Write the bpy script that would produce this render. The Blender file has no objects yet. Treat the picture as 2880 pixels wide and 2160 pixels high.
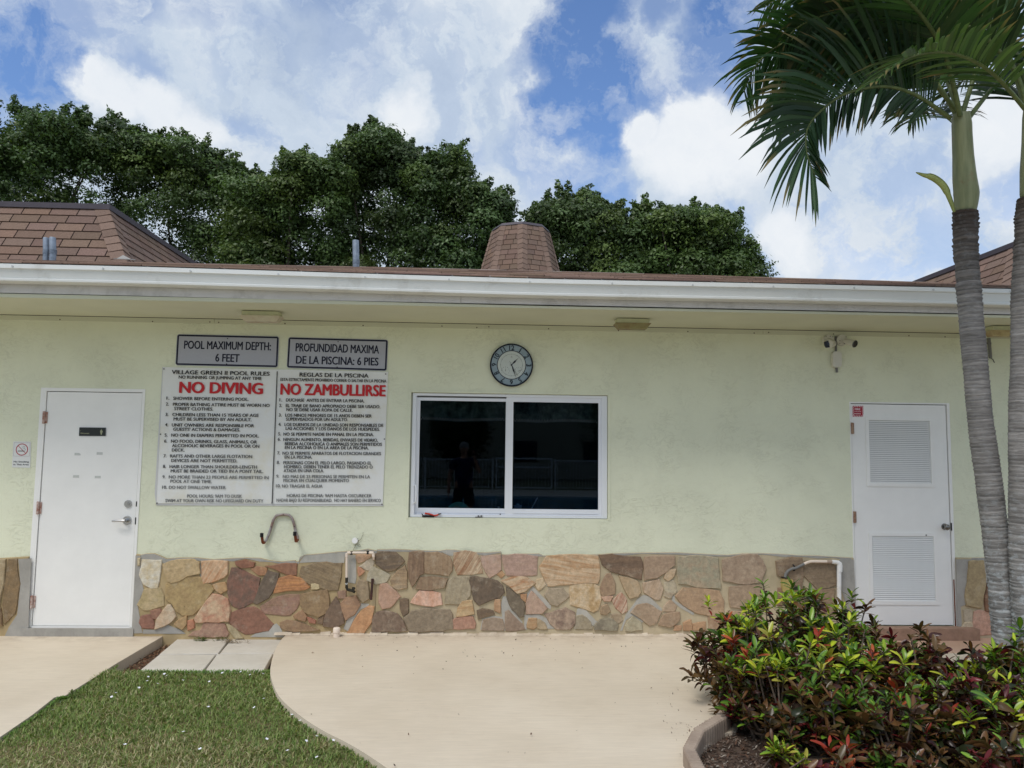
import bpy, math, random
import numpy as np
from mathutils import Vector, Matrix
rnd = random.Random(7)
S = bpy.context.scene
COL = S.collection
R = math.radians

# ------------------------------------------------------------------ camera
YAW, PITCH, ROLL, FPX, CAMZ, CAMD = R(2.412), R(5.0175), R(0.7265), 2163.0, 1.614, 6.977
cf = Vector((math.sin(YAW)*math.cos(PITCH), math.cos(YAW)*math.cos(PITCH), math.sin(PITCH)))
cr0 = Vector((math.cos(YAW), -math.sin(YAW), 0)); cu0 = cr0.cross(cf)
cr = cr0*math.cos(ROLL) + cu0*math.sin(ROLL); cu = -cr0*math.sin(ROLL) + cu0*math.cos(ROLL)
CAM = Vector((0, -CAMD, CAMZ))
cd = bpy.data.cameras.new('camera'); cam = bpy.data.objects.new('camera', cd); COL.objects.link(cam)
cd.sensor_fit = 'HORIZONTAL'; cd.sensor_width = 36.0; cd.lens = 36.0*FPX/2880.0; cd.clip_end = 2000; cd.clip_start = .02
cam.matrix_world = Matrix(((cr.x, cu.x, -cf.x, CAM.x), (cr.y, cu.y, -cf.y, CAM.y), (cr.z, cu.z, -cf.z, CAM.z), (0, 0, 0, 1)))
S.camera = cam

def ray(p):
    return (cf*FPX + cr*(p[0]-1440.0) - cu*(p[1]-1080.0)).normalized()
def onY(p, Y=0.0):
    d = ray(p); return CAM + d*((Y-CAM.y)/d.y)
def onZ(p, Z=0.0):
    d = ray(p); return CAM + d*((Z-CAM.z)/d.z)
# measured positions are read off enlargements of the photograph: (origin x, origin y, scale)
def zoomer(ox, oy, s):
    return lambda x, y: (ox+x/s, oy+y/s)
A1 = zoomer(0, 860, 1.6583); A2 = zoomer(420, 900, 3.0722); A3 = zoomer(1120, 900, 2.861); A4 = zoomer(2200, 880, 1.803)
A5 = zoomer(360, 1480, 2.9105); A6 = zoomer(1060, 1500, 3.95); A7 = zoomer(1560, 1500, 3.687); A8 = zoomer(1920, 1580, 2.304)
B7 = zoomer(700, 1400, 4.1477); B8 = zoomer(2280, 900, 10.37); B1 = zoomer(1900, 0, 1.9286)
D = lambda x, y: (x*1.30199, y*1.30199)

# ------------------------------------------------------------------ sky
SUN_EL, SUN_ROT = R(57), R(216)
w = bpy.data.worlds.new('World'); S.world = w; w.use_nodes = True
nt = w.node_tree; nt.nodes.clear()
def N(tree, typ, **kw):
    n = tree.nodes.new(typ)
    for k, v in kw.items(): setattr(n, k, v)
    return n
def L(tree, a, b): tree.links.new(a, b)
def M_(tree, op, a, b=None, c=None, clamp=False):
    n = N(tree, 'ShaderNodeMath', operation=op, use_clamp=clamp)
    for i, v in enumerate((a, b, c)):
        if v is None: continue
        if isinstance(v, (int, float)): n.inputs[i].default_value = v
        else: L(tree, v, n.inputs[i])
    return n.outputs[0]
def VM_(tree, op, a, b=None, sc=None):
    n = N(tree, 'ShaderNodeVectorMath', operation=op)
    for i, v in enumerate((a, b)):
        if v is None: continue
        if isinstance(v, (tuple, list, Vector)): n.inputs[i].default_value = tuple(v)
        else: L(tree, v, n.inputs[i])
    if sc is not None: n.inputs['Scale'].default_value = sc
    return n.outputs['Value'] if op in ('DISTANCE', 'LENGTH', 'DOT_PRODUCT') else n.outputs[0]
def RAMP(tree, fac, stops, interp='LINEAR'):
    n = N(tree, 'ShaderNodeValToRGB'); n.color_ramp.interpolation = interp
    e = n.color_ramp.elements
    while len(e) < len(stops): e.new(0.5)
    for i, (p, c) in enumerate(stops):
        e[i].position = p; e[i].color = (c, c, c, 1) if isinstance(c, (int, float)) else (*c[:3], 1)
    L(tree, fac, n.inputs[0]); return n.outputs[0]
def MIXC(tree, fac, a, b, mode='MIX'):
    n = N(tree, 'ShaderNodeMix', data_type='RGBA', blend_type=mode)
    for s, v in ((n.inputs[0], fac), (n.inputs[6], a), (n.inputs[7], b)):
        if isinstance(v, (int, float)): s.default_value = v
        elif isinstance(v, (tuple, list)): s.default_value = (*v[:3], 1)
        else: L(tree, v, s)
    return n.outputs[2]
def NOISE(tree, vec, scale, detail=4, rough=.5, dist=0.0, col=False):
    n = N(tree, 'ShaderNodeTexNoise'); n.inputs['Scale'].default_value = scale; n.inputs['Detail'].default_value = detail
    n.inputs['Roughness'].default_value = rough; n.inputs['Distortion'].default_value = dist
    if vec is not None: L(tree, vec, n.inputs['Vector'])
    return n.outputs['Color' if col else 'Fac']

tc = N(nt, 'ShaderNodeTexCoord'); vdir = VM_(nt, 'NORMALIZE', tc.outputs['Generated'])
sky = N(nt, 'ShaderNodeTexSky', sky_type='NISHITA', sun_disc=False)
sky.sun_elevation = SUN_EL; sky.sun_rotation = SUN_ROT; sky.altitude = 0; sky.air_density = 1.0; sky.dust_density = .6; sky.ozone_density = 2.0
# warp directions so that cloud rims are ragged
n1 = VM_(nt, 'SUBTRACT', NOISE(nt, vdir, 5.0, 6, .62, col=True), (.5, .5, .5))
n2 = VM_(nt, 'SUBTRACT', NOISE(nt, vdir, 22.0, 5, .65, col=True), (.5, .5, .5))
wv = VM_(nt, 'ADD', VM_(nt, 'ADD', vdir, VM_(nt, 'SCALE', n1, sc=.13)), VM_(nt, 'SCALE', n2, sc=.04))
# blue openings between the clouds: (px, py, radius px, depth)
holes = [(1300, 30, 90, .9), (1262, 110, 100, 1), (1250, 250, 85, .9), (1310, 200, 120, 1), (1330, 290, 90, .95), (1275, 400, 80, .8), (1310, 440, 60, .7), (1445, 240, 70, .8), (1180, 330, 85, .45),
         (1560, 110, 75, .8), (1590, 20, 90, .9), (1450, 20, 60, .7), (1540, 200, 60, .7), (60, 110, 105, 1), (25, 180, 70, .9), (120, 170, 80, .95), (0, 250, 60, .7), (300, 0, 80, .5), (240, 120, 70, .4), (480, 40, 60, .4),
         (330, 190, 55, .45), (500, 300, 60, .4), (1010, 330, 60, .35), (700, -60, 120, .5), (-120, 60, 150, .8), (1900, -60, 200, .7), (2500, 300, 260, .5), (1900, 430, 150, .30), (2060, 330, 110, .28), (2010, 560, 150, .34), (760, 60, 130, .32), (980, 200, 150, .16), (560, 120, 90, .25), (180, 60, 70, .55)]
acc = None
for (x, y, r, dp) in holes:
    d = ray(D(x, y)); rr = r*1.30199/FPX
    dist = VM_(nt, 'DISTANCE', wv, tuple(d))
    mr = N(nt, 'ShaderNodeMapRange', interpolation_type='SMOOTHSTEP')
    L(nt, dist, mr.inputs[0]); mr.inputs[1].default_value = rr*1.45; mr.inputs[2].default_value = rr*.45; mr.inputs[3].default_value = 0; mr.inputs[4].default_value = dp
    acc = mr.outputs[0] if acc is None else M_(nt, 'MAXIMUM', acc, mr.outputs[0])
# the rest of the sky: broken cloud of the same kind everywhere else
sep = N(nt, 'ShaderNodeSeparateXYZ'); L(nt, vdir, sep.inputs[0])
gen = RAMP(nt, NOISE(nt, VM_(nt, 'MULTIPLY', wv, (1, 1, 1.6)), 2.1, 6, .55), [(.40, 1.0), (.52, 0.0)])
ang = VM_(nt, 'DISTANCE', vdir, tuple(ray((1440, 700))))
outside = RAMP(nt, ang, [(.72, 0.0), (.98, .75)])
acc = M_(nt, 'MAXIMUM', acc, M_(nt, 'MULTIPLY', gen, outside))
cn1 = NOISE(nt, wv, 5.5, 9, .6, .25); cn2 = NOISE(nt, wv, 13.0, 7, .64, .4)
wisp = M_(nt, 'MULTIPLY', M_(nt, 'SUBTRACT', cn2, .46, clamp=True), 2.3)
veil = RAMP(nt, NOISE(nt, wv, 6.5, 7, .62, .4), [(.52, 0.0), (.70, .42)])
blue = M_(nt, 'MAXIMUM', M_(nt, 'SUBTRACT', acc, wisp, clamp=True), veil)
blue = M_(nt, 'MULTIPLY', blue, 1.12, clamp=True)
# bright cumulus heads
heads = [(215, 215, 45), (250, 250, 60), (340, 260, 60), (430, 290, 55), (1400, 320, 50), (1500, 290, 75), (1480, 370, 90), (1560, 350, 90), (1700, 530, 60), (2160, 260, 80), (870, 240, 60)]
hacc = None
for (x, y, r) in heads:
    d = ray(D(x, y)); rr = r*1.30199/FPX
    mr = N(nt, 'ShaderNodeMapRange', interpolation_type='SMOOTHSTEP')
    L(nt, VM_(nt, 'DISTANCE', wv, tuple(d)), mr.inputs[0]); mr.inputs[1].default_value = rr*1.3; mr.inputs[2].default_value = rr*.5; mr.inputs[3].default_value = 0; mr.inputs[4].default_value = 1
    hacc = mr.outputs[0] if hacc is None else M_(nt, 'MAXIMUM', hacc, mr.outputs[0])
blue = M_(nt, 'SUBTRACT', blue, M_(nt, 'MULTIPLY', hacc, .9), clamp=True)
shade = RAMP(nt, M_(nt, 'ADD', M_(nt, 'MULTIPLY', cn1, .75), M_(nt, 'MULTIPLY', cn2, .25)),
             [(.32, (3.6, 4.3, 5.3)), (.46, (4.4, 5.1, 6.0)), (.56, (5.3, 5.8, 6.4)), (.70, (6.4, 6.7, 7.0))])
shade = MIXC(nt, M_(nt, 'MULTIPLY', hacc, .6), shade, (7.3, 7.4, 7.5))
shade = MIXC(nt, 1.0, shade, (1, 1, 1), 'MULTIPLY')
bluecol = MIXC(nt, 1.0, sky.outputs[0], (.90, 1.05, 1.28), 'MULTIPLY')
fin = MIXC(nt, blue, shade, bluecol)
bg = N(nt, 'ShaderNodeBackground'); L(nt, fin, bg.inputs[0]); bg.inputs[1].default_value = .1
L(nt, bg.outputs[0], N(nt, 'ShaderNodeOutputWorld').inputs[0])

sd = bpy.data.lights.new('sun', 'SUN'); sun = bpy.data.objects.new('sun', sd); COL.objects.link(sun)
sd.energy = 1.5; sd.angle = R(24); sd.color = (1, .95, .88)
az = SUN_ROT  # rotation measured from +Y towards +X
sdir = Vector((math.sin(az)*math.cos(SUN_EL), math.cos(az)*math.cos(SUN_EL), math.sin(SUN_EL)))
sun.rotation_euler = sdir.to_track_quat('Z', 'Y').to_euler()
S.view_settings.view_transform = 'Standard'; S.view_settings.look = 'None'; S.view_settings.gamma = 1.0
S.view_settings.exposure = 0.40; S.view_settings.use_curve_mapping = False
S.cycles.max_bounces = 10; S.cycles.transparent_max_bounces = 16

# ------------------------------------------------------------------ materials
def lin(c):
    return tuple(((v/255)/12.92 if v/255 <= .04045 else ((v/255+.055)/1.055)**2.4) for v in c)
MATS = {}
def mat(name, rgb=(200, 200, 200), rough=.6, metal=0.0, var=0.0, vs=8.0, bump=0.0, bs=60.0, bd=.01, c2=None, spec=.35, attr=None, sub=0.0, stain=None):
    """rgb in sRGB; c2: second colour mixed in by a noise of scale vs; stain: (rgb, scale, lo, hi)"""
    if name in MATS: return MATS[name]
    m = bpy.data.materials.new(name); m.use_nodes = True; t = m.node_tree
    p = t.nodes['Principled BSDF']; p.inputs['Roughness'].default_value = rough; p.inputs['Metallic'].default_value = metal
    p.inputs['Specular IOR Level'].default_value = spec
    tcx = N(t, 'ShaderNodeTexCoord').outputs['Object']
    base = lin(rgb)
    col = None
    if attr:
        a = N(t, 'ShaderNodeAttribute', attribute_name=attr); col = a.outputs['Color']
    if c2 is not None:
        f = RAMP(t, NOISE(t, tcx, vs, 5, .6), [(.35, 0.0), (.65, 1.0)])
        col = MIXC(t, f, col if col is not None else base, lin(c2))
    if var > 0:
        f = RAMP(t, NOISE(t, tcx, vs*1.7, 6, .65), [(.3, 1-var), (.7, 1+var)])
        col = MIXC(t, 1.0, col if col is not None else base, f, 'MULTIPLY')
    if stain:
        f = RAMP(t, NOISE(t, tcx, stain[1], 7, .7), [(stain[2], 0.0), (stain[3], 1.0)])
        col = MIXC(t, f, col if col is not None else base, lin(stain[0]))
    if col is None: p.inputs['Base Color'].default_value = (*base, 1)
    else: L(t, col, p.inputs['Base Color'])
    if bump > 0:
        b = N(t, 'ShaderNodeBump'); b.inputs['Strength'].default_value = bump; b.inputs['Distance'].default_value = bd
        L(t, NOISE(t, tcx, bs, 5, .6), b.inputs['Height']); L(t, b.outputs[0], p.inputs['Normal'])
    MATS[name] = m
    return m

def stucco_mat(name, rgb, strength=.55):
    m = bpy.data.materials.new(name); m.use_nodes = True; t = m.node_tree; p = t.nodes['Principled BSDF']
    p.inputs['Roughness'].default_value = .85; p.inputs['Specular IOR Level'].default_value = .2
    o = N(t, 'ShaderNodeTexCoord').outputs['Object']
    # trowelled skip texture: patches of smooth plaster with curled edges
    a = NOISE(t, VM_(t, 'MULTIPLY', o, (1, 1, 1.5)), 9.0, 5, .55, 1.6)
    ridge = M_(t, 'ABSOLUTE', M_(t, 'SUBTRACT', a, .5))
    ridge = RAMP(t, ridge, [(0.0, 1.0), (.025, .25), (.07, 0.0)])
    patch = RAMP(t, NOISE(t, o, 3.2, 4, .6), [(.42, 0.0), (.60, 1.0)])
    ridge = M_(t, 'MULTIPLY', ridge, patch)
    step = RAMP(t, NOISE(t, o, 14.0, 3, .5, .8), [(.48, 0.0), (.53, 1.0)])
    fine = NOISE(t, o, 120.0, 4, .6)
    h = M_(t, 'ADD', M_(t, 'ADD', M_(t, 'MULTIPLY', ridge, .9), M_(t, 'MULTIPLY', step, .35)), M_(t, 'MULTIPLY', fine, .22))
    b = N(t, 'ShaderNodeBump'); b.inputs['Strength'].default_value = strength; b.inputs['Distance'].default_value = .004
    L(t, h, b.inputs['Height']); L(t, b.outputs[0], p.inputs['Normal'])
    c = MIXC(t, 1.0, lin(rgb), RAMP(t, NOISE(t, o, 1.3, 6, .6), [(.3, .90), (.7, 1.03)]), 'MULTIPLY')
    c = MIXC(t, RAMP(t, NOISE(t, o, 2.6, 7, .75), [(.60, 0.0), (.85, .2)]), c, lin((176, 176, 142)))
    c = MIXC(t, M_(t, 'MULTIPLY', ridge, .13), c, lin((130, 128, 100)))
    L(t, c, p.inputs['Base Color'])
    return m

def stone_mat():
    m = bpy.data.materials.new('flagstone'); m.use_nodes = True; t = m.node_tree; p = t.nodes['Principled BSDF']
    p.inputs['Roughness'].default_value = .72; p.inputs['Specular IOR Level'].default_value = .3
    o = N(t, 'ShaderNodeTexCoord').outputs['Object']
    ca = N(t, 'ShaderNodeAttribute', attribute_name='cola').outputs['Color']
    cb = N(t, 'ShaderNodeAttribute', attribute_name='colb').outputs['Color']
    pr = N(t, 'ShaderNodeSeparateXYZ'); L(t, N(t, 'ShaderNodeAttribute', attribute_name='prm').outputs['Vector'], pr.inputs[0])
    ang, band, seed = pr.outputs[0], pr.outputs[1], pr.outputs[2]
    rot = N(t, 'ShaderNodeVectorRotate', rotation_type='Y_AXIS'); L(t, o, rot.inputs['Vector']); L(t, ang, rot.inputs['Angle'])
    off = N(t, 'ShaderNodeCombineXYZ'); L(t, seed, off.inputs[0]); L(t, seed, off.inputs[2])
    v = VM_(t, 'ADD', rot.outputs[0], off.outputs[0])
    st = NOISE(t, VM_(t, 'MULTIPLY', v, (3.0, 8, 34)), 1.0, 5, .6, .6)
    bl = NOISE(t, v, 11.0, 6, .65, .4)
    fs = N(t, 'ShaderNodeMix', data_type='FLOAT'); L(t, band, fs.inputs[0]); L(t, bl, fs.inputs[2]); L(t, st, fs.inputs[3])
    f = RAMP(t, fs.outputs[0], [(.40, 0.0), (.60, 1.0)])
    c = MIXC(t, f, ca, cb)
    c = MIXC(t, 1.0, c, RAMP(t, NOISE(t, v, 38.0, 6, .7), [(.28, .72), (.72, 1.22)]), 'MULTIPLY')
    c = MIXC(t, RAMP(t, NOISE(t, v, 6.5, 7, .75), [(.55, 0.0), (.72, .55)]), c, lin((198, 186, 164)))
    c = MIXC(t, RAMP(t, NOISE(t, v, 24.0, 4, .7), [(.66, 0.0), (.74, .45)]), c, lin((70, 58, 46)))
    L(t, c, p.inputs['Base Color'])
    b = N(t, 'ShaderNodeBump'); b.inputs['Strength'].default_value = .6; b.inputs['Distance'].default_value = .01
    L(t, M_(t, 'ADD', fs.outputs[0], M_(t, 'MULTIPLY', NOISE(t, v, 60, 5, .7), .4)), b.inputs['Height']); L(t, b.outputs[0], p.inputs['Normal'])
    return m

def concrete_mat(name, rgb, c2, rgh=.85, sc=1.0, dark=(150, 130, 108), crack=False):
    m = bpy.data.materials.new(name); m.use_nodes = True; t = m.node_tree; p = t.nodes['Principled BSDF']
    p.inputs['Roughness'].default_value = rgh; p.inputs['Specular IOR Level'].default_value = .25
    o = N(t, 'ShaderNodeTexCoord').outputs['Object']
    c = MIXC(t, RAMP(t, NOISE(t, o, 1.1*sc, 6, .6), [(.35, 0.0), (.65, 1.0)]), lin(rgb), lin(c2))
    # broom / trowel marks
    c = MIXC(t, 1.0, c, RAMP(t, NOISE(t, VM_(t, 'MULTIPLY', o, (6*sc, 60*sc, 6)), 1.0, 4, .6, .8), [(.35, .95), (.65, 1.03)]), 'MULTIPLY')
    c = MIXC(t, RAMP(t, NOISE(t, o, 3.1*sc, 8, .72), [(.54, 0.0), (.80, .38)]), c, lin(dark))
    c = MIXC(t, RAMP(t, NOISE(t, o, 90, 3, .6), [(.70, 0.0), (.76, .5)]), c, lin(dark))
    if crack:      # faint rust and tyre-like scuffs instead of clean lines, small pits
        c = MIXC(t, RAMP(t, NOISE(t, VM_(t, 'MULTIPLY', o, (1.2, 7, 1)), 2.0, 8, .75, 1.2), [(.60, 0.0), (.78, .35)]), c, lin((176, 150, 126)))
        yy = N(t, 'ShaderNodeSeparateXYZ'); L(t, o, yy.inputs[0])      # dirt gathered along the wall foot
        edge_ = RAMP(t, M_(t, 'ADD', yy.outputs[1], 1.0), [(.70, 0.0), (.99, .8)])
        c = MIXC(t, M_(t, 'MULTIPLY', edge_, RAMP(t, NOISE(t, o, 7, 7, .7), [(.42, 0.0), (.68, .8)])), c, lin((150, 130, 110)))
        c = MIXC(t, RAMP(t, NOISE(t, o, 34, 3, .6), [(.735, 0.0), (.76, .5)]), c, lin((150, 130, 112)))
    L(t, c, p.inputs['Base Color'])
    b = N(t, 'ShaderNodeBump'); b.inputs['Strength'].default_value = .35; b.inputs['Distance'].default_value = .004
    L(t, NOISE(t, o, 130, 5, .7), b.inputs['Height']); L(t, b.outputs[0], p.inputs['Normal'])
    return m

def leaf_mat(name, rough=.5, trans=.18, attr='col'):
    m = bpy.data.materials.new(name); m.use_nodes = True; t = m.node_tree; p = t.nodes['Principled BSDF']
    p.inputs['Roughness'].default_value = rough; p.inputs['Specular IOR Level'].default_value = .35
    a = N(t, 'ShaderNodeAttribute', attribute_name=attr).outputs['Color']
    L(t, a, p.inputs['Base Color'])
    tr = N(t, 'ShaderNodeBsdfTranslucent'); L(t, MIXC(t, 1.0, a, (1.3, 1.5, .6), 'MULTIPLY'), tr.inputs[0])
    mx = N(t, 'ShaderNodeMixShader'); mx.inputs[0].default_value = trans
    L(t, p.outputs[0], mx.inputs[1]); L(t, tr.outputs[0], mx.inputs[2]); L(t, mx.outputs[0], t.nodes['Material Output'].inputs[0])
    return m

# ------------------------------------------------------------------ objects
WL = {}
def empty(name, loc, label=None, cat=None, group=None):
    o = bpy.data.objects.new(name, None); o.empty_display_size = .1; o.location = loc; COL.objects.link(o); WL[o] = Vector(loc)
    tag(o, label, cat, group); return o
def tag(o, label=None, cat=None, group=None, kind=None):
    if label: o['label'] = label
    if cat: o['category'] = cat
    if group: o['group'] = group
    if kind: o['kind'] = kind
    return o
def link(name, me, parent=None, loc=(0, 0, 0)):
    o = bpy.data.objects.new(name, me); COL.objects.link(o)
    WL[o] = Vector(loc)
    if parent is not None:
        o.parent = parent; o.location = Vector(loc)-WL[parent]
    else: o.location = loc
    return o
class MB:
    def __init__(s): s.v = []; s.f = []; s.sm = []
    def add(s, vs, fs, smooth=False):
        b = len(s.v); s.v += [tuple(v) for v in vs]; s.f += [tuple(i+b for i in f) for f in fs]; s.sm += [smooth]*len(fs); return s
    def box(s, a, b):
        (x0, y0, z0), (x1, y1, z1) = a, b
        return s.add([(x0, y0, z0), (x1, y0, z0), (x1, y1, z0), (x0, y1, z0), (x0, y0, z1), (x1, y0, z1), (x1, y1, z1), (x0, y1, z1)],
                     [(0, 3, 2, 1), (4, 5, 6, 7), (0, 1, 5, 4), (1, 2, 6, 5), (2, 3, 7, 6), (3, 0, 4, 7)])
    def prism(s, pts, off):
        """polygon (list of 3D points) extruded by off"""
        n = len(pts); off = Vector(off); P = [Vector(p) for p in pts]
        return s.add(P+[p+off for p in P], [tuple(range(n)), tuple(range(2*n-1, n-1, -1))]+[(i, i+n, (i+1) % n+n, (i+1) % n) for i in range(n)])
    def bevel(s, pts, off, inset, depth):
        """polygon in the XZ plane, front at +off, with a chamfered rim"""
        n = len(pts); P = [Vector(p) for p in pts]; c = sum(P, Vector())/n; off = Vector(off)
        r2 = [p+(c-p).normalized()*min(inset, (c-p).length*.4)+off for p in P]; r1 = [p+off*depth for p in P]
        fs = [tuple(range(2*n, 3*n))]
        for i in range(n):
            j = (i+1) % n; fs += [(i, j, j+n, i+n), (i+n, j+n, j+2*n, i+2*n)]
        return s.add(P+r1+r2, fs)
    def tube(s, pts, r, n=8, cap=True, smooth=True):
        P = [Vector(p) for p in pts]; rs = r if isinstance(r, (list, tuple)) else [r]*len(P)
        up = Vector((0, 0, 1)); rings = []
        prev = None
        for i, p in enumerate(P):
            t = (P[min(i+1, len(P)-1)]-P[max(i-1, 0)]).normalized()
            if prev is None:
                a = t.cross(up) if abs(t.z) < .9 else t.cross(Vector((0, 1, 0)))
            else: a = prev-t*prev.dot(t)
            a.normalize(); b = t.cross(a); prev = a
            rings.append([p+(a*math.cos(2*math.pi*k/n)+b*math.sin(2*math.pi*k/n))*rs[i] for k in range(n)])
        vs = [q for g in rings for q in g]; fs = []
        for i in range(len(P)-1):
            for k in range(n):
                fs.append((i*n+k, i*n+(k+1) % n, (i+1)*n+(k+1) % n, (i+1)*n+k))
        s.add(vs, fs, smooth)
        if cap: s.add(rings[0], [tuple(range(n-1, -1, -1))]); s.add(rings[-1], [tuple(range(n))])
        return s
    def disc(s, c, nrm, r, th, n=24, r2=None):
        """disc (or ring-less cylinder) centred at c, facing nrm, thickness th backwards"""
        nrm = Vector(nrm).normalized(); a = nrm.orthogonal().normalized(); b = nrm.cross(a); c = Vector(c)
        r2 = r if r2 is None else r2
        f = [c+(a*math.cos(2*math.pi*k/n)+b*math.sin(2*math.pi*k/n))*r2 for k in range(n)]
        g = [c-nrm*th+(a*math.cos(2*math.pi*k/n)+b*math.sin(2*math.pi*k/n))*r for k in range(n)]
        return s.add(f+g, [tuple(range(n)), tuple(range(2*n-1, n-1, -1))]+[(k, k+n, (k+1) % n+n, (k+1) % n) for k in range(n)])
    def ring(s, c, nrm, r0, r1, th, n=40):
        nrm = Vector(nrm).normalized(); a = nrm.orthogonal().normalized(); b = nrm.cross(a); c = Vector(c)
        vs = []
        for k in range(n):
            u = a*math.cos(2*math.pi*k/n)+b*math.sin(2*math.pi*k/n)
            vs += [c+u*r0, c+u*r1, c+u*r1-nrm*th, c+u*r0-nrm*th]
        fs = []
        for k in range(n):
            j = (k+1) % n
            for q in range(4): fs.append((k*4+q, k*4+(q+1) % 4, j*4+(q+1) % 4, j*4+q))
        return s.add(vs, fs, False)
    def ball(s, c, r, nu=14, nv=9, sc=(1, 1, 1)):
        vs = []; fs = []
        for i in range(nv+1):
            th = math.pi*i/nv
            for k in range(nu):
                ph = 2*math.pi*k/nu; vs.append((c[0]+r*sc[0]*math.sin(th)*math.cos(ph), c[1]+r*sc[1]*math.sin(th)*math.sin(ph), c[2]+r*sc[2]*math.cos(th)))
        for i in range(nv):
            for k in range(nu): fs.append((i*nu+k, i*nu+(k+1) % nu, (i+1)*nu+(k+1) % nu, (i+1)*nu+k))
        return s.add(vs, fs, True)
    def mesh(s, name, m, org=(0, 0, 0)):
        me = bpy.data.meshes.new(name); o = Vector(org)
        me.from_pydata([tuple(Vector(v)-o) for v in s.v], [], s.f); me.polygons.foreach_set('use_smooth', s.sm)
        if m: me.materials.append(m)
        me.update(); return me
    def build(s, name, m, parent=None, org=None):
        if org is None: org = WL[parent] if parent is not None else (0, 0, 0)
        return link(name, s.mesh(name, m, org), parent, org)

def np_mesh(name, V, F, mats, col=None, smooth=False, colname='col', attrs=None):
    """V (n,3); F (m,k) constant k; col (n,3)"""
    me = bpy.data.meshes.new(name); V = np.asarray(V, dtype=np.float32); F = np.asarray(F, dtype=np.int32); k = F.shape[1]
    me.vertices.add(len(V)); me.vertices.foreach_set('co', V.ravel())
    me.loops.add(F.size); me.loops.foreach_set('vertex_index', F.ravel())
    me.polygons.add(len(F)); me.polygons.foreach_set('loop_start', np.arange(0, F.size, k, dtype=np.int32)); me.polygons.foreach_set('loop_total', np.full(len(F), k, dtype=np.int32))
    if smooth: me.polygons.foreach_set('use_smooth', np.ones(len(F), dtype=bool))
    me.update(calc_edges=True)
    if col is not None:
        a = me.attributes.new(colname, 'FLOAT_COLOR', 'POINT'); c4 = np.ones((len(V), 4), dtype=np.float32); c4[:, :3] = col; a.data.foreach_set('color', c4.ravel())
    for m in (mats if isinstance(mats, list) else [mats]): me.materials.append(m)
    return me
def setcol(me, name, c):
    a = me.attributes.new(name, 'FLOAT_COLOR', 'POINT'); a.data.foreach_set('color', list((*c, 1.0))*len(me.vertices))
def setvec(me, name, c):
    a = me.attributes.new(name, 'FLOAT_VECTOR', 'POINT'); a.data.foreach_set('vector', list(c)*len(me.vertices))
# ------------------------------------------------------------------ shared materials
paint = (224, 231, 196)
STU = stucco_mat('stucco', (232, 235, 210), .5)
SOF = mat('soffit_paint', (208, 209, 186), .8, var=.04, vs=1.5, bump=.15, bs=30, bd=.003)
WHT = mat('white_paint', (242, 242, 239), .42, var=.035, vs=2.0, bump=.05, bs=25, bd=.002, spec=.4, stain=((205, 200, 190), 2.2, .66, .9))
GUT = mat('gutter_white', (226, 228, 226), .5, var=.05, vs=1.2, stain=((168, 165, 155), 2.5, .55, .9))
FAS = mat('fascia_white', (212, 210, 208), .6, var=.06, vs=1.6, stain=((150, 147, 142), 3, .5, .85))
VIN = mat('white_vinyl', (232, 235, 240), .35, var=.02, vs=3)
BLK = mat('black_matte', (22, 22, 26), .5)
NAVY = mat('sign_navy', (26, 27, 48), .5)
MTL = mat('brushed_nickel', (190, 190, 190), .28, metal=1.0)
GALV = mat('galvanised_steel', (150, 160, 172), .45, metal=.55, var=.2, vs=9, stain=((95, 105, 120), 8, .5, .8))
RUST = mat('rust', (120, 66, 42), .85, var=.3, vs=30, bump=.3, bs=90, bd=.002)
GRYM = mat('grey_conduit', (120, 120, 118), .6, var=.1, vs=20)
GAP = mat('dark_gap', (24, 24, 22), .9)
MORT = concrete_mat('mortar', (184, 170, 142), (162, 150, 122), sc=3.0, dark=(120, 112, 95))
_t = MORT.node_tree; _p = _t.nodes['Principled BSDF']; _src = _p.inputs['Base Color'].links[0].from_socket; _x = N(_t, 'ShaderNodeSeparateXYZ'); L(_t, N(_t, 'ShaderNodeTexCoord').outputs['Object'], _x.inputs[0])
# the pointing left of the window was redone in an ochre mix, the rest is greyer
L(_t, MIXC(_t, RAMP(_t, M_(_t, 'ADD', M_(_t, 'MULTIPLY', _x.outputs[0], .2), .5), [(.25, 1.0), (.42, 0.0)]), MIXC(_t, 1.0, _src, (1.22, 1.22, 1.24), 'MULTIPLY'), MIXC(_t, 1.0, _src, (1.08, .98, .82), 'MULTIPLY')), _p.inputs['Base Color'])
CEM = concrete_mat('grey_cement', (158, 155, 148), (174, 171, 164), sc=4.0, dark=(112, 112, 108))
SMEAR = concrete_mat('cement_smear', (170, 168, 160), (188, 184, 174), sc=6.0, dark=(124, 128, 130))
STONE = stone_mat()

G = -0.10        # level of soil and lawn beside the slabs
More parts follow.
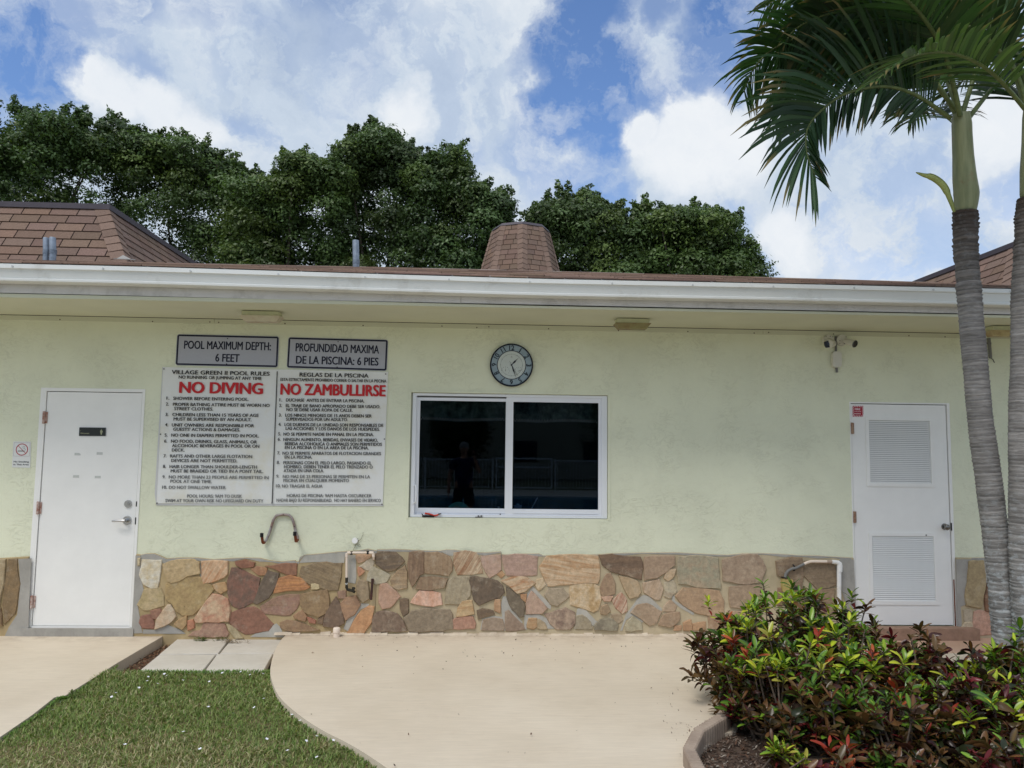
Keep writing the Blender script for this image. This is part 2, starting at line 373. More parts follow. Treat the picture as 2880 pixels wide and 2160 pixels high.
# ------------------------------------------------------------------ ground
def sheet(name, pts, z, m, kind='structure', depth=.02, top_only=False):
    b = MB(); b.prism([(x, y, z) for x, y in pts], (0, 0, -depth)); o = b.build(name, m); tag(o, kind=kind); return o
LAWNSOIL = mat('lawn_soil', (96, 100, 58), .95, c2=(118, 104, 74), vs=6, var=.25, bump=.6, bs=40, bd=.02)
sheet('ground', [(-400, -400), (400, -400), (400, 400), (-400, 400)], G-.02, mat('far_ground', (92, 104, 60), .95, c2=(112, 108, 78), vs=.7, var=.2, bump=.4, bs=20, bd=.03), depth=.5)
PAT = concrete_mat('painted_concrete', (207, 193, 172), (217, 204, 184), sc=.9, dark=(188, 170, 148), crack=True)
PAV = concrete_mat('paver_concrete', (196, 189, 176), (208, 202, 190), sc=2.2, dark=(168, 158, 142))
PNK = concrete_mat('pink_pavement', (196, 160, 136), (206, 174, 150), sc=2.0, dark=(165, 128, 106))
# patio slab with the curved edge towards the lawn
def g0(p, z=0.0): q = onZ(p, z); return (q.x, q.y)
curve = [g0(D(*p)) for p in ((608, 1381), (594, 1405), (586, 1432), (584, 1453), (590, 1478), (602, 1503), (626, 1528), (664, 1557), (705, 1582), (745, 1602), (785, 1625), (836, 1659))]
c_last = curve[-1]; c_prev = curve[-2]
ext = [(c_last[0]+.16, c_last[1]-.3), (c_last[0]+.22, c_last[1]-.7), (c_last[0]+.2, -4.6), (-1.2, -5.6), (-3.0, -6.4), (-9, -6.6)]
E8 = [onZ(A8(*c), .088) for c in ((75, 1336), (25, 1230), (-8, 1160), (10, 1135), (60, 1095), (130, 1045), (200, 1005), (290, 970))]
bed_edge = [(E8[0].x+.06, -3.4)]+[(p.x+.055, p.y-.02) for p in E8]+[(1.70, -1.80), (1.85, -1.45), (2.2, -1.25), (3.2, -1.15), (5.8, -1.2)]
slab = [(curve[0][0], .02)]+curve+ext+[(-9, -9.3), (12, -9.3), (12, -4.9), (1.45, -4.9), (1.25, -4.2)]+bed_edge+[(5.8, -.62), (3.45, -.62), (3.35, .02)]
# smooth the curve a little
def dens(P, n=4):
    out = []
    for i in range(len(P)-1):
        p0 = Vector((*P[max(i-1, 0)], 0)); p1 = Vector((*P[i], 0)); p2 = Vector((*P[i+1], 0)); p3 = Vector((*P[min(i+2, len(P)-1)], 0))
        for k in range(n):
            t = k/n; q = .5*((2*p1)+(p2-p0)*t+(2*p0-5*p1+4*p2-p3)*t*t+(3*p1-p0-3*p2+p3)*t**3); out.append((q.x, q.y))
    return out+[P[-1]]
scurve = dens(curve, 4)
slab = [(curve[0][0], .02)]+scurve+ext+[(-9, -9.3), (12, -9.3), (12, -4.9), (1.45, -4.9), (1.25, -4.2)]+dens(bed_edge, 4)+[(5.8, -.62), (3.45, -.62), (3.35, .02)]
sheet('patio_slab', slab, 0.0, PAT, depth=.14)
# left slab
zl = -.02
le = [g0(D(*p), zl) for p in ((354, 1373), (250, 1434), (142, 1502), (118, 1506), (70, 1544), (0, 1592))]
sheet('walkway_slab', [(-9, .02), (le[0][0], .02)]+le+[(-4.2, -3.4), (-9, -6.0)], zl, PAT, depth=.12)
# reddish pavement by the louvred door, lower than the sill
sheet('pavement', [(3.36, .02), (3.46, -.61), (5.79, -.61), (12, -.61), (12, .02)], -.016, PNK, depth=.1)
sheet('doorstep', [(3.33, -.005), (3.37, -.13), (4.50, -.13), (4.50, -.005)], .085, mat('red_brick_step', (166, 134, 114), .85, c2=(146, 118, 98), vs=7, var=.2, bump=.4, bs=50, bd=.004), depth=.1)
# soil under the lawn, dirt gaps
sheet('dirt', [(-9, -6.2), (-1.0, -6.2), (.6, -4.2), (-1.0, -.02), (-3.2, -.02), (-9, -3)], G-.005, mat('dirt', (104, 84, 66), .95, c2=(80, 64, 52), vs=12, var=.3, bump=.7, bs=50, bd=.02), depth=.01)
# mulch bed
MUL = mat('mulch_soil', (72, 56, 46), .95, c2=(96, 80, 68), vs=22, var=.35, bump=.9, bs=55, bd=.02)
sheet('planting_bed_soil', [(1.14, -4.9), (1.16, -2.6), (1.5, -2.15), (1.7, -1.5), (2.2, -1.3), (5.8, -1.24), (7, -4.9)], -.02, MUL, depth=.06)

# ------------------------------------------------------------------ clubhouse
bl = empty('clubhouse', (0, 0, 0), 'single storey pale green stucco clubhouse with stone base, long white gutter and brown shingle roofs', 'building')
def rect(p0, p1, p2, p3, Y=0.0):
    q = [onY(p, Y) for p in (p0, p1, p2, p3)]
    return (q[0].x+q[3].x)/2, (q[1].x+q[2].x)/2, (q[2].z+q[3].z)/2, (q[0].z+q[1].z)/2   # x0,x1,z0,z1
# door leaf one
d1x0, d1x1, d1z0, d1z1 = rect(A1(222, 400), A1(663, 408), A1(602, 1493), A1(150, 1492))
d2x0, d2x1, d2z0, d2z1 = rect(A4(350, 463), A4(836, 468), A4(866, 1585), A4(374, 1580))
wx0, wx1, wz0, wz1 = rect(A3(104, 583), A3(1685, 605), A3(1690, 1603), A3(82, 1588))
ZS = 2.774      # soffit height at the wall
WT = .2
o1 = (d1x0-.055, d1x1+.03, d1z0-.012, d1z1+.035)      # rough openings
o2 = (d2x0-.015, d2x1+.03, d2z0-.012, d2z1+.02)
ow = (wx0, wx1, wz0, wz1)
WXL, WXR, ZT = -8.5, 9.5, 2.80
m = MB()
def wb(x0, x1, z0, z1): m.box((x0, 0, z0), (x1, WT, z1))
wb(WXL, o1[0], -.3, ZT); wb(o1[0], o1[1], o1[3], ZT); wb(o1[0], o1[1], -.3, o1[2])
wb(o1[1], ow[0], -.3, ZT); wb(ow[0], ow[1], ow[3], ZT); wb(ow[0], ow[1], -.3, ow[2])
wb(ow[1], o2[0], -.3, ZT); wb(o2[0], o2[1], o2[3], ZT); wb(o2[0], o2[1], -.3, o2[2]); wb(o2[1], WXR, -.3, ZT)
# side and rear walls
m.box((WXL, WT, -.3), (WXL+WT, 15, 3.4)); m.box((WXR-WT, WT, -.3), (WXR, 15, 3.4)); m.box((WXL, 15, -.3), (WXR, 15.2, 3.4))
m.build('wall', STU, bl)
# raised plaster return round the window
m = MB(); e = .012
for a in ((ow[0]-.02, ow[0]-.001, ow[2]-.01, ow[3]+.016), (ow[1]+.001, ow[1]+.022, ow[2]-.01, ow[3]+.016)):
    m.box((a[0], -.006, a[2]), (a[1], .02, a[3]))
m.box((ow[0]-.001, -.006, ow[3]+.001), (ow[1]+.001, .02, ow[3]+.016))
m.build('plaster_return', STU, bl)
# soffit, trim strip at the wall head
ZF = 2.768   # fascia foot
m = MB(); m.prism([(WXL-.5, -.80, ZF+.012), (WXR+.5, -.80, ZF+.012), (WXR+.5, 0.0, ZS), (WXL-.5, 0.0, ZS)][::-1], (0, 0, .03)); m.build('soffit', SOF, bl)
m = MB()
for a, b in ((WXL, -2.4), (-2.397, .02), (.023, 2.62), (2.623, WXR)): m.box((a, -.012, ZS-.045), (b, -.001, ZS-.005))
m.build('soffit_trim', SOF, bl)
m = MB(); m.box((WXL, -.010, ZS-.0045), (WXR, -.0015, ZS+.004)); m.build('trim_gap', GAP, bl)
m = MB()
for x in [-3.75, -2.95, -2.36, -2.42, -1.75, -1.05, -.35, -.02, .07, .62, 1.25, 1.9, 2.55, 2.68, 3.3, 4.0, 4.35]:
    m.disc((x+rnd.uniform(-.02, .02), -.0135, ZS-.032+rnd.uniform(-.006, .006)), (0, -1, 0), .006, .004, 8)
m.build('nail', mat('nail_brown', (90, 80, 60), .8), bl)['kind'] = 'stuff'
# fascia boards: follow the slightly sagging line of the photograph
fb = [(-1200, 793), (0, 823), (360, 831), (720, 840), (1070, 849), (1500, 860), (1850, 867), (2200, 874), (2839, 887), (4200, 913)]
gt = [(-1200, 705), (0, 741), (360, 749), (720, 760), (1070, 771), (1500, 784), (1850, 791), (2200, 798), (2848, 813), (4200, 843)]
FY, GY = -.80, -.925
fz = [(onY(p, FY)) for p in fb]; gz = [(onY(p, GY)) for p in gt]
def interp(P, x):
    for a, b in zip(P, P[1:]):
        if x <= b.x or b is P[-1]: return a.z+(b.z-a.z)*(x-a.x)/(b.x-a.x)
FZ = lambda x: interp(fz, x); GZ = lambda x: interp(gz, x)
def strip(name, prof, zf, m_, xs, parent):
    """profile (y, dz) swept along x with its zero height following zf(x)"""
    b = MB(); n = len(prof); vs = []; fs = []
    for x in xs:
        for y, dz in prof: vs.append((x, y, zf(x)+dz))
    for i in range(len(xs)-1):
        for k in range(n): fs.append((i*n+k, i*n+(k+1) % n, (i+1)*n+(k+1) % n, (i+1)*n+k))
    b.add(vs, fs); b.add(vs[:n], [tuple(range(n))]); b.add(vs[-n:], [tuple(range(n-1, -1, -1))])
    return b.build(name, m_, parent)
xs_all = [WXL-.5+i*.4 for i in range(int((WXR-WXL+1)/.4)+1)]
jx = onY((1296, 856), FY).x
for xs in ([x for x in xs_all if x < jx]+[jx-.0015], [jx+.0015]+[x for x in xs_all if x > jx]):
    strip('fascia', [(-.80, 0), (-.80, .24), (-.775, .24), (-.775, 0)], FZ, FAS, xs, bl)
gprof = [(-.925, 0), (-.925, -.034), (-.912, -.040), (-.897, -.098), (-.893, -.107), (-.905, -.112), (-.903, -.128), (-.89, -.133), (-.803, -.135), (-.803, 0.005), (-.807, .005), (-.807, -.128), (-.885, -.125), (-.905, -.03), (-.918, -.008)]
gut = strip('gutter', gprof, GZ, GUT, xs_all, bl)
for p in ((35, 744), (290, 750.5), (536, 758), (783, 767), (1027, 775), (1263, 782), (1490, 789), (1722, 793), (1948, 797.5), (2175, 801.5), (2402, 805), (2625, 810.5), (2842, 815.5)):
    q = onY(p, GY-.001); m = MB(); m.disc((q.x, GY-.006, q.z-.012), (0, -1, 0), .008, .005, 10); m.build('gutter_screw', mat('zinc', (196, 198, 198), .5, metal=.2), gut, org=(q.x, GY, q.z))
# roof apron of shingle courses up to the flat roof edge
RE = 1.4; rz0 = 1.39+CAMZ+.012
re_px = [(-1200, 716), (0, 731), (640, 745), (1070, 753), (1440, 762), (1760, 770), (2200, 783), (2570, 794), (2848, 803), (4200, 820)]
rez = [onY(p, RE) for p in re_px]
REZ = lambda x: interp(rez, x)
SH = mat('roof_shingle', (128, 100, 86), .92, attr='col', var=.18, vs=30, bump=.5, bs=220, bd=.003, spec=.1)
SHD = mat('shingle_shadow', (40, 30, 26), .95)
V = []; F = []; C = []
base_c = np.array(lin((126, 106, 95)))
def quadbox(P, c):
    b = len(V); V.extend(P); C.extend([c]*len(P)); return b
ya, yb = -.905, RE
NC = 19
for ci in range(NC):
    t0, t1 = ci/NC, (ci+1)/NC+.012
    x = WXL-.6+rnd.uniform(0, .3)
    while x < WXR+.6:
        x2 = x+.305*rnd.choice((1, 1, 2)); c = base_c*rnd.uniform(.55, 1.25)*np.array([1, rnd.uniform(.94, 1.02), rnd.uniform(.9, 1.05)])
        def pt(xx, t, up): 
            z0 = GZ(xx)+.012; z1 = REZ(xx); return (xx, ya+(yb-ya)*t, z0+(z1-z0)*t+up)
        th = rnd.uniform(.007, .013); g = .003
        P = [pt(x+g, t0, 0), pt(x2-g, t0, 0), pt(x2-g, t0, th), pt(x+g, t0, th), pt(x2-g, t1, .001), pt(x+g, t1, .001)]
        b = quadbox(P, c); F.extend([(b, b+1, b+2, b+3), (b+3, b+2, b+4, b+5)]); x = x2
me = np_mesh('shingle_courses', V, F, SH, C); o = link('roof_shingles', me, bl); o['kind'] = 'stuff'
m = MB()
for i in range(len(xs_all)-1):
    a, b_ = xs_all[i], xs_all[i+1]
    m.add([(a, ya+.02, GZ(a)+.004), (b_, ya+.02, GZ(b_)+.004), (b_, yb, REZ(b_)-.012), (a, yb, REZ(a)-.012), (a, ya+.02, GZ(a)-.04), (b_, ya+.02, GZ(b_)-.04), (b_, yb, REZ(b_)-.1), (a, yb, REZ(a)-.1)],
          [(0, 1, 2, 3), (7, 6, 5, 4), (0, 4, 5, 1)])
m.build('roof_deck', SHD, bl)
# flat roof behind with its light metal drip edge
strip('drip_edge', [(RE, -.02), (RE, .010), (RE+.03, .010), (RE+.03, -.02)], REZ, mat('drip_edge_metal', (190, 180, 172), .5), xs_all, bl)
m = MB(); m.box((WXL, RE+.03, 3.30), (WXR, 15.2, 3.42)); m.build('flat_roof', mat('roof_membrane', (150, 148, 142), .9, var=.1), bl)

# ---------------------------------------------------------------- mansards with single shingles
def clip(poly, a, b, c):
    """keep a*x+b*y<=c"""
    out = []
    for i in range(len(poly)):
        p, q = poly[i], poly[(i+1) % len(poly)]; dp = a*p[0]+b*p[1]-c; dq = a*q[0]+b*q[1]-c
        if dp <= 0: out.append(p)
        if dp*dq < 0: t = dp/(dp-dq); out.append((p[0]+(q[0]-p[0])*t, p[1]+(q[1]-p[1])*t))
    return out
def shingled_face(parent, O, U, Vv, Nn, trap, ex=.127, tw=.305, gap=.013, capw=.0, cl=(0, 0), mn=.0025, tone=1.0, cull=None):
    """trap = (u0 at v0, u1 at v0, u0 at v1, u1 at v1, v0, v1) in face coordinates"""
    u00, u10, u01, u11, v0, v1 = trap; n = 0
    la = (u01-u00)/(v1-v0); ra = (u11-u10)/(v1-v0)
    nc = int(math.ceil((v1-v0)/ex))
    for c in range(nc):
        va = v1-(c+1)*ex; vb = va+ex-.009
        st = -(tw/2) if c % 2 else 0.0; st += (c*.07) % tw
        k0 = int(math.floor((min(u00, u01)-st)/tw))-1; k1 = int(math.ceil((max(u10, u11)-st)/tw))+1
        for k in range(k0, k1):
            a, b = st+k*tw+gap/2, st+(k+1)*tw-gap/2
            pl = [(a, max(va, v0)), (b, max(va, v0)), (b, min(vb, v1)), (a, min(vb, v1))]
            if pl[0][1] >= pl[2][1]: continue
            pl = clip(pl, -1, la, -(u00-la*v0)-cl[0]); pl = clip(pl, 1, -ra, (u10-ra*v0)-cl[1]) if len(pl) > 2 else []
            if len(pl) < 3: continue
            ar = abs(sum(pl[i][0]*pl[(i+1) % len(pl)][1]-pl[(i+1) % len(pl)][0]*pl[i][1] for i in range(len(pl)))/2)
            if ar < mn: continue
            f = [O+U*p[0]+Vv*p[1]+Nn*(.004+.009*(vb-p[1])/ex) for p in pl]
            bk = [O+U*p[0]+Vv*p[1]-Nn*.002 for p in pl]
            if cull and not cull(f[0]): continue
            cen = sum(f, Vector())/len(f); nn = len(f)
            me = bpy.data.meshes.new('shingle'); me.from_pydata([tuple(q-cen) for q in f+bk], [], [tuple(range(nn))]+[(i, i+nn, (i+1) % nn+nn, (i+1) % nn) for i in range(nn)])
            me.materials.append(SH); me.update()
            j = rnd.uniform(.86, 1.14)*tone; setcol(me, 'col', (base_c[0]*j*rnd.uniform(.97, 1.06), base_c[1]*j, base_c[2]*j*rnd.uniform(.93, 1.05)))
            link('shingle', me, parent, cen); n += 1
    return n
def hip_caps(parent, P0, P1, N1, N2, D1, D2, w, ex=.127, tone=1.05):
    """bent cap shingles along the hip from foot P0 to top P1; D1/D2 point away from the hip along each face"""
    ax = (P1-P0); Ln = ax.length; ax = ax/Ln; n = int(Ln/ex)
    for i in range(n+1):
        a = max(Ln-(i+1)*ex, 0); b = Ln-i*ex-.008
        if b <= a: continue
        nn = (N1+N2).normalized(); lo = .020; hi = .012
        def pt(t, d, up): return P0+ax*t+d*w+up
        pts = [P0+ax*a+nn*lo*1.5, P0+ax*b+nn*hi*1.5, pt(b-.012, D1, N1*hi), pt(a-.035, D1, N1*lo), pt(b-.012, D2, N2*hi), pt(a-.035, D2, N2*lo)]
        bk = [P0+ax*a, pt(a-.035, D1, N1*.0), pt(a-.035, D2, N2*.0)]
        cen = pts[0]; allp = pts+bk
        me = bpy.data.meshes.new('hip_shingle'); me.from_pydata([tuple(q-cen) for q in allp], [], [(0, 1, 2, 3), (1, 0, 5, 4), (6, 0, 3, 7), (0, 6, 8, 5)]); me.materials.append(SH); me.update()
        j = rnd.uniform(.9, 1.2)*tone; setcol(me, 'col', tuple(base_c*j)); link('hip_shingle', me, parent, cen)
SL = R(58.5)
CAPM = mat('dark_metal_cap', (84, 78, 84), .45, metal=.2, var=.12, vs=4)
def mansard(xc, side, zt, yt, yback, xfar):
    """front-corner at the top (xc, yt, zt); side=+1: side face looks towards +x"""
    root = empty('mansard_roof', (xc, yt, zt)); root.parent = bl
    run = .46; h = run*math.tan(SL); ln = run/math.cos(SL)
    top = Vector((xc, yt, zt)); foot = Vector((xc+side*run, yt-run, zt-h))
    # front face
    U = Vector((1, 0, 0)); Vf = Vector((0, math.cos(SL), math.sin(SL))); Nf = Vector((0, -math.sin(SL), math.cos(SL)))
    Of = Vector((0, yt-run, zt-h))
    body = MB()
    if side > 0: tr = (xfar, foot.x, xfar, top.x, 0, ln); clp = (0, .14)
    else: tr = (foot.x, xfar, top.x, xfar, 0, ln); clp = (.14, 0)
    P = [Of+U*tr[0], Of+U*tr[1], Of+U*tr[3]+Vf*ln, Of+U*tr[2]+Vf*ln]; body.add(P, [(0, 1, 2, 3)])
    shingled_face(root, Of, U, Vf, Nf, tr, cl=clp)
    # side face
    U2 = Vector((0, side, 0)); V2 = Vector((-side*math.cos(SL), 0, math.sin(SL))); N2 = Vector((side*math.sin(SL), 0, math.cos(SL)))
    Os = Vector((xc+side*run, 0, zt-h))
    if side > 0: tr2 = (yt-run, yback, yt, yback, 0, ln); cl2 = (.14, 0)
    else: tr2 = (-yback, -(yt-run), -yback, -yt, 0, ln); cl2 = (0, .14)
    P = [Os+U2*tr2[0], Os+U2*tr2[1], Os+U2*tr2[3]+V2*ln, Os+U2*tr2[2]+V2*ln]; body.add(P, [(0, 1, 2, 3)])
    shingled_face(root, Os, U2, V2, N2, tr2, cl=cl2, tone=.97)
    b = body.build('underlay', SHD, root)
    hip_caps(root, foot, top, Nf, N2, Vector((-side, 0, 0)), Vector((0, 1, 0)), .15)
    # metal cap along both top edges, running back level
    c = MB(); hh = .05
    xf = xfar
    for a, b2 in ((Vector((xf, yt, zt)), top), (top, Vector((xc, yback, zt)))):
        pass
    s = side
    c.prism([(xf, yt-.035, zt-.012), (xc+s*.035, yt-.035, zt-.012), (xc+s*.035, yt-.035, zt+hh), (xf, yt-.035, zt+hh)], (0, .05, 0))
    c.prism([(xc+s*.035, yt+.0151, zt-.012), (xc+s*.035, yback, zt-.012), (xc+s*.035, yback, zt+hh), (xc+s*.035, yt+.0151, zt+hh)], (-s*.05, 0, 0))
    c.prism([(xf, yt+.0152, zt+hh-.006), (xc-s*.0152, yt+.0152, zt+hh-.006), (xc-s*.0152, yback, zt+hh-.006), (xf, yback, zt+hh-.006)], (0, 0, -.02))
    c.build('metal_cap', CAPM, root)
    return root
ytop = 1.78
ql = onY((303, 588), ytop); mansard(ql.x, 1, ql.z, ytop, 7.5, -6.6)
qr = onY((2862, 690), ytop); mansard(qr.x, -1, qr.z, ytop, 7.5, 7.6)
# octagonal shingled cupola further back
YC = 12.0
ct = onY((1464.8, 652), YC); cb = onY((1464.8, 757), YC)
root = empty('cupola', (ct.x, YC, ct.z)); root.parent = bl
Rt, Rb = .715, .965; dz = ct.z-cb.z; k = (Rb-Rt)/dz; hfull = ct.z-3.42; Rbb = Rt+k*hfull
def octp(r, z, i): a = -math.pi/2+math.pi/4*i; return Vector((ct.x+r*math.cos(a), YC+r*math.sin(a), z))
bd = MB()
for i in range(8):
    a0, a1, b0, b1 = octp(Rbb, 3.42, i), octp(Rbb, 3.42, i+1), octp(Rt, ct.z, i), octp(Rt, ct.z, i+1)
    bd.add([a0, a1, b1, b0], [(0, 1, 2, 3)])
bd.add([octp(Rt, ct.z, i) for i in range(8)], [tuple(range(8))]); bd.build('underlay', SHD, root)
fr = []
for i in range(8):
    a0, a1, b0, b1 = octp(Rbb, 3.42, i), octp(Rbb, 3.42, i+1), octp(Rt, ct.z, i), octp(Rt, ct.z, i+1)
    U = (a1-a0).normalized(); mid = (a0+a1)/2; Vv = ((b0+b1)/2-mid); ln = Vv.length; Vv.normalize(); Nn = U.cross(Vv).normalized(); fr.append((a0, b0, U, Nn))
    if i in (2, 3, 4, 5): continue     # the sides turned away keep plain underlay courses
    w0 = (a1-a0).length/2; w1 = (b1-b0).length/2
    shingled_face(root, mid, U, Vv, Nn, (-w0, w0, -w1, w1, 0, ln), cl=(.10, .10), tw=.25, ex=.135, mn=.004)
for i in (0, 1, 2, 6, 7):
    a0, b0, U, Nn = fr[i]; _, _, Up, Np = fr[i-1]
    hip_caps(root, a0, b0, Np, Nn, -Up, U, .125, ex=.135)
c = MB()
for i in range(8):
    p = [octp(Rt+.03, ct.z-.01, i), octp(Rt+.03, ct.z-.01, i+1), octp(Rt-.02, ct.z+.06, i+1), octp(Rt-.02, ct.z+.06, i), octp(Rt-.25, ct.z+.06, i), octp(Rt-.25, ct.z+.06, i+1)]
    c.add(p, [(0, 1, 2, 3), (3, 2, 5, 4)])
c.build('metal_cap', CAPM, root)
# vent pipes
def vent(p_top, p_bot, r, Y, two=False):
    a = onY(p_bot, Y); b = onY(p_top, Y); m = MB()
    m.tube([(a.x, Y, a.z-.25), (a.x, Y, a.z+.01)], r*1.0, 14); z = a.z
    for i in range(4): m.tube([(a.x, Y, z+.012*i), (a.x, Y, z+.012*i+.006)], r*1.12, 14)
    m.tube([(a.x, Y, a.z), (b.x, Y, b.z-.01), (b.x, Y, b.z)], [r, r, r*.93], 14)
    m.tube([(b.x, Y, b.z+.001), (b.x, Y, b.z+.002)], r*.7, 14)
    return m
v_ = vent((130, 669), (130, 714), .030, .95); v2 = vent((148, 668), (149, 714), .032, .93)
o = v_.build('vent_pipe', GALV, bl); o = v2.build('vent_pipe', GALV, bl)
o = vent((1000.5, 676), (1001.5, 742), .034, 1.1).build('vent_pipe', GALV, bl)
m = MB(); q = onY((345, 722), .9); m.add([(q.x-.06, .9, q.z-.02), (q.x+.10, .9, q.z-.03), (q.x-.02, .95, q.z+.03)], [(0, 1, 2)]); m.prism([(q.x-.08, .88, q.z-.03), (q.x+.14, .88, q.z-.035), (q.x, .96, q.z-.01)], (0, 0, .006)); m.build('flashing', mat('flashing_metal', (150, 148, 144), .5, metal=.3), bl)

# ---------------------------------------------------------------- doors
def hinge(parent, x, z):
    h = MB(); h.tube([(x, -.012, z-.055), (x, -.012, z+.055)], .011, 10); h.box((x-.028, -.004, z-.05), (x+.026, .002, z+.05)); o = h.build('hinge', mat('rusty_painted_hinge', (206, 188, 180), .6, c2=(150, 96, 76), vs=28), parent)
door = empty('door', ((d1x0+d1x1)/2, 0, d1z0)); door.parent = bl; door['label'] = 'plain white flush door with lever handle at the left'
m = MB(); m.box((d1x0, .004, d1z0), (d1x1, .048, d1z1)); m.build('door_leaf', WHT, door)
m = MB(); x0, x1, z0, z1 = o1
m.box((x0, -.006, z0), (d1x0-.006, .10, z1)); m.box((d1x1+.006, -.006, z0), (x1, .10, z1)); m.box((d1x0-.006, -.006, d1z1+.006), (d1x1+.006, .10, z1)); m.box((d1x0-.006, -.002, z0-.004), (d1x1+.006, .09, z0+.007))
m.build('frame', WHT, door)
m = MB(); m.box((d1x0-.006, .049, z0), (d1x1+.006, .06, z1)); m.build('stop', GAP, door)
for p in (A1(208, 521), A1(178, 942), A1(152, 1380)): q = onY(p); hinge(door, d1x0-.012, q.z)
q = onY(A1(597, 924)); m = MB(); m.disc((q.x, -.008, q.z), (0, -1, 0), .034, .012, 24, .031); m.ring((q.x, -.0095, q.z), (0, -1, 0), .019, .022, .003); m.disc((q.x, -.014, q.z), (0, -1, 0), .016, .008, 20, .014); m.box((q.x-.002, -.017, q.z-.008), (q.x+.002, -.012, q.z+.008)); m.build('deadbolt', MTL, door)
q = onY(A1(592, 1001)); m = MB(); m.disc((q.x, -.010, q.z), (0, -1, 0), .040, .014, 28, .035); m.disc((q.x, -.045, q.z), (0, -1, 0), .016, .035, 18)
m.tube([(q.x+.004, -.05, q.z+.002), (q.x-.03, -.055, q.z+.002), (q.x-.08, -.054, q.z-.001), (q.x-.105, -.048, q.z-.003)], [.013, .0105, .009, .008], 12); m.build('lever_handle', MTL, door)
m = MB(); q = onY(A1(633, 924)); m.box((d1x1+.003, -.008, q.z-.022), (d1x1+.012, .002, q.z+.022)); q = onY(A1(630, 1003)); m.box((d1x1+.003, -.008, q.z-.03), (d1x1+.012, .002, q.z+.03)); m.build('strike_plate', BLK, door)
# grey concrete sill under door one
m = MB(); m.box((o1[0]-.05, -.035, -.06), (o1[1]+.02, .05, o1[2]-.004)); m.build('door_sill', CEM, bl)

door2 = empty('door', ((d2x0+d2x1)/2, 0, d2z0)); door2.parent = bl; door2['label'] = 'white door with two louvred vents and a round knob'
lv = []
for ps in ((A4(437, 545), A4(749, 548), A4(757, 865), A4(446, 862)), (A4(455, 1131), A4(769, 1134), A4(778, 1463), A4(464, 1461))): lv.append(rect(*ps))
x0, x1 = d2x0+.004, d2x1-.004
m = MB()
(a0, a1, az0, az1), (b0, b1, bz0, bz1) = lv
LX0, LX1 = (a0+b0)/2, (a1+b1)/2
m.box((x0, .004, d2z0), (LX0, .045, d2z1)); m.box((LX1, .004, d2z0), (x1, .045, d2z1))
m.box((LX0, .004, d2z0), (LX1, .045, bz0)); m.box((LX0, .004, bz1), (LX1, .045, az0)); m.box((LX0, .004, az1), (LX1, .045, d2z1))
m.build('door_leaf', WHT, door2)
for (za, zb, n) in ((az0, az1, 33), (bz0, bz1, 34)):
    m = MB(); fw = .032
    m.box((LX0-fw, -.004, za-fw), (LX0, .0035, zb+fw)); m.box((LX1, -.004, za-fw), (LX1+fw, .0035, zb+fw)); m.box((LX0, -.004, zb), (LX1, .0035, zb+fw)); m.box((LX0, -.004, za-fw), (LX1, .0035, za))
    m.build('louvre_frame', WHT, door2)
    m = MB(); m.box((LX0, .036, za), (LX1, .042, zb)); m.build('louvre_back', mat('louvre_shadow', (196, 196, 194), .8), door2)
    pt = (zb-za)/n; me = None
    for i in range(n):
        zc = za+pt*(i+.5)
        if me is None:
            s = MB(); w = LX1-LX0
            s.prism([(-w/2, -.012, -pt*.44), (-w/2, -.004, pt*.30), (-w/2, .012, pt*.36), (-w/2, -.004, -pt*.44)], (w, 0, 0)); me = s.mesh('slat', WHT)
        link('slat', me, door2, ((LX0+LX1)/2, .012, zc))
m = MB(); fx0, fx1, fz0, fz1 = o2
m.box((fx0, -.004, fz0), (d2x0-.002, .10, fz1)); m.box((d2x1+.004, -.004, fz0), (fx1, .10, fz1)); m.box((d2x0-.002, -.004, d2z1+.007), (d2x1+.004, .10, fz1)); m.build('frame', WHT, door2)
m = MB(); m.box((d2x0-.002, .047, fz0), (d2x1+.004, .06, fz1)); m.build('stop', GAP, door2)
m = MB(); m.box((d2x1+.0045, -.0045, fz0), (d2x1+.016, -.0035, fz0+.42)); m.build('rust_streak', RUST, door2)
for p in (A4(348, 585), A4(365, 1035)):
    q = onY(p); h = MB(); h.tube([(d2x0+.002, -.012, q.z-.052), (d2x0+.002, -.012, q.z+.052)], .010, 10); h.box((d2x0-.006, -.004, q.z-.05), (d2x0+.024, .003, q.z+.05)); h.build('hinge', mat('tan_hinge', (176, 150, 126), .6, c2=(130, 90, 70), vs=30), door2)
q = onY(A4(820, 1084)); m = MB(); m.disc((q.x+.008, -.006, q.z), (0, -1, 0), .030, .010, 24, .027); m.disc((q.x+.006, -.04, q.z), (0, -1, 0), .012, .034, 16); m.ball((q.x-.004, -.055, q.z), .027, sc=(1, .8, 1)); m.build('knob', mat('aged_nickel', (130, 128, 125), .3, metal=1.0), door2)
m = MB(); m.box((d2x1+.002, -.008, q.z-.035), (d2x1+.010, .002, q.z+.035)); m.build('strike_plate', BLK, door2)
q = onY(A4(729, 1127)); m = MB(); m.disc((q.x, -.004, q.z), (0, -1, 0), .008, .008, 12); m.build('screw', GRYM, door2)

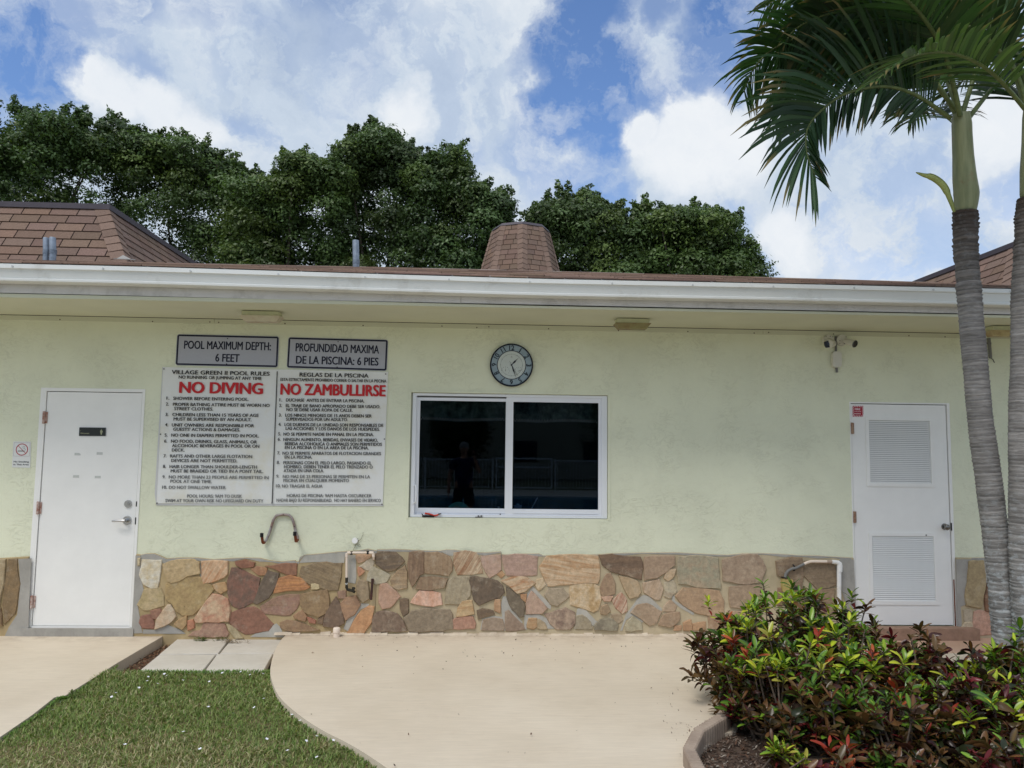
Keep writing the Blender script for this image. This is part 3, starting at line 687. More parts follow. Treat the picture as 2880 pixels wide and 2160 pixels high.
# ---------------------------------------------------------------- window
win = empty('window', ((wx0+wx1)/2, 0, wz0)); win.parent = bl; win['label'] = 'sliding service window with white frame and dark tinted panes'
Yw = .03
def X_(x, y, Y=Yw): return onY(A3(x, y), Y).x
def Z_(x, y, Y=Yw): return onY(A3(x, y), Y).z
gx0, gx1 = X_(169, 1080, .06), X_(861, 1080, .06); gx2, gx3 = X_(922, 1080), X_(1611, 1080)
gzt, gzb = Z_(500, 652, .06), Z_(500, 1518, .06); gzt2, gzb2 = Z_(1200, 662), Z_(1200, 1527)
m = MB()
of = (wx0+.014, wx1-.004, wz0+.004, wz1-.004)
fw = .042
m.box((of[0], Yw-.012, of[2]), (of[0]+.034, .12, of[3])); m.box((gx3+.028, Yw-.012, of[2]), (of[1], .12, of[3]))
m.box((of[0]+.034, Yw-.012, of[3]-.022), (gx3+.028, .12, of[3])); m.box((of[0]+.034, Yw-.012, of[2]), (gx3+.028, .12, of[2]+.02))
m.build('frame', VIN, win)
m = MB(); m.box((wx0, Yw-.0, of[2]), (of[0], .12, wz1)); m.box((wx0, Yw, wz1-.004), (wx1, .12, wz1)); m.build('edge_seal', mat('grey_seal', (170, 172, 160), .7), win)
def sash(x0, x1, zt, zb, xo0, xo1, zto, zbo, Y):
    m = MB(); m.box((xo0, Y, zbo), (x0, Y+.03, zto)); m.box((x1, Y, zbo), (xo1, Y+.03, zto)); m.box((x0, Y, zt), (x1, Y+.03, zto)); m.box((x0, Y, zbo), (x1, Y+.03, zb))
    m.box((x0, Y+.008, zb), (x1, Y+.012, zb+.004))
    return m.build('sash', VIN, win)
s1 = sash(gx0, gx1, gzt, gzb, of[0]+.0345, gx1+.02, gzt+.028, of[2]+.0205, .052)
s2 = sash(gx2, gx3, gzt2, gzb2, X_(862, 1080)+.003, gx3+.0275, of[3]-.0225, of[2]+.0205, Yw)
m = MB(); m.box((of[0]+.0345, .088, gzt+.0285), (gx1+.02, .095, of[3]-.0225)); m.build('track', mat('track_grey', (150, 152, 150), .6), win)
m = MB(); m.box((of[0]+.0345, .046, gzb-.036), (gx1, .0515, gzb-.033)); m.box((gx2+.01, .024, gzb2-.034), (gx3, .0295, gzb2-.031)); m.build('rail_ridge', VIN, win)
# tinted glass
gm = bpy.data.materials.new('tinted_glass'); gm.use_nodes = True; t = gm.node_tree; t.nodes.remove(t.nodes['Principled BSDF'])
tr = N(t, 'ShaderNodeBsdfTransparent'); tr.inputs[0].default_value = (.55, .6, .65, 1)
gl = N(t, 'ShaderNodeBsdfGlossy'); gl.inputs['Roughness'].default_value = .0; gl.inputs['Color'].default_value = (.55, .75, 1, 1)
fn = N(t, 'ShaderNodeFresnel'); fn.inputs[0].default_value = 1.4
mx = N(t, 'ShaderNodeMixShader'); L(t, M_(t, 'MULTIPLY', fn.outputs[0], .85), mx.inputs[0]); L(t, tr.outputs[0], mx.inputs[1]); L(t, gl.outputs[0], mx.inputs[2]); L(t, mx.outputs[0], t.nodes['Material Output'].inputs[0])
m = MB(); m.box((gx0-.003, .066, gzb-.003), (gx1+.003, .070, gzt+.003)); m.build('pane', gm, win)
m = MB(); m.box((gx2-.003, .044, gzb2-.003), (gx3+.003, .048, gzt2+.003)); m.build('pane', gm, win)
# pull handle of the left sash
hx = X_(135, 1400); hz0, hz1 = Z_(130, 1470), Z_(130, 1330)
m = MB(); m.box((of[0]+.010, .012, hz0-.015), (of[0]+.028, .0179, hz1+.02)); m.tube([(hx-.008, .02, hz0), (hx+.006, -.015, hz0-.001), (hx+.014, -.03, hz0+.02), (hx+.014, -.03, hz1-.02), (hx+.006, -.015, hz1+.001), (hx-.008, .02, hz1)], .0075, 10); m.build('handle', VIN, win)
m = MB(); a = X_(620, 1578, .0); b_ = X_(678, 1578, .0); z = of[2]+.004
m.box((a, .008, z-.004), (b_, .0178, z+.002)); m.ball((a+.028, .012, z+.009), .008); m.ball((a+.054, .012, z+.009), .009); m.build('latch', GRYM, win)
m = MB(); q = onY(A3(821, 1563), .05); m.disc((q.x, .049, q.z), (0, -1, 0), .005, .003, 10); m.build('screw', BLK, win)
# room behind the glass
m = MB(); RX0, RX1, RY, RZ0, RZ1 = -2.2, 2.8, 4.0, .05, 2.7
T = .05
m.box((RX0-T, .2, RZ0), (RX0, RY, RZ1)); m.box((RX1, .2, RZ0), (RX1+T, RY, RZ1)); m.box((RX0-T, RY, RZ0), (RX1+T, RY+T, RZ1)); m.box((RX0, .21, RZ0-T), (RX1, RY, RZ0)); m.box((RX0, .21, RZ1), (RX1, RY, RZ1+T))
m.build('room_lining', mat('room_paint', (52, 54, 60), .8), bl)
# ---------------------------------------------------------------- stone veneer
A1L = A1
top_line = [A5(40, 232), A5(100, 238), A5(150, 228), A5(215, 228), A5(270, 250), A5(310, 268), A5(420, 262), A5(570, 262), A5(690, 275), A5(760, 272), A5(860, 265), A5(960, 262), A5(1080, 265), A5(1160, 285), A5(1250, 293), A5(1368, 283), A5(1375, 295), A5(1398, 290), A5(1405, 258), A5(1440, 240), A5(1600, 226), A5(1700, 215), A5(1790, 208), A5(1880, 204), A5(1960, 190), A5(2040, 205),
            A6(0, 185), A6(200, 180), A6(400, 190), A6(560, 195), A6(700, 197), A6(770, 186), A6(860, 188), A6(1000, 205), A6(1100, 214), A6(1200, 218), A6(1380, 208), A6(1385, 240), A6(1520, 236), A6(1640, 232), A6(1800, 230), A6(1850, 252), A6(1960, 248),
            A7(0, 235), A7(230, 218), A7(330, 228), A7(460, 222), A7(600, 212), A7(900, 205), A7(1250, 202), A7(1500, 215), A7(1700, 226), A7(1800, 228), A7(1960, 212), A7(2150, 210), A4(0, 1225), A4(100, 1232), A4(180, 1233), A4(250, 1238), A4(350, 1244)]
MY = -.022
def wainscot(parent_pts, x_end_l, x_end_r, name='mortar_bed'):
    P = [onY(p, MY) for p in parent_pts]
    up = [(q.x, q.z) for q in P]; up[0] = (x_end_l, up[0][1]); up[-1] = (x_end_r, up[-1][1])
    dn = [(x_end_r, -.12), (x_end_l, -.12)]
    m = MB(); vs = []; n = len(up)
    for x, z in up: vs += [(x, MY, z), (x, -.0005, z+.004), (x, MY, -.12)]
    fs = []
    for i in range(n-1):
        a, b = i*3, (i+1)*3; fs += [(a+2, b+2, b, a), (a, b, b+1, a+1)]
    fs += [(0, 1, 2), (n*3-3, n*3-1, n*3-2)]
    m.add(vs, fs); return m.build(name, MORT, None)
ven = empty('stone_wainscot', (0, 0, 0)); ven.parent = bl
def adopt(o, par): o.parent = par; WL[o] = Vector((0, 0, 0)); return o
adopt(wainscot(top_line, o1[1]+.004, o2[0]-.006), ven)
adopt(wainscot([A1(-300, 1190), A1(-120, 1184), A1(0, 1180), A1(60, 1176), A1(110, 1173), A1(160, 1172)], WXL+.02, o1[0]-.004), ven)
adopt(wainscot([A4(872, 1243), A4(960, 1244), A4(1040, 1243), A4(1160, 1245), A4(1300, 1248), A4(2300, 1262)], o2[1]+.004, WXR-.02), ven)
# grey cement strips and smears over the mortar
def patch(zf, pts, m_=None, y=MY-.004):
    P = [onY(zf(*p), y) for p in pts]; m = MB(); m.prism([Vector((q.x, y, q.z)) for q in P], (0, .0035, 0))
    return m.build('cement_patch', m_ or CEM, ven)
patch(A5, [(62, 240), (100, 243), (118, 285), (105, 420), (128, 520), (78, 640), (95, 740), (110, 840), (120, 875), (50, 878), (30, 860)])
patch(A5, [(105, 243), (215, 233), (275, 258), (300, 275), (420, 268), (560, 268), (600, 285), (520, 276), (380, 276), (290, 305), (270, 284), (118, 284)])
patch(A5, [(575, 300), (592, 292), (606, 420), (625, 466), (605, 462), (586, 385)])
patch(A5, [(122, 845), (212, 848), (322, 806), (430, 850), (470, 880), (122, 880)])
patch(A5, [(1400, 300), (1440, 246), (1600, 232), (1780, 216), (1770, 300), (1700, 300), (1560, 292)], SMEAR)
patch(A5, [(1790, 235), (1865, 235), (1870, 420), (1860, 470), (1800, 460)], SMEAR)
patch(A5, [(1000, 905), (1040, 880), (1130, 862), (1180, 815), (1215, 795), (1250, 830), (1270, 880), (1280, 910)], SMEAR)
patch(A5, [(1765, 840), (1800, 745), (1860, 660), (1910, 632), (1975, 636), (1965, 656), (1905, 680), (1850, 760), (1800, 860)], SMEAR)
patch(A6, [(715, 205), (770, 190), (855, 192), (845, 250), (800, 245)], SMEAR)
patch(A6, [(1650, 700), (1690, 640), (1735, 590), (1780, 640), (1860, 720), (1935, 800), (1930, 850), (1890, 820), (1760, 670), (1730, 640), (1700, 680), (1670, 760)], SMEAR)
patch(A6, [(1150, 1070), (1170, 950), (1300, 915), (1390, 930), (1380, 790), (1400, 700), (1450, 700), (1520, 860), (1620, 990), (1600, 1000), (1460, 850), (1420, 900), (1425, 1080), (1405, 1080), (1390, 955), (1200, 960), (1180, 1075)], SMEAR)
patch(A6, [(1640, 905), (1800, 900), (1900, 950), (1990, 1060), (1900, 1060), (1790, 950), (1720, 935), (1660, 1010), (1665, 1070), (1635, 1060)], SMEAR)
patch(A6, [(1810, 400), (1870, 470), (1920, 510), (1915, 600), (1880, 580), (1850, 500)], SMEAR)
patch(A7, [(205, 990), (230, 790), (260, 770), (330, 800), (440, 920), (420, 990), (395, 960), (300, 850), (235, 850), (220, 990)], SMEAR)
patch(A7, [(680, 1010), (740, 840), (860, 680), (920, 640), (980, 650), (1110, 780), (1110, 810), (950, 720), (870, 740), (780, 830), (840, 850), (930, 910), (900, 930), (800, 860), (740, 900), (700, 1010)], SMEAR)
patch(A7, [(1215, 660), (1240, 640), (1250, 700), (1330, 745), (1450, 815), (1440, 850), (1300, 770), (1220, 700)], SMEAR)
patch(A4, [(265, 1300), (280, 1262), (300, 1248), (362, 1252), (370, 1400), (375, 1500), (330, 1500), (300, 1400), (272, 1330)])
patch(A4, [(882, 1250), (1036, 1250), (1034, 1258), (945, 1262), (935, 1380), (930, 1480), (905, 1490), (912, 1600), (890, 1620), (886, 1500)])
patch(A4, [(1022, 1262), (1042, 1260), (1045, 1370), (1030, 1400)], SMEAR)
patch(A1, [(85, 1182), (146, 1178), (140, 1300), (132, 1500), (90, 1560), (20, 1545), (40, 1500), (80, 1440), (95, 1300)])
def top_strip(pts, x0c, x1c, wpx):
    P = [onY(p, MY-.002) for p in pts]; P = [q for q in P if x0c < q.x < x1c]
    for i in range(len(P)-1):
        pass
    vs = []; m = MB()
    for i, q in enumerate(P): h = wpx*(.55+.45*math.sin(i*1.9+q.x*7)); vs += [(q.x, MY-.0025, q.z+.0005), (q.x, MY-.0025, q.z-h), (q.x, MY+.001, q.z+.0015)]
    fs = []
    for i in range(len(P)-1): a, b = i*3, i*3+3; fs += [(a+1, b+1, b, a), (a, b, b+2, a+2)]
    m.add(vs, fs); return m.build('cement_patch', CEM, ven)
top_strip(top_line, o1[1]+.005, o2[0]-.007, .026)
top_strip([A4(872, 1243), A4(960, 1244), A4(1040, 1243), A4(1160, 1245), A4(1300, 1248)], o2[1]+.004, 7, .02)
# (zoom, first colour, second colour, banding 0..1, band angle deg, outline)
ST = [
(A5, (205, 186, 142), (222, 218, 202), .2, 0, [(118, 282), (270, 284), (264, 340), (250, 420), (238, 500), (190, 504), (130, 470), (100, 400), (113, 340)]),
(A5, (196, 168, 118), (178, 150, 98), .5, 10, [(290, 315), (360, 290), (440, 280), (530, 275), (575, 300), (584, 385), (480, 403), (420, 440), (360, 458), (330, 440), (305, 380)]),
(A5, (196, 136, 84), (216, 182, 142), .8, 60, [(606, 292), (740, 290), (812, 292), (808, 390), (780, 415), (690, 452), (625, 465), (610, 420)]),
(A5, (172, 152, 98), (186, 164, 118), .3, 0, [(134, 524), (262, 512), (283, 570), (285, 648), (180, 680), (130, 682), (80, 642), (118, 582)]),
(A5, (178, 150, 88), (160, 130, 74), .3, 40, [(320, 475), (420, 448), (500, 414), (590, 424), (630, 466), (680, 490), (695, 520), (650, 580), (600, 655), (530, 720), (450, 725), (400, 690), (372, 640), (318, 600)]),
(A5, (184, 138, 80), (190, 150, 96), .2, 0, [(700, 482), (790, 467), (806, 520), (760, 545), (716, 512)]),
(A5, (146, 82, 50), (120, 62, 38), .4, 0, [(885, 292), (960, 282), (1030, 300), (1020, 330), (930, 336), (892, 316)]),
(A5, (172, 118, 68), (150, 92, 56), .3, 0, [(1010, 350), (1060, 336), (1130, 346), (1125, 398), (1070, 394)]),
(A5, (150, 92, 54), (132, 80, 54), .4, 0, [(1130, 328), (1240, 316), (1375, 310), (1370, 400), (1300, 392), (1200, 350)]),
(A5, (134, 76, 58), (84, 60, 50), .3, 80, [(850, 348), (900, 352), (1000, 402), (1075, 430), (1060, 520), (1020, 618), (960, 650), (910, 668), (850, 640), (825, 560), (820, 450)]),
(A5, (72, 60, 50), (98, 80, 64), .5, 60, [(1145, 370), (1190, 387), (1232, 392), (1210, 480), (1150, 580), (1060, 633), (1030, 620), (1080, 500)]),
(A5, (198, 128, 52), (164, 98, 44), .9, 5, [(1242, 430), (1330, 408), (1420, 432), (1480, 500), (1440, 520), (1300, 522), (1200, 545), (1217, 490)]),
(A5, (142, 120, 82), (112, 92, 62), .7, -20, [(1430, 335), (1560, 306), (1745, 306), (1735, 420), (1710, 520), (1640, 520), (1540, 490), (1450, 450), (1410, 400)]),
(A5, (205, 186, 138), (190, 170, 120), .2, 0, [(1505, 477), (1555, 482), (1560, 506), (1510, 510)]),
(A5, (152, 108, 92), (140, 104, 72), .5, 0, [(1180, 602), (1280, 572), (1400, 567), (1410, 610), (1370, 680), (1320, 725), (1230, 720), (1130, 715), (1085, 660)]),
(A5, (128, 98, 60), (150, 120, 74), .4, 0, [(1416, 562), (1500, 548), (1625, 524), (1640, 600), (1638, 690), (1560, 735), (1450, 700), (1417, 640)]),
(A5, (184, 116, 84), (208, 176, 136), .3, 30, [(690, 562), (760, 572), (810, 602), (830, 690), (820, 775), (700, 778), (560, 783), (552, 750), (600, 680), (640, 622)]),
(A5, (206, 188, 158), (196, 164, 128), .2, 0, [(320, 652), (345, 652), (385, 740), (340, 788), (250, 828), (222, 838), (240, 760), (290, 692)]),
(A5, (142, 82, 62), (122, 70, 54), .3, 0, [(112, 742), (180, 732), (200, 762), (210, 833), (120, 828), (97, 790)]),
(A5, (130, 78, 60), (150, 100, 74), .3, 0, [(190, 698), (258, 682), (268, 702), (238, 757), (205, 745)]),
(A5, (142, 84, 60), (124, 72, 50), .3, 20, [(850, 712), (930, 682), (1030, 668), (1090, 702), (1140, 760), (1182, 800), (1140, 855), (1020, 872), (960, 878), (885, 830), (832, 790), (832, 740)]),
(A5, (158, 108, 88), (180, 140, 112), .4, 70, [(622, 802), (700, 792), (780, 802), (815, 880), (800, 905), (640, 900), (500, 896), (540, 862), (600, 850)]),
(A5, (184, 168, 126), (160, 142, 98), .3, 0, [(812, 804), (850, 822), (900, 872), (940, 912), (880, 912), (832, 850)]),
(A5, (168, 128, 72), (178, 144, 90), .3, 0, [(402, 782), (478, 734), (474, 800), (440, 838), (386, 800)]),
(A5, (178, 102, 62), (190, 120, 80), .2, 0, [(492, 782), (528, 772), (538, 826), (492, 846)]),
(A5, (128, 94, 62), (150, 116, 76), .4, 0, [(1252, 792), (1300, 774), (1420, 797), (1560, 848), (1480, 858), (1300, 850), (1257, 830)]),
(A5, (152, 78, 54), (160, 96, 66), .2, 0, [(1470, 747), (1528, 772), (1528, 793), (1490, 785)]),
(A5, (108, 82, 60), (84, 62, 50), .3, 0, [(1700, 584), (1738, 660), (1763, 788), (1700, 823), (1602, 810), (1622, 720), (1662, 642)]),
(A5, (162, 118, 74), (150, 108, 72), .3, 0, [(1362, 732), (1428, 694), (1456, 738), (1448, 772), (1372, 750)]),
(A5, (168, 124, 84), (150, 110, 80), .3, 0, [(1782, 592), (1860, 574), (1896, 640), (1850, 716), (1782, 765), (1745, 640)]),
(A5, (152, 116, 92), (140, 104, 82), .2, 0, [(1722, 543), (1778, 533), (1773, 588), (1727, 584)]),
(A5, (128, 98, 68), (110, 84, 58), .6, 60, [(1562, 762), (1598, 734), (1588, 798), (1553, 790)]),
(A5, (184, 124, 68), (200, 146, 92), .4, 70, [(2010, 664), (1990, 780), (1932, 866), (1797, 868), (1855, 775), (1920, 694), (1965, 660)]),
(A6, (98, 72, 56), (128, 108, 88), .1, 0, [(3, 885), (100, 873), (220, 903), (285, 980), (325, 1080), (0, 1090), (-50, 1085), (-45, 960)]),
(A5, (206, 168, 134), (196, 150, 112), .2, 0, [(1872, 262), (1874, 236), (1998, 240), (1960, 264), (1890, 298)]),
(A5, (198, 184, 160), (180, 166, 140), .2, 0, [(1892, 332), (1990, 272), (2008, 302), (1970, 358), (1912, 330)]),
(A5, (200, 136, 94), (186, 120, 80), .2, 0, [(1886, 338), (1928, 370), (1892, 402)]),
(A5, (170, 160, 130), (182, 174, 148), .2, 0, [(2002, 335), (2080, 372), (2138, 402), (2108, 453), (2030, 468), (1962, 440), (1972, 390)]),
(A5, (142, 122, 88), (150, 130, 100), .6, 80, [(1890, 444), (1958, 462), (1970, 588), (1922, 618), (1882, 560), (1877, 482)]),
(A6, (186, 146, 122), (174, 130, 100), .2, 0, [(42, 574), (110, 568), (198, 642), (252, 702), (140, 818), (62, 833), (27, 760), (32, 640)]),
(A6, (114, 92, 64), (76, 60, 46), .8, 5, [(-10, 235), (60, 210), (200, 218), (268, 272), (298, 312), (200, 398), (130, 414), (60, 380), (0, 340)]),
(A6, (168, 138, 98), (128, 104, 74), .7, 0, [(162, 522), (232, 422), (310, 364), (328, 440), (328, 598), (240, 618), (182, 590)]),
(A6, (110, 80, 56), (134, 104, 74), .9, 88, [(362, 222), (480, 208), (516, 215), (512, 440), (470, 458), (430, 538), (392, 588), (362, 500), (348, 350)]),
(A6, (156, 130, 98), (142, 112, 78), .9, 88, [(535, 217), (680, 218), (800, 263), (833, 340), (828, 408), (790, 465), (700, 448), (540, 436)]),
(A6, (196, 172, 138), (146, 94, 50), .9, 58, [(862, 222), (980, 204), (1100, 228), (1148, 330), (1168, 438), (1050, 453), (902, 453), (862, 330)]),
(A6, (186, 152, 136), (176, 142, 118), .3, 0, [(1162, 262), (1370, 248), (1373, 400), (1330, 438), (1252, 490), (1212, 420), (1172, 330)]),
(A6, (180, 144, 130), (168, 134, 114), .7, 0, [(1402, 248), (1600, 243), (1778, 262), (1768, 458), (1600, 466), (1452, 463), (1412, 340)]),
(A6, (186, 142, 92), (170, 120, 72), .3, 0, [(1342, 452), (1385, 428), (1413, 460), (1380, 488)]),
(A6, (144, 120, 90), (130, 100, 70), .8, 88, [(442, 610), (492, 493), (620, 493), (778, 502), (742, 600), (600, 622)]),
(A6, (164, 152, 124), (150, 136, 106), .8, 80, [(792, 542), (850, 494), (1000, 494), (1033, 580), (1028, 688), (950, 776), (762, 778), (772, 680)]),
(A6, (208, 150, 118), (222, 180, 156), .5, 85, [(402, 740), (480, 643), (600, 652), (698, 672), (718, 788), (620, 808), (470, 788), (384, 770)]),
(A6, (98, 78, 58), (66, 54, 44), .3, 80, [(1042, 492), (1110, 488), (1220, 512), (1330, 533), (1388, 582), (1408, 658), (1358, 708), (1230, 748), (1140, 792), (1082, 730), (1062, 620), (1037, 560)]),
(A6, (204, 176, 138), (178, 118, 64), .9, 15, [(1392, 533), (1500, 493), (1650, 493), (1748, 552), (1690, 598), (1640, 638), (1560, 658), (1500, 600)]),
(A7, (208, 180, 142), (184, 138, 88), .95, -8, [(-150, 352), (-110, 300), (-80, 245), (-20, 240), (200, 228), (438, 238), (453, 300), (457, 470), (438, 518), (300, 508), (100, 527), (-60, 543), (-98, 470)]),
(A6, (86, 76, 60), (104, 94, 74), .4, 50, [(1440, 606), (1500, 643), (1598, 740), (1637, 800), (1618, 918), (1582, 918), (1502, 830), (1452, 720)]),
(A6, (182, 134, 84), (170, 120, 72), .2, 0, [(1602, 684), (1658, 682), (1648, 758), (1612, 720)]),
(A6, (184, 150, 130), (172, 140, 116), .4, 85, [(1718, 652), (1757, 684), (1885, 828), (1830, 886), (1664, 886), (1668, 770)]),
(A6, (154, 138, 112), (164, 148, 122), .2, 0, [(1912, 622), (2058, 618), (2127, 700), (2000, 802), (1932, 780), (1873, 690)]),
(A6, (204, 184, 150), (190, 160, 116), .5, 60, [(1782, 522), (1840, 508), (1868, 570), (1800, 628), (1772, 580)]),
(A6, (194, 164, 114), (172, 128, 74), .9, 5, [(952, 762), (1048, 752), (1073, 888), (1000, 903), (892, 922), (912, 830)]),
(A6, (166, 112, 88), (176, 128, 104), .3, 0, [(852, 962), (950, 933), (1058, 933), (1088, 1000), (1078, 1053), (862, 1058)]),
(A6, (120, 106, 84), (138, 122, 98), .4, 30, [(305, 940), (400, 864), (560, 843), (800, 853), (828, 900), (838, 1058), (700, 1083), (362, 1083)]),
(A6, (88, 68, 48), (108, 84, 58), .3, 0, [(262, 752), (300, 733), (343, 742), (343, 878), (290, 908), (267, 830)]),
(A6, (112, 88, 58), (86, 68, 50), .4, 10, [(1122, 862), (1180, 847), (1278, 862), (1298, 898), (1180, 928), (1132, 948)]),
(A6, (154, 134, 114), (142, 120, 96), .2, 0, [(1192, 964), (1300, 950), (1386, 960), (1408, 1050), (1400, 1077), (1172, 1073)]),
(A6, (148, 124, 104), (136, 112, 92), .5, 70, [(1432, 880), (1470, 862), (1540, 955), (1618, 1012), (1638, 1063), (1442, 1078)]),
(A6, (184, 144, 102), (170, 126, 84), .3, 0, [(1314, 744), (1368, 742), (1368, 878), (1312, 850)]),
(A6, (168, 124, 74), (184, 150, 104), .3, 0, [(1692, 953), (1768, 953), (1773, 1030), (1740, 1057), (1676, 1040)]),
(A6, (174, 154, 118), (160, 140, 106), .3, 0, [(1785, 955), (1858, 1002), (1888, 1057), (1793, 1050)]),
(A6, (176, 150, 126), (110, 84, 72), .1, 0, [(1872, 902), (1960, 883), (2060, 853), (2090, 835), (2187, 882), (2197, 990), (2147, 1057), (2000, 1057), (1932, 1000)]),
(A7, (180, 144, 86), (212, 190, 154), .1, 0, [(168, 553), (250, 523), (380, 523), (458, 562), (477, 680), (448, 788), (400, 812), (280, 768), (173, 738)]),
(A7, (88, 64, 46), (116, 86, 60), .7, 5, [(468, 228), (600, 220), (700, 243), (878, 248), (902, 300), (893, 478), (800, 448), (700, 418), (592, 393), (503, 330)]),
(A7, (170, 142, 114), (152, 124, 98), .4, 5, [(943, 254), (1238, 243), (1238, 330), (1150, 398), (1060, 457), (937, 478)]),
(A7, (188, 158, 118), (196, 172, 138), .3, 0, [(1143, 460), (1180, 382), (1253, 378), (1230, 438), (1180, 488)]),
(A7, (170, 150, 120), (150, 148, 122), .1, 0, [(1292, 246), (1480, 238), (1688, 263), (1698, 400), (1717, 568), (1560, 558), (1293, 518), (1278, 380)]),
(A7, (168, 144, 118), (148, 122, 98), .1, 0, [(1753, 274), (1950, 230), (2100, 228), (2147, 280), (2182, 360), (2138, 498), (2000, 522), (1753, 488)]),
(A7, (164, 134, 100), (140, 108, 80), .2, 0, [(493, 533), (540, 434), (580, 424), (618, 520), (618, 618), (500, 648), (483, 600)]),
(A7, (184, 160, 122), (168, 138, 98), .5, 60, [(673, 444), (780, 473), (858, 503), (888, 600), (858, 648), (780, 668), (742, 600), (693, 500)]),
(A7, (194, 170, 142), (176, 146, 114), .9, 70, [(923, 522), (1080, 484), (1117, 580), (1088, 678), (1040, 678), (933, 610)]),
(A7, (188, 178, 150), (176, 162, 132), .3, 0, [(1143, 522), (1230, 494), (1262, 590), (1248, 617), (1152, 598)]),
(A7, (178, 166, 138), (168, 150, 122), .3, 0, [(1152, 622), (1228, 627), (1200, 668), (1145, 650)]),
(A7, (180, 146, 108), (160, 126, 92), .2, 0, [(1262, 652), (1340, 570), (1500, 582), (1700, 602), (1747, 700), (1747, 848), (1600, 848), (1450, 808), (1332, 738)]),
(A7, (204, 180, 152), (166, 102, 74), .9, 62, [(603, 702), (690, 624), (738, 690), (747, 798), (700, 827), (642, 770)]),
(A7, (170, 144, 116), (152, 126, 98), .3, 0, [(800, 824), (862, 752), (960, 737), (1100, 812), (1048, 927), (980, 947), (902, 880)]),
(A7, (174, 168, 138), (160, 148, 116), .3, 0, [(743, 960), (810, 868), (893, 932), (903, 998), (743, 1006)]),
(A7, (164, 134, 104), (150, 122, 92), .2, 0, [(1133, 852), (1288, 823), (1288, 900), (1200, 967), (1085, 947)]),
(A7, (170, 140, 110), (180, 156, 126), .3, 0, [(1143, 762), (1200, 704), (1257, 760), (1238, 807), (1133, 807)]),
(A7, (158, 148, 124), (146, 134, 106), .3, 0, [(226, 864), (290, 855), (365, 922), (386, 988), (224, 988)]),
(A7, (144, 118, 84), (158, 132, 98), .3, 0, [(493, 762), (540, 743), (568, 808), (530, 838), (484, 828)]),
(A7, (114, 108, 90), (148, 142, 118), .1, 0, [(414, 960), (480, 903), (590, 893), (648, 950), (638, 1003), (423, 998)]),
(A7, (184, 140, 94), (166, 122, 82), .3, 0, [(1343, 933), (1408, 903), (1418, 998), (1343, 998)]),
(A7, (186, 142, 96), (170, 128, 88), .3, 0, [(1443, 943), (1558, 922), (1558, 988), (1443, 998)]),
(A7, (188, 142, 98), (170, 128, 90), .3, 0, [(1253, 963), (1308, 962), (1308, 998), (1245, 1003)]),
(A7, (206, 168, 140), (184, 140, 110), .5, 0, [(493, 663), (598, 654), (570, 698), (522, 698)]),
(A7, (160, 140, 110), (150, 128, 98), .3, 0, [(600, 850), (680, 845), (700, 900), (650, 930), (600, 890)]),
(A7, (168, 132, 96), (150, 118, 86), .4, 0, [(1600, 870), (1760, 868), (1790, 990), (1610, 1000)]),
(A7, (150, 124, 96), (166, 140, 112), .4, 0, [(1820, 560), (2130, 545), (2160, 700), (2050, 800), (1830, 760)]),
(A7, (176, 146, 112), (160, 128, 96), .4, 0, [(1810, 810), (2040, 830), (2100, 990), (1830, 1000)]),
(A4, (136, 112, 82), (120, 96, 70), .7, 5, [(-28, 1262), (50, 1242), (98, 1246), (103, 1330), (96, 1395), (20, 1350), (-20, 1330)]),
(A4, (130, 110, 80), (118, 96, 70), .7, 5, [(117, 1262), (250, 1262), (268, 1300), (270, 1378), (180, 1398), (112, 1330)]),
(A4, (136, 96, 66), (124, 88, 62), .3, 0, [(60, 1400), (118, 1400), (118, 1500), (60, 1500)]),
(A4, (128, 92, 66), (140, 106, 78), .3, 0, [(-20, 1400), (0, 1400), (0, 1480), (-22, 1480)]),
(A4, (150, 124, 90), (136, 108, 80), .3, 0, [(130, 1420), (262, 1400), (262, 1530), (140, 1560)]),
(A4, (166, 146, 100), (146, 126, 84), .2, 0, [(948, 1264), (1018, 1260), (1028, 1330), (1025, 1400), (1008, 1492), (936, 1480), (930, 1430), (944, 1370)]),
(A4, (130, 84, 48), (96, 60, 38), .8, 5, [(1040, 1376), (1062, 1370), (1074, 1440), (1076, 1518), (1032, 1506), (1030, 1440)]),
(A4, (158, 132, 98), (140, 112, 82), .3, 0, [(1050, 1262), (1150, 1262), (1150, 1362), (1056, 1362)]),
(A4, (200, 152, 128), (188, 138, 112), .2, 0, [(978, 1520), (1000, 1512), (1068, 1524), (1080, 1600), (1076, 1628), (985, 1632), (972, 1580)]),
(A4, (168, 154, 130), (184, 170, 142), .2, 0, [(922, 1512), (962, 1512), (962, 1562), (930, 1572)]),
(A4, (206, 188, 156), (190, 168, 132), .2, 0, [(912, 1600), (928, 1575), (958, 1572), (968, 1634), (908, 1640)]),
(A4, (150, 118, 84), (136, 106, 78), .3, 0, [(1092, 1380), (1190, 1380), (1200, 1500), (1100, 1510)]),
(A4, (172, 138, 108), (158, 124, 96), .3, 0, [(1100, 1530), (1210, 1520), (1220, 1630), (1100, 1635)]),
(A1, (126, 98, 52), (106, 84, 46), .4, 80, [(38, 1188), (78, 1186), (88, 1300), (70, 1430), (20, 1480), (12, 1390), (26, 1280)]),
(A1, (170, 152, 116), (148, 126, 86), .3, 0, [(-70, 1192), (25, 1188), (14, 1300), (-4, 1400), (-80, 1400)]),
(A1, (136, 104, 58), (120, 90, 52), .3, 0, [(-70, 1420), (0, 1415), (8, 1490), (-70, 1480)]),
(A1, (196, 178, 136), (206, 190, 152), .2, 0, [(644, 1182), (652, 1182), (651, 1206), (643, 1206)]),
]
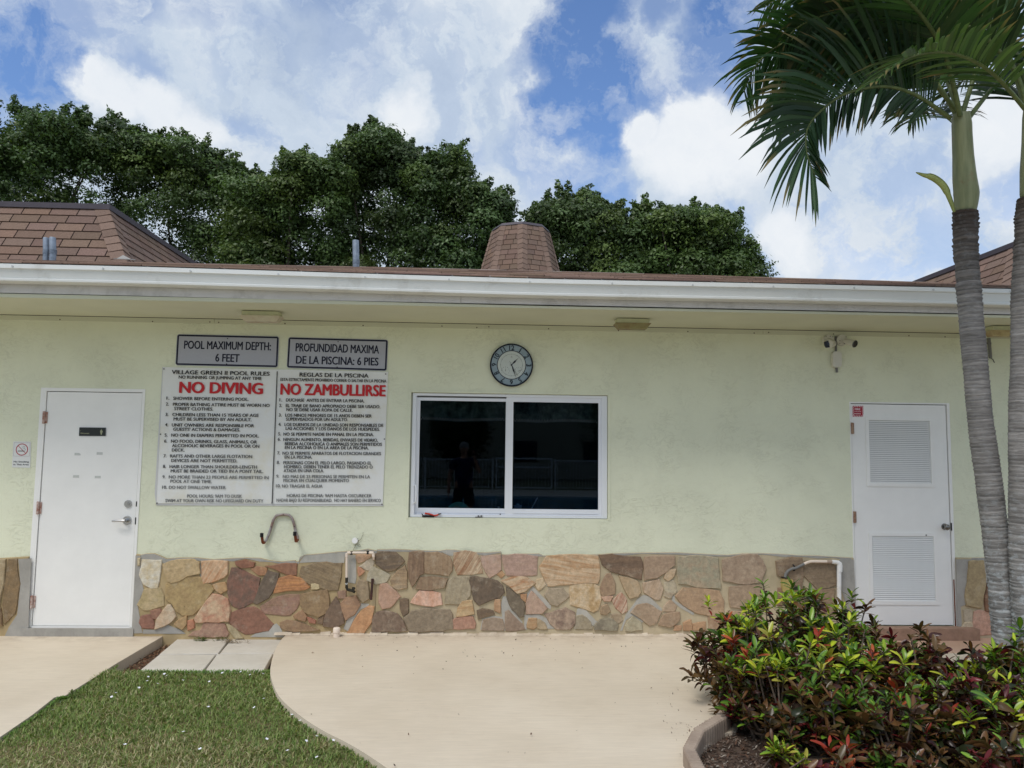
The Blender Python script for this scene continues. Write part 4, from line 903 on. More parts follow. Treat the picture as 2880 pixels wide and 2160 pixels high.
def stone(zf, ca, cb, band, ang, pts, extra=0.0):
    P = [onY(zf(*p), MY-.01) for p in pts]
    Q = []
    n = len(P); c = sum(P, Vector())/n
    for i in range(n):
        a, b = P[i], P[(i+1) % n]; L0 = (b-a).length
        Q.append(a)
        if L0 > .05:
            k = 2 if L0 > .12 else 1
            for j in range(k):
                t = (j+1)/(k+1); nr = Vector((-(b-a).z, 0, (b-a).x)).normalized(); Q.append(a.lerp(b, t)+nr*rnd.uniform(-.035, .035)*L0)
    Q = [c+(q-c)*(1+.0125/max((q-c).length, .01)) for q in Q]
    proud = rnd.uniform(.007, .021)+extra
    Q = [Vector((q.x, MY-.0005+.0, q.z)) for q in Q]; c = Vector((c.x, MY, c.z))
    if len(Q) > 22: Q = Q[::1]
    m = MB(); area = sum(Q[i].x*Q[(i+1) % len(Q)].z-Q[(i+1) % len(Q)].x*Q[i].z for i in range(len(Q)))
    if area < 0: Q = Q[::-1]
    m.bevel(Q, (0, -proud, 0), rnd.uniform(.004, .008), .5)
    me = m.mesh('stone', STONE, c)
    f = lambda cc: (lambda L_: tuple(min(.8, (x*.86+(sum(L_)/3)*.14)*.9+m_*.24) for x, m_ in zip(L_, (.40, .32, .24))))(lin(cc))
    setcol(me, 'cola', f(ca)); setcol(me, 'colb', f(cb)); setvec(me, 'prm', (R(ang), band, rnd.uniform(0, 40)))
    return link('stone', me, ven, c)
for s in ST: stone(*s)
# further stones beyond the frame on both sides
for (xa, xb) in ((WXL+.1, -4.55), (5.0, WXR-.1)):
    x = xa
    while x < xb-.2:
        wd = rnd.uniform(.2, .38); z = .03
        while z < .58:
            h = rnd.uniform(.14, .24)
            if z+h > .66: h = .66-z
            cx, cz = x+wd/2, z+h/2
            pts = []
            for k in range(8):
                a = 2*math.pi*k/8+rnd.uniform(-.2, .2); pts.append(Vector((cx+math.cos(a)*wd*.48*rnd.uniform(.85, 1.05), MY-.0005, cz+math.sin(a)*h*.48*rnd.uniform(.85, 1.05))))
            c = Vector((cx, MY, cz)); m = MB(); m.bevel(pts, (0, -.012, 0), .012, .5); me = m.mesh('stone', STONE, c)
            s = rnd.choice(ST); setcol(me, 'cola', lin(s[1])); setcol(me, 'colb', lin(s[2])); setvec(me, 'prm', (0, .4, rnd.uniform(0, 40))); link('stone', me, ven, c); z += h+.01
        x += wd+.01
# splash of slab paint and cement along the foot of the stones
m = MB(); x = -1.75
while x < 3.2:
    x2 = x+rnd.uniform(.04, .12); h = rnd.choice((.006, .010, .016, .022)) if x < -.3 else rnd.choice((.006, .012, .02)); m.prism([(x, -.06, .001), (x2, -.06, .001), (x2, -.030, h+rnd.uniform(0, .006)), (x, -.030, h)], (0, .02, 0)); x = x2
m.build('slab_paint_rim', PAT, ven)
# ---------------------------------------------------------------- lettering
def text_mesh(s, bold=.0, ext=.0):
    """outline text; weight comes from copies shifted sideways, a hair apart in depth"""
    cu_ = bpy.data.curves.new('t', 'FONT'); cu_.body = s; cu_.resolution_u = 3;  cu_.extrude = ext; cu_.size = 1.0
    ob = bpy.data.objects.new('t', cu_); me = bpy.data.meshes.new_from_object(ob); bpy.data.objects.remove(ob); bpy.data.curves.remove(cu_)
    if bold <= 0: return me
    A = bbox(me); nv = len(A); fs = [tuple(p.vertices) for p in me.polygons]; V_ = []; F_ = []
    for k, dx in enumerate((0, -bold, bold, -bold/2, bold/2)):
        V_ += [(x+dx, y+(0, .3, -.3, -.3, .3)[k]*bold, z+.004*k) for x, y, z in A]; F_ += [tuple(i+nv*k for i in f) for f in fs]
    me2 = bpy.data.meshes.new('t'); me2.from_pydata(V_, [], F_); bpy.data.meshes.remove(me); return me2
def bbox(me):
    a = np.empty(len(me.vertices)*3); me.vertices.foreach_get('co', a); a = a.reshape(-1, 3); return a
CAPH = {}
def caph(b):
    if b not in CAPH: a = bbox(text_mesh('H', b)); CAPH[b] = (a[:, 1].min(), a[:, 1].max()-a[:, 1].min())
    return CAPH[b]
def letter(parent, s, p0, p1, Y, cap_px, m_, bold=.018, name='lettering'):
    """p0/p1: baseline ends in photograph pixels; cap_px: capital height in the same pixels"""
    a, b = onY(p0, Y), onY(p1, Y); h = (onY((p0[0], p0[1]-cap_px), Y)-a).length
    me = text_mesh(s, bold); A = bbox(me); x0, x1 = A[:, 0].min(), A[:, 0].max(); base, ch = caph(bold)
    U = (b-a); Lw = U.length; U.normalize(); Vv = Vector((-U.z, 0, U.x)) if U.x > 0 else Vector((0, 0, 1))
    sx = Lw/(x1-x0); sy = h/ch
    cen = (a+b)/2
    co = np.zeros_like(A)
    X = (A[:, 0]-x0)*sx; Yy = (A[:, 1]-base)*sy
    for k in range(3): co[:, k] = a[k]+U[k]*X+Vv[k]*Yy-cen[k]-(A[:, 2]*.03 if k == 1 else 0)
    me.vertices.foreach_set('co', co.ravel().astype(np.float32)); me.update(); me.materials.clear(); me.materials.append(m_)
    return link(name, me, parent, cen)
def bil(q, u, v):
    return (q[0]*(1-u)+q[1]*u)*(1-v)+(q[3]*(1-u)+q[2]*u)*v      # q: TL TR BR BL
def rrect(q, r, ins=0.0, n=5):
    """rounded quadrilateral outline (list of points), inset by ins metres"""
    W = ((q[1]-q[0]).length+(q[2]-q[3]).length)/2; H = ((q[3]-q[0]).length+(q[2]-q[1]).length)/2; out = []
    r = max(r-ins, .0015)
    for cx, cz, a0 in ((W-ins-r, ins+r, -90), (W-ins-r, H-ins-r, 0), (ins+r, H-ins-r, 90), (ins+r, ins+r, 180)):
        for k in range(n+1):
            a = R(a0+90*k/n); out.append(bil(q, (cx+r*math.cos(a))/W, (cz+r*math.sin(a))/H))
    return out
def plate(name, parent, q, r, m_, th=.002, ins=0.0, dy=0.0):
    P = [p+Vector((0, dy, 0)) for p in rrect(q, r, ins)]; b = MB(); b.prism(P, (0, th, 0)); return b.build(name, m_, parent)
def ringplate(name, parent, q, r, m_, i0, i1, dy, th=.0006):
    a = [p+Vector((0, dy, 0)) for p in rrect(q, r, i0)]; b = [p+Vector((0, dy, 0)) for p in rrect(q, r, i1)]; n = len(a); m = MB()
    m.add(a+b, [(k, (k+1) % n, (k+1) % n+n, k+n) for k in range(n)]); return m.build(name, m_, parent)
SGREY = mat('reflective_sheeting', (176, 178, 188), .45, var=.03, vs=30, bump=.1, bs=400, bd=.001)
SWHT = mat('sign_white', (232, 233, 230), .55, var=.03, vs=3, stain=((216, 208, 176), 2.4, .5, .9))
INK = mat('ink_black', (34, 34, 38), .6); INK2 = mat('ink_faded', (74, 76, 80), .6); INK3 = mat('ink_worn', (108, 110, 112), .6)
RED = mat('sign_red', (196, 34, 40), .5); DRED = mat('decal_red', (170, 22, 46), .5)
def bolt(parent, p, Y, r=.006):
    q = onY(p, Y); m = MB(); m.disc((q.x, Y-.004, q.z), (0, -1, 0), r, .004, 10); return m.build('bolt', BLK, parent)

for (cs, lines, lab, b_) in (
    ([(240, 121), (1122, 141), (1110, 411), (224, 391)], [("POOL MAXIMUM DEPTH:", 298, 1050, 248, 263, 70), ("6 FEET", 568, 778, 359, 364, 68)], 'grey metal sign reading POOL MAXIMUM DEPTH: 6 FEET above the rules board', ((676, 160), (668, 380))),
    ([(1201, 147), (2064, 170), (2052, 441), (1186, 414)], [("PROFUNDIDAD MAXIMA", 1262, 1985, 270, 291, 71), ("DE LA PISCINA: 6 PIES", 1265, 1980, 377, 394, 68)], 'grey metal sign reading PROFUNDIDAD MAXIMA DE LA PISCINA: 6 PIES beside the English one', ((1631, 188), (1623, 407)))):
    Ys = -.006; q = [onY(A2(*c), Ys) for c in cs]
    s = empty('depth_sign', sum(q, Vector())/4, lab, 'sign', 'pool depth signs on the wall')
    plate('panel', s, q, .022, SGREY, .003)
    ringplate('border', s, q, .022, NAVY, .004, .019, -.0008)
    for (tx, xa, xb, ya_, yb_, ch) in lines: letter(s, tx, A2(xa, ya_), A2(xb, yb_), Ys-.0012, ch/3.0722, NAVY, .034)
    for p in b_: bolt(s, A2(*p), Ys-.001, .005)

Yb = -.010; q = [onY(A2(*c), Yb) for c in ((118, 407), (2064, 447), (2016, 1592), (64, 1584))]
s = empty('rules_board', sum(q, Vector())/4, 'large white pool rules board in English and Spanish with red NO DIVING and NO ZAMBULLIRSE', 'sign')
# slightly bowed sheet
m = MB(); nu, nv = 24, 14; vs = []
for j in range(nv+1):
    for i in range(nu+1):
        u, v = i/nu, j/nv; p = bil(q, u, v); p = p+Vector((0, .003-.0025*math.sin(u*9+1)*v-.004*v*v*(1 if abs(u-.5) > .45 else .3), 0)); vs.append(p)
fs = [(j*(nu+1)+i, (j+1)*(nu+1)+i, (j+1)*(nu+1)+i+1, j*(nu+1)+i+1) for j in range(nv) for i in range(nu)]
m.add(vs, fs, True); m.add([q[0], q[1], q[2], q[3]]+[p+Vector((0, .008, 0)) for p in (q[0], q[1], q[2], q[3])], [(4, 0, 1, 5), (5, 1, 2, 6), (6, 2, 3, 7), (7, 3, 0, 4)])
m.build('panel', SWHT, s)
qq = [p+Vector((0, .004, 0)) for p in q]; lowr = [onY(A2(*c), Yb+.004) for c in ((58, 1584), (2022, 1594), (2024, 1608), (60, 1602))]
m = MB(); m.prism(lowr, (0, .004, 0)); m.prism([onY(A2(*c), Yb+.004) for c in ((60, 1602), (46, 1500), (108, 500), (112, 407), (118, 407), (62, 1590))], (0, .004, 0)); m.build('backing_edge', mat('backing_grey', (206, 206, 206), .6), s)
YL = Yb-.006
def LN(t, xa, xb, ya_, yb_, ch=27, mm=None, bold=.032):
    mm = mm or (INK if ya_ < 1120 else INK2 if ya_ < 1330 else INK3); letter(s, t, A2(xa, ya_), A2(xb, yb_), YL, ch/3.0722, mm, bold)
LN("VILLAGE GREEN II POOL RULES", 192, 1040, 466, 481, 34, INK, .03); LN("NO RUNNING OR JUMPING AT ANY TIME", 253, 970, 506, 519)
LN("NO DIVING", 255, 982, 630, 641, 97, RED, .048)
for nmb, xa, y in (("1.", 147, 688), ("2.", 142, 739), ("3.", 138, 829), ("4.", 135, 918), ("5.", 130, 1007), ("6.", 127, 1059), ("7.", 121, 1187), ("8.", 116, 1278), ("9.", 112, 1368), ("10.", 109, 1458)):
    LN(nmb, xa, xa+(27 if len(nmb) == 2 else 45), y, y+.4)
for a in (("SHOWER BEFORE ENTERING POOL.", 205, 858, 690, 699), ("PROPER BATHING ATTIRE MUST BE WORN NO", 203, 1040, 741, 752), ("STREET CLOTHES.", 213, 552, 779, 783), ("CHILDREN LESS THAN 15 YEARS OF AGE", 198, 945, 830, 838),
          ("MUST BE SUPERVISED BY AN ADULT.", 208, 883, 868, 875), ("UNIT OWNERS ARE RESPONSIBLE FOR", 193, 905, 920, 927), ("GUESTS' ACTIONS & DAMAGES.", 205, 785, 957, 963), ("NO ONE IN DIAPERS PERMITTED IN POOL.", 188, 948, 1008, 1015),
          ("NO FOOD, DRINKS, GLASS, ANIMALS, OR", 186, 930, 1060, 1067), ("ALCOHOLIC BEVERAGES IN POOL OR ON", 195, 950, 1098, 1104), ("DECK.", 193, 305, 1136, 1137), ("RAFTS AND OTHER LARGE FLOTATION", 178, 888, 1188, 1193),
          ("DEVICES ARE NOT PERMITTED.", 188, 760, 1227, 1231), ("HAIR LONGER THAN SHOULDER-LENGTH", 173, 930, 1279, 1284), ("MUST BE BRAIDED OR TIED IN A PONY TAIL.", 183, 985, 1317, 1322), ("NO MORE THAN 23 PEOPLE ARE PERMITTED IN", 167, 1030, 1369, 1375),
          ("POOL AT ONE TIME.", 180, 540, 1406, 1410), ("DO NOT SWALLOW WATER", 168, 660, 1459, 1461), ("POOL HOURS: 9AM TO DUSK", 325, 800, 1534, 1536), ("SWIM AT YOUR OWN RISK NO LIFEGUARD ON DUTY", 137, 985, 1574, 1577)): LN(*a)
LN("REGLAS DE LA PISCINA", 1297, 1895, 488, 499, 34, INK, .03); LN("ESTA ESTRICTAMENTE PROHIBIDO CORRER O SALTAR EN LA PISCINA", 1132, 2048, 526, 541, 26)
LN("NO ZAMBULLIRSE", 1130, 2042, 645, 660, 97, RED, .048)
for nmb, xa, y in (("1.", 1123, 703), ("2.", 1121, 751), ("3.", 1118, 834), ("4.", 1115, 915), ("5.", 1112, 997), ("6.", 1109, 1043), ("7.", 1105, 1162), ("8.", 1101, 1244), ("9.", 1096, 1363), ("10.", 1093, 1446)):
    LN(nmb, xa, xa+(25 if len(nmb) == 2 else 42), y, y+.4)
for a in (("DUCHASE  ANTES DE ENTRAR LA PISCINA.", 1180, 1858, 704, 713), ("EL TRAJE DE BANO APROPIADO DEBE SER USADO.", 1178, 1996, 752, 763), ("NO SE DEBE USAR ROPA DE CALLE.", 1183, 1757, 787, 794), ("LOS NINOS MENORES DE 15 ANOS DEBEN SER", 1174, 1922, 835, 843),
          ("SUPERVISADOS POR UN ADULTO.", 1180, 1716, 870, 874), ("LOS DUENOS DE LA UNIDAD SON RESPONSABLES DE", 1167, 2022, 916, 924), ("LAS ACCIONES Y LOS DANOS DE LOS HUESPEDES.", 1177, 1992, 950, 958), ("NO SE PERMITE NADIE EN PANAL EN LA PISCINA.", 1158, 1940, 999, 1004),
          ("NINGUN ALIMENTO, BEBIDAS, ENVASES DE VIDRIO,", 1157, 1975, 1045, 1052), ("BEBIDA ALCOHOLICA O ANIMALES SON PERMITIDOS", 1170, 2010, 1082, 1088), ("EN LA PISCINA O EN LA AREA DE LA PISCINA.", 1170, 1895, 1115, 1119), ("NO SE PERMITE APARATOS DE FLOTACION GRANDES", 1150, 2002, 1164, 1168),
          ("EN LA PISCINA.", 1168, 1408, 1198, 1199), ("PERSONAS CON EL PELO LARGO, PASANDO EL", 1157, 1920, 1246, 1250), ("HOMBRO, DEBEN TENER EL PELO TRENZADO O", 1162, 1930, 1281, 1284), ("ATADA EN UNA COLA.", 1160, 1508, 1315, 1316),
          ("NO MAS DE 23 PERSONAS SE PERMITEN EN LA", 1152, 1908, 1365, 1368), ("PISCINA EN CUALQUIER MOMENTO", 1157, 1725, 1400, 1401), ("NO TRAGAR EL AGUA", 1146, 1497, 1448, 1449), ("HORAS DE PISCINA: 9AM HASTA OSCURECER", 1187, 1920, 1530, 1532), ("NADAR BAJO SU RESPONSABILIDAD.  NO HAY BANERO EN SERVICO", 1098, 2000, 1570, 1573)): LN(*a)
m = MB(); a = [onY(A2(*c), YL) for c in ((1101, 443), (1109, 443), (1065, 1578), (1057, 1578))]; m.add(a, [(0, 3, 2, 1)]); m.build('divider_line', INK, s)
for p in ((127, 423), (2043, 467), (97, 987), (2031, 1029), (67, 1582), (1060, 1580), (2010, 1592)): bolt(s, A2(*p), Yb-.003, .0055)

# ---------------------------------------------------------------- clock
cc = onY((1438.7, 1026.5), -.03); CR = .197
clk = empty('wall_clock', cc, 'round wall clock with black rim and pale blue numeral ring above the window', 'clock')
Yc = -.03; FAC = mat('clock_face', (200, 208, 204), .45, var=.03, vs=12); RNG = mat('clock_ring', (146, 164, 174), .35, var=.14, vs=9); CB = mat('clock_black', (18, 20, 34), .4)
m = MB(); m.ring((cc.x, Yc-.008, cc.z), (0, -1, 0), CR-.013, CR-.002, .014, 56); m.ring((cc.x, Yc-.002, cc.z), (0, -1, 0), CR-.008, CR, .028, 56); m.build('rim', CB, clk)
m = MB(); m.ring((cc.x, Yc, cc.z), (0, -1, 0), .131, CR-.013, .002, 56); m.build('numeral_ring', RNG, clk)
m = MB(); m.ring((cc.x, Yc-.002, cc.z), (0, -1, 0), .127, .133, .002, 56); m.build('inner_ring', CB, clk)
m = MB(); m.disc((cc.x, Yc+.0003, cc.z), (0, -1, 0), .131, .004, 48); m.build('dial', FAC, clk)
def polar(a, r, dy=0.0): return Vector((cc.x+math.sin(R(a))*r, Yc+dy, cc.z+math.cos(R(a))*r))
for h in range(1, 13):
    me = text_mesh(str(h), .012); A = bbox(me); bx = (A[:, 0].min()+A[:, 0].max())/2; by = A[:, 1].min(); hh = A[:, 1].max()-by; ww = A[:, 0].max()-A[:, 0].min()
    s_ = .043/hh; sx = min(s_*.95, (.05 if h > 9 else .027)/ww)
    a = R(30*h); X = (A[:, 0]-bx)*sx; Z = (A[:, 1]-by)*s_+.136; co = np.zeros_like(A)
    co[:, 0] = X*math.cos(a)+Z*math.sin(a); co[:, 1] = -.0025; co[:, 2] = -X*math.sin(a)+Z*math.cos(a)
    me.vertices.foreach_set('co', co.ravel().astype(np.float32)); me.update(); me.materials.clear(); me.materials.append(CB); link('numeral', me, clk, cc+Vector((0, .03-.03, 0)))
INKL = mat('dial_grey_ink', (134, 142, 140), .6)
m = MB(); m.ring((cc.x, Yc-.0006, cc.z), (0, -1, 0), .0985, .1005, .0004, 60)
for h in range(12): p = polar(30*h, .0995); m.disc((p.x, Yc-.0012, p.z), (0, -1, 0), .0035, .0005, 8)
m.build('minute_track', INKL, clk)
for (dx, dz_, ang, lab) in ((-.055, -.055, 12, 0), (.066, -.055, 60, 1)):
    m = MB(); c0 = Vector((cc.x+dx, Yc-.0012, cc.z+dz_))
    for k in range(9):
        a = R(-120+30*k); m.disc((c0.x+math.sin(a)*.036, c0.y, c0.z+math.cos(a)*.036), (0, -1, 0), .0032, .0005, 6)
    m.build('dial_scale', INKL, clk)
    m = MB(); a = R(ang); u = Vector((math.sin(a), 0, math.cos(a))); w_ = Vector((math.cos(a), 0, -math.sin(a))); c0.y -= .001
    m.prism([c0-w_*.002, c0+u*.028, c0+w_*.002, c0-u*.004], (0, .0006, 0)); m.build('pointer', mat('pointer_brown', (84, 78, 56), .5), clk)
m = MB(); p = polar(0, .074, -.001)
m.disc((p.x, p.y, p.z+.006), (0, -1, 0), .0035, .0005, 6); m.prism([(p.x-.009, p.y, p.z-.004), (p.x+.009, p.y, p.z-.004), (p.x+.004, p.y, p.z), (p.x-.004, p.y, p.z)], (0, .0005, 0)); m.build('emblem', INKL, clk)
def hand(a, L1, w, tail, dy):
    a = R(a); u = Vector((math.sin(a), 0, math.cos(a))); v = Vector((math.cos(a), 0, -math.sin(a))); c0 = Vector((cc.x, Yc+dy, cc.z)); m = MB()
    m.prism([c0-v*.0025, c0+u*L1*.18-v*.003, c0+u*L1*.45-v*w, c0+u*L1*.62-v*.0025, c0+u*L1, c0+u*L1*.62+v*.0025, c0+u*L1*.45+v*w, c0+u*L1*.18+v*.003, c0+v*.0025, c0-u*tail], (0, .001, 0)); m.build('clock_hand', CB, clk)
hand(43.5, .094, .008, .012, -.004); hand(160, .125, .0055, .012, -.006)
m = MB(); m.tube([polar(150, .11, -.008), polar(330, .038, -.008)], .0011, 6); m.build('clock_hand', CB, clk)
m = MB(); m.disc((cc.x, Yc-.009, cc.z), (0, -1, 0), .007, .009, 14); m.build('hub', CB, clk)

# ---------------------------------------------------------------- small signs
q = [onY(c, -.004) for c in (zoomer(20, 1230, 16.59)(290, 190), zoomer(20, 1230, 16.59)(1112, 200), zoomer(20, 1230, 16.59)(1075, 1420), zoomer(20, 1230, 16.59)(225, 1405))]
Zs = zoomer(20, 1230, 16.59)
s = empty('no_smoking_sign', sum(q, Vector())/4, 'small white no smoking sign with red crossed circle left of the plain door', 'sign')
plate('panel', s, q, .006, mat('plastic_white', (226, 228, 226), .4), .003)
qf = [onY(Zs(*c), -.0045) for c in ((322, 240), (1082, 250), (1050, 885), (292, 880))]
ringplate('border', s, qf, .001, mat('thin_grey', (168, 160, 160), .6), 0, .0022, 0)
c0 = onY(Zs(690, 570), -.005); rr = (onY(Zs(975, 570), -.005)-c0).length
m = MB(); m.ring(c0, (0, -1, 0), rr*.87, rr, .0003, 40); u = Vector((.707, 0, -.707)); v = Vector((.707, 0, .707)); m.prism([c0-u*rr*.9-v*.0022, c0+u*rr*.9-v*.0022, c0+u*rr*.9+v*.0022, c0-u*rr*.9+v*.0022], (0, .0003, 0)); m.build('prohibition_circle', DRED, s)
m = MB(); a, b_ = onY(Zs(495, 640), -.0052), onY(Zs(815, 640), -.0052); m.prism([a+Vector((0, 0, -.003)), b_+Vector((0, 0, -.003)), b_+Vector((0, 0, .003)), a+Vector((0, 0, .003))], (0, .0003, 0))
m.build('cigarette', INK, s); m = MB(); m.tube([onY(Zs(*c), -.005) for c in ((860, 600), (840, 540), (800, 520), (740, 500), (735, 440), (780, 405), (830, 440), (820, 500))], .0013, 5); m.build('smoke', mat('smoke_grey', (130, 140, 138), .6), s)
letter(s, "No Smoking", Zs(300, 1170), Zs(1015, 1178), -.0048, 72/16.59, INK, .03); letter(s, "in This Area", Zs(290, 1300), Zs(1005, 1305), -.0048, 70/16.59, INK, .03)
Zw = zoomer(200, 1180, 18.43)
q = [onY(Zw(*c), -.001) for c in ((425, 400), (1815, 415), (1800, 860), (400, 855))]
s = empty('restroom_sign', sum(q, Vector())/4, 'small dark rectangular Women restroom sign on the plain white door', 'sign')
plate('panel', s, q, .006, mat('sign_dark_plastic', (44, 48, 46), .35), .004); GOLD = mat('sign_gold_ink', (168, 170, 138), .5)
ringplate('border', s, q, .006, mat('sign_edge', (222, 224, 226), .5), -.002, .0006, -.0005)
letter(s, "Women", Zw(475, 748), Zw(940, 748), -.0018, 75/18.43, GOLD, .02)
m = MB(); h = onY(Zw(1570, 505), -.0018); m.disc(h, (0, -1, 0), .0028, .0003, 10)
P = [onY(Zw(*c), -.0018) for c in ((1570, 535), (1610, 560), (1640, 640), (1600, 690), (1595, 770), (1565, 790), (1530, 770), (1525, 690), (1495, 640), (1520, 560))]; m.prism(P, (0, .0003, 0)); m.build('figure', GOLD, s)
letter(s, ":", Zw(470, 600), Zw(500, 600), -.0018, 60/18.43, GOLD, .02, 'braille')
# four pale tape patches left on the plain door
for (x, y, lab) in ((362, 692, 'torn pale tape patch on the white door, upper left of four'), (465, 689, 'pale tape patch on the white door, upper right of four'), (355, 796, 'pale tape patch on the white door, lower left of four'), (456, 799, 'pale tape patch on the white door, lower right of four')):
    q = onY(A1(x, y), .0035); m = MB(); w_, h_ = .026, .011
    m.prism([(q.x-w_, q.y-.001, q.z-h_), (q.x+w_, q.y-.001, q.z-h_), (q.x+w_, q.y-.001, q.z+h_*(.2 if x == 362 else 1)), (q.x+w_*.4, q.y-.001, q.z+h_), (q.x-w_, q.y-.001, q.z+h_)], (0, .0008, 0))
    o = m.build('tape_patch', mat('tape_grey', (200, 202, 198), .6, var=.1, vs=40), None, org=tuple(q)); tag(o, lab, 'tape', 'tape patches on the plain door')
Zf = zoomer(2380, 1120, 18.43)
q = [onY(Zf(*c), .002) for c in ((315, 385), (885, 395), (890, 955), (318, 960))]
s = empty('fire_sticker', sum(q, Vector())/4, 'red and white striped FIRE EXTINGUISHER INSIDE sticker on the louvred door', 'sticker')
plate('panel', s, q, .002, mat('sticker_pink_white', (226, 204, 208), .5), .001)
m = MB(); c0 = q[0]; W = (q[1]-q[0]).length; H = (q[3]-q[0]).length; bd_ = W*.125
for k in range(-7, 8):
    x = k*W/6.5+W*.02
    # slanting stripes in the border only
    for (ya_, yb_) in ((0, bd_), (H-bd_, H)):
        sh = lambda y: x+(H-y)*.55
        pts = [(sh(ya_), ya_), (sh(ya_)+W*.065, ya_), (sh(yb_)+W*.065, yb_), (sh(yb_), yb_)]
        if all(-.001 <= p[0] <= W for p in pts): m.prism([c0+Vector((p[0], -.0006, -p[1])) for p in pts][::-1], (0, .0003, 0))
for k in range(-1, 7):
    y = k*H/6.5
    for (xa, xb) in ((0, bd_), (W-bd_, W)):
        pts = [(xa, y+bd_*1.5), (xb, y), (xb, y+H*.07), (xa, y+H*.07+bd_*1.5)]
        if all(0 <= p[1] <= H for p in pts): m.prism([c0+Vector((p[0], -.0006, -p[1])) for p in pts], (0, .0003, 0))
m.prism([c0+Vector((p[0], -.0007, -p[1])) for p in ((bd_, bd_), (bd_, H-bd_), (W-bd_, H-bd_), (W-bd_, bd_))], (0, .0004, 0)); m.build('striped_ground', DRED, s)
SWT = mat('sticker_white', (232, 214, 220), .5)
letter(s, "FIRE", Zf(445, 622), Zf(740, 622), .0005, 105/18.43, SWT, .04); letter(s, "EXTINGUISHER", Zf(415, 712), Zf(785, 712), .0005, 48/18.43, SWT, .01); letter(s, "INSIDE", Zf(425, 838), Zf(760, 838), .0005, 72/18.43, SWT, .03)

# ---------------------------------------------------------------- soffit lights
LB = mat('light_housing', (206, 208, 172), .7, var=.08, vs=12); LBD = mat('light_lens_yellowed', (200, 186, 140), .4, c2=(150, 128, 92), vs=9)
def soffit_light(px0, px1, py, lab, kind):
    a, b_ = onZ((px0, py), ZF+.02), onZ((px1, py), ZF+.02); x0, x1 = a.x, b_.x; yc = -.40; L_ = x1-x0
    s = empty('soffit_light', ((x0+x1)/2, yc, ZF+.01), lab, 'light fixture', 'box lights under the eave')
    z1 = ZS-.003; m = MB(); m.box((x0+.015, yc-.06, z1-.038), (x1-.015, yc+.06, z1)); m.build('housing', LB, s)
    m = MB(); zt, zb = z1-.0385, z1-.085
    p = [(x0, yc-.075, zt), (x1, yc-.075, zt), (x1, yc+.075, zt), (x0, yc+.075, zt)]; c = [(x0+.035, yc-.045, zb), (x1-.035, yc-.045, zb), (x1-.035, yc+.045, zb), (x0+.035, yc+.045, zb)]
    m.add(p+c, [(0, 1, 2, 3), (7, 6, 5, 4), (0, 4, 5, 1), (1, 5, 6, 2), (2, 6, 7, 3), (3, 7, 4, 0)]); m.build('lens', kind, s)
soffit_light(688, 797, 876, 'pale painted box light under the eave above the pool signs', mat('lens_pale', (204, 200, 176), .5, c2=(186, 170, 146), vs=9))
soffit_light(1724, 1824, 897, 'olive tinted box light under the eave right of the clock', mat('lens_olive', (150, 148, 104), .45, c2=(128, 108, 76), vs=8))
soffit_light(2746, 2832, 921, 'yellowed box light under the eave between the palm trunks', LBD)

# ---------------------------------------------------------------- cameras and boxes on the wall
CW = mat('camera_white', (214, 212, 200), .4, var=.05, vs=20); CK = mat('camera_black', (14, 14, 20), .15); CL = mat('camera_lens', (50, 54, 74), .1)
q = onY(B8(540, 590), -.03); s = empty('security_camera', (q.x, 0, q.z), 'white security camera with square black face aimed forward, left of the pair', 'camera', 'security cameras over the louvred door')
m = MB(); m.disc((q.x, -.03, q.z), (0, -1, 0), .056, .03, 30, .050); m.build('base', CW, s)
m = MB(); k = onY(B8(525, 700), -.13)
m.tube([(q.x, -.03, q.z-.01), (q.x-.002, -.09, k.z+.01), (k.x, -.13, k.z)], [.03, .036, .040], 18); m.build('body', CW, s)
fz_ = [onY(B8(*c), -.134) for c in ((395, 640), (470, 605), (590, 598), (625, 640), (650, 740), (600, 795), (450, 808), (410, 740))]; m = MB(); m.prism(fz_[::-1], (0, .01, 0)); m.build('face_glass', CK, s)
m = MB(); c0 = onY(B8(525, 700), -.136); m.disc(c0, (0, -1, 0), .013, .003, 16); m.build('lens', CL, s)
m = MB()
for c in ((450, 478), (572, 474), (645, 492)): p = onY(B8(*c), -.031); m.disc(p, (0, -1, 0), .004, .002, 8)
m.build('screw', BLK, s)
q = onY(B8(925, 580), -.03); s = empty('security_camera', (q.x, 0, q.z), 'white security camera turned to the right, right of the pair', 'camera', 'security cameras over the louvred door')
m = MB(); m.disc((q.x, -.03, q.z), (0, -1, 0), .056, .03, 30, .050); m.disc((q.x+.01, -.034, q.z), (0, -1, 0), .022, .004, 20); m.build('base', CW, s)
k0 = onY(B8(985, 600), -.045); k1 = onY(B8(1300, 700), -.14)
m = MB(); m.tube([k0, k0.lerp(k1, .4), k1], [.018, .030, .034], 18); m.build('body', CW, s)
m = MB(); dd = (k1-k0).normalized(); m.disc(k1+dd*.004, dd, .036, .008, 18, .030); m.build('face_glass', CK, s)
m = MB()
for c in ((855, 605), (850, 680), (990, 684), (1040, 684), (1035, 490)): p = onY(B8(*c), -.031); m.disc(p, (0, -1, 0), .004, .002, 8)
m.build('screw', BLK, s)
a, b_ = onY(B8(735, 480), -.012), onY(B8(735, 1530), -.012)
s = empty('junction_box', (a.x, 0, b_.z), 'oblong white junction box on grey conduit below the two cameras', 'junction box')
m = MB(); m.tube([a, Vector((a.x-.004, -.012, (a.z+b_.z)/2)), Vector((a.x+.002, -.012, b_.z))], .0105, 10); m.build('conduit', GRYM, s)
q = [onY(B8(*c), -.045) for c in ((642, 912), (903, 912), (910, 1378), (650, 1378))]; plate('cover', s, q, .028, CW, .04)
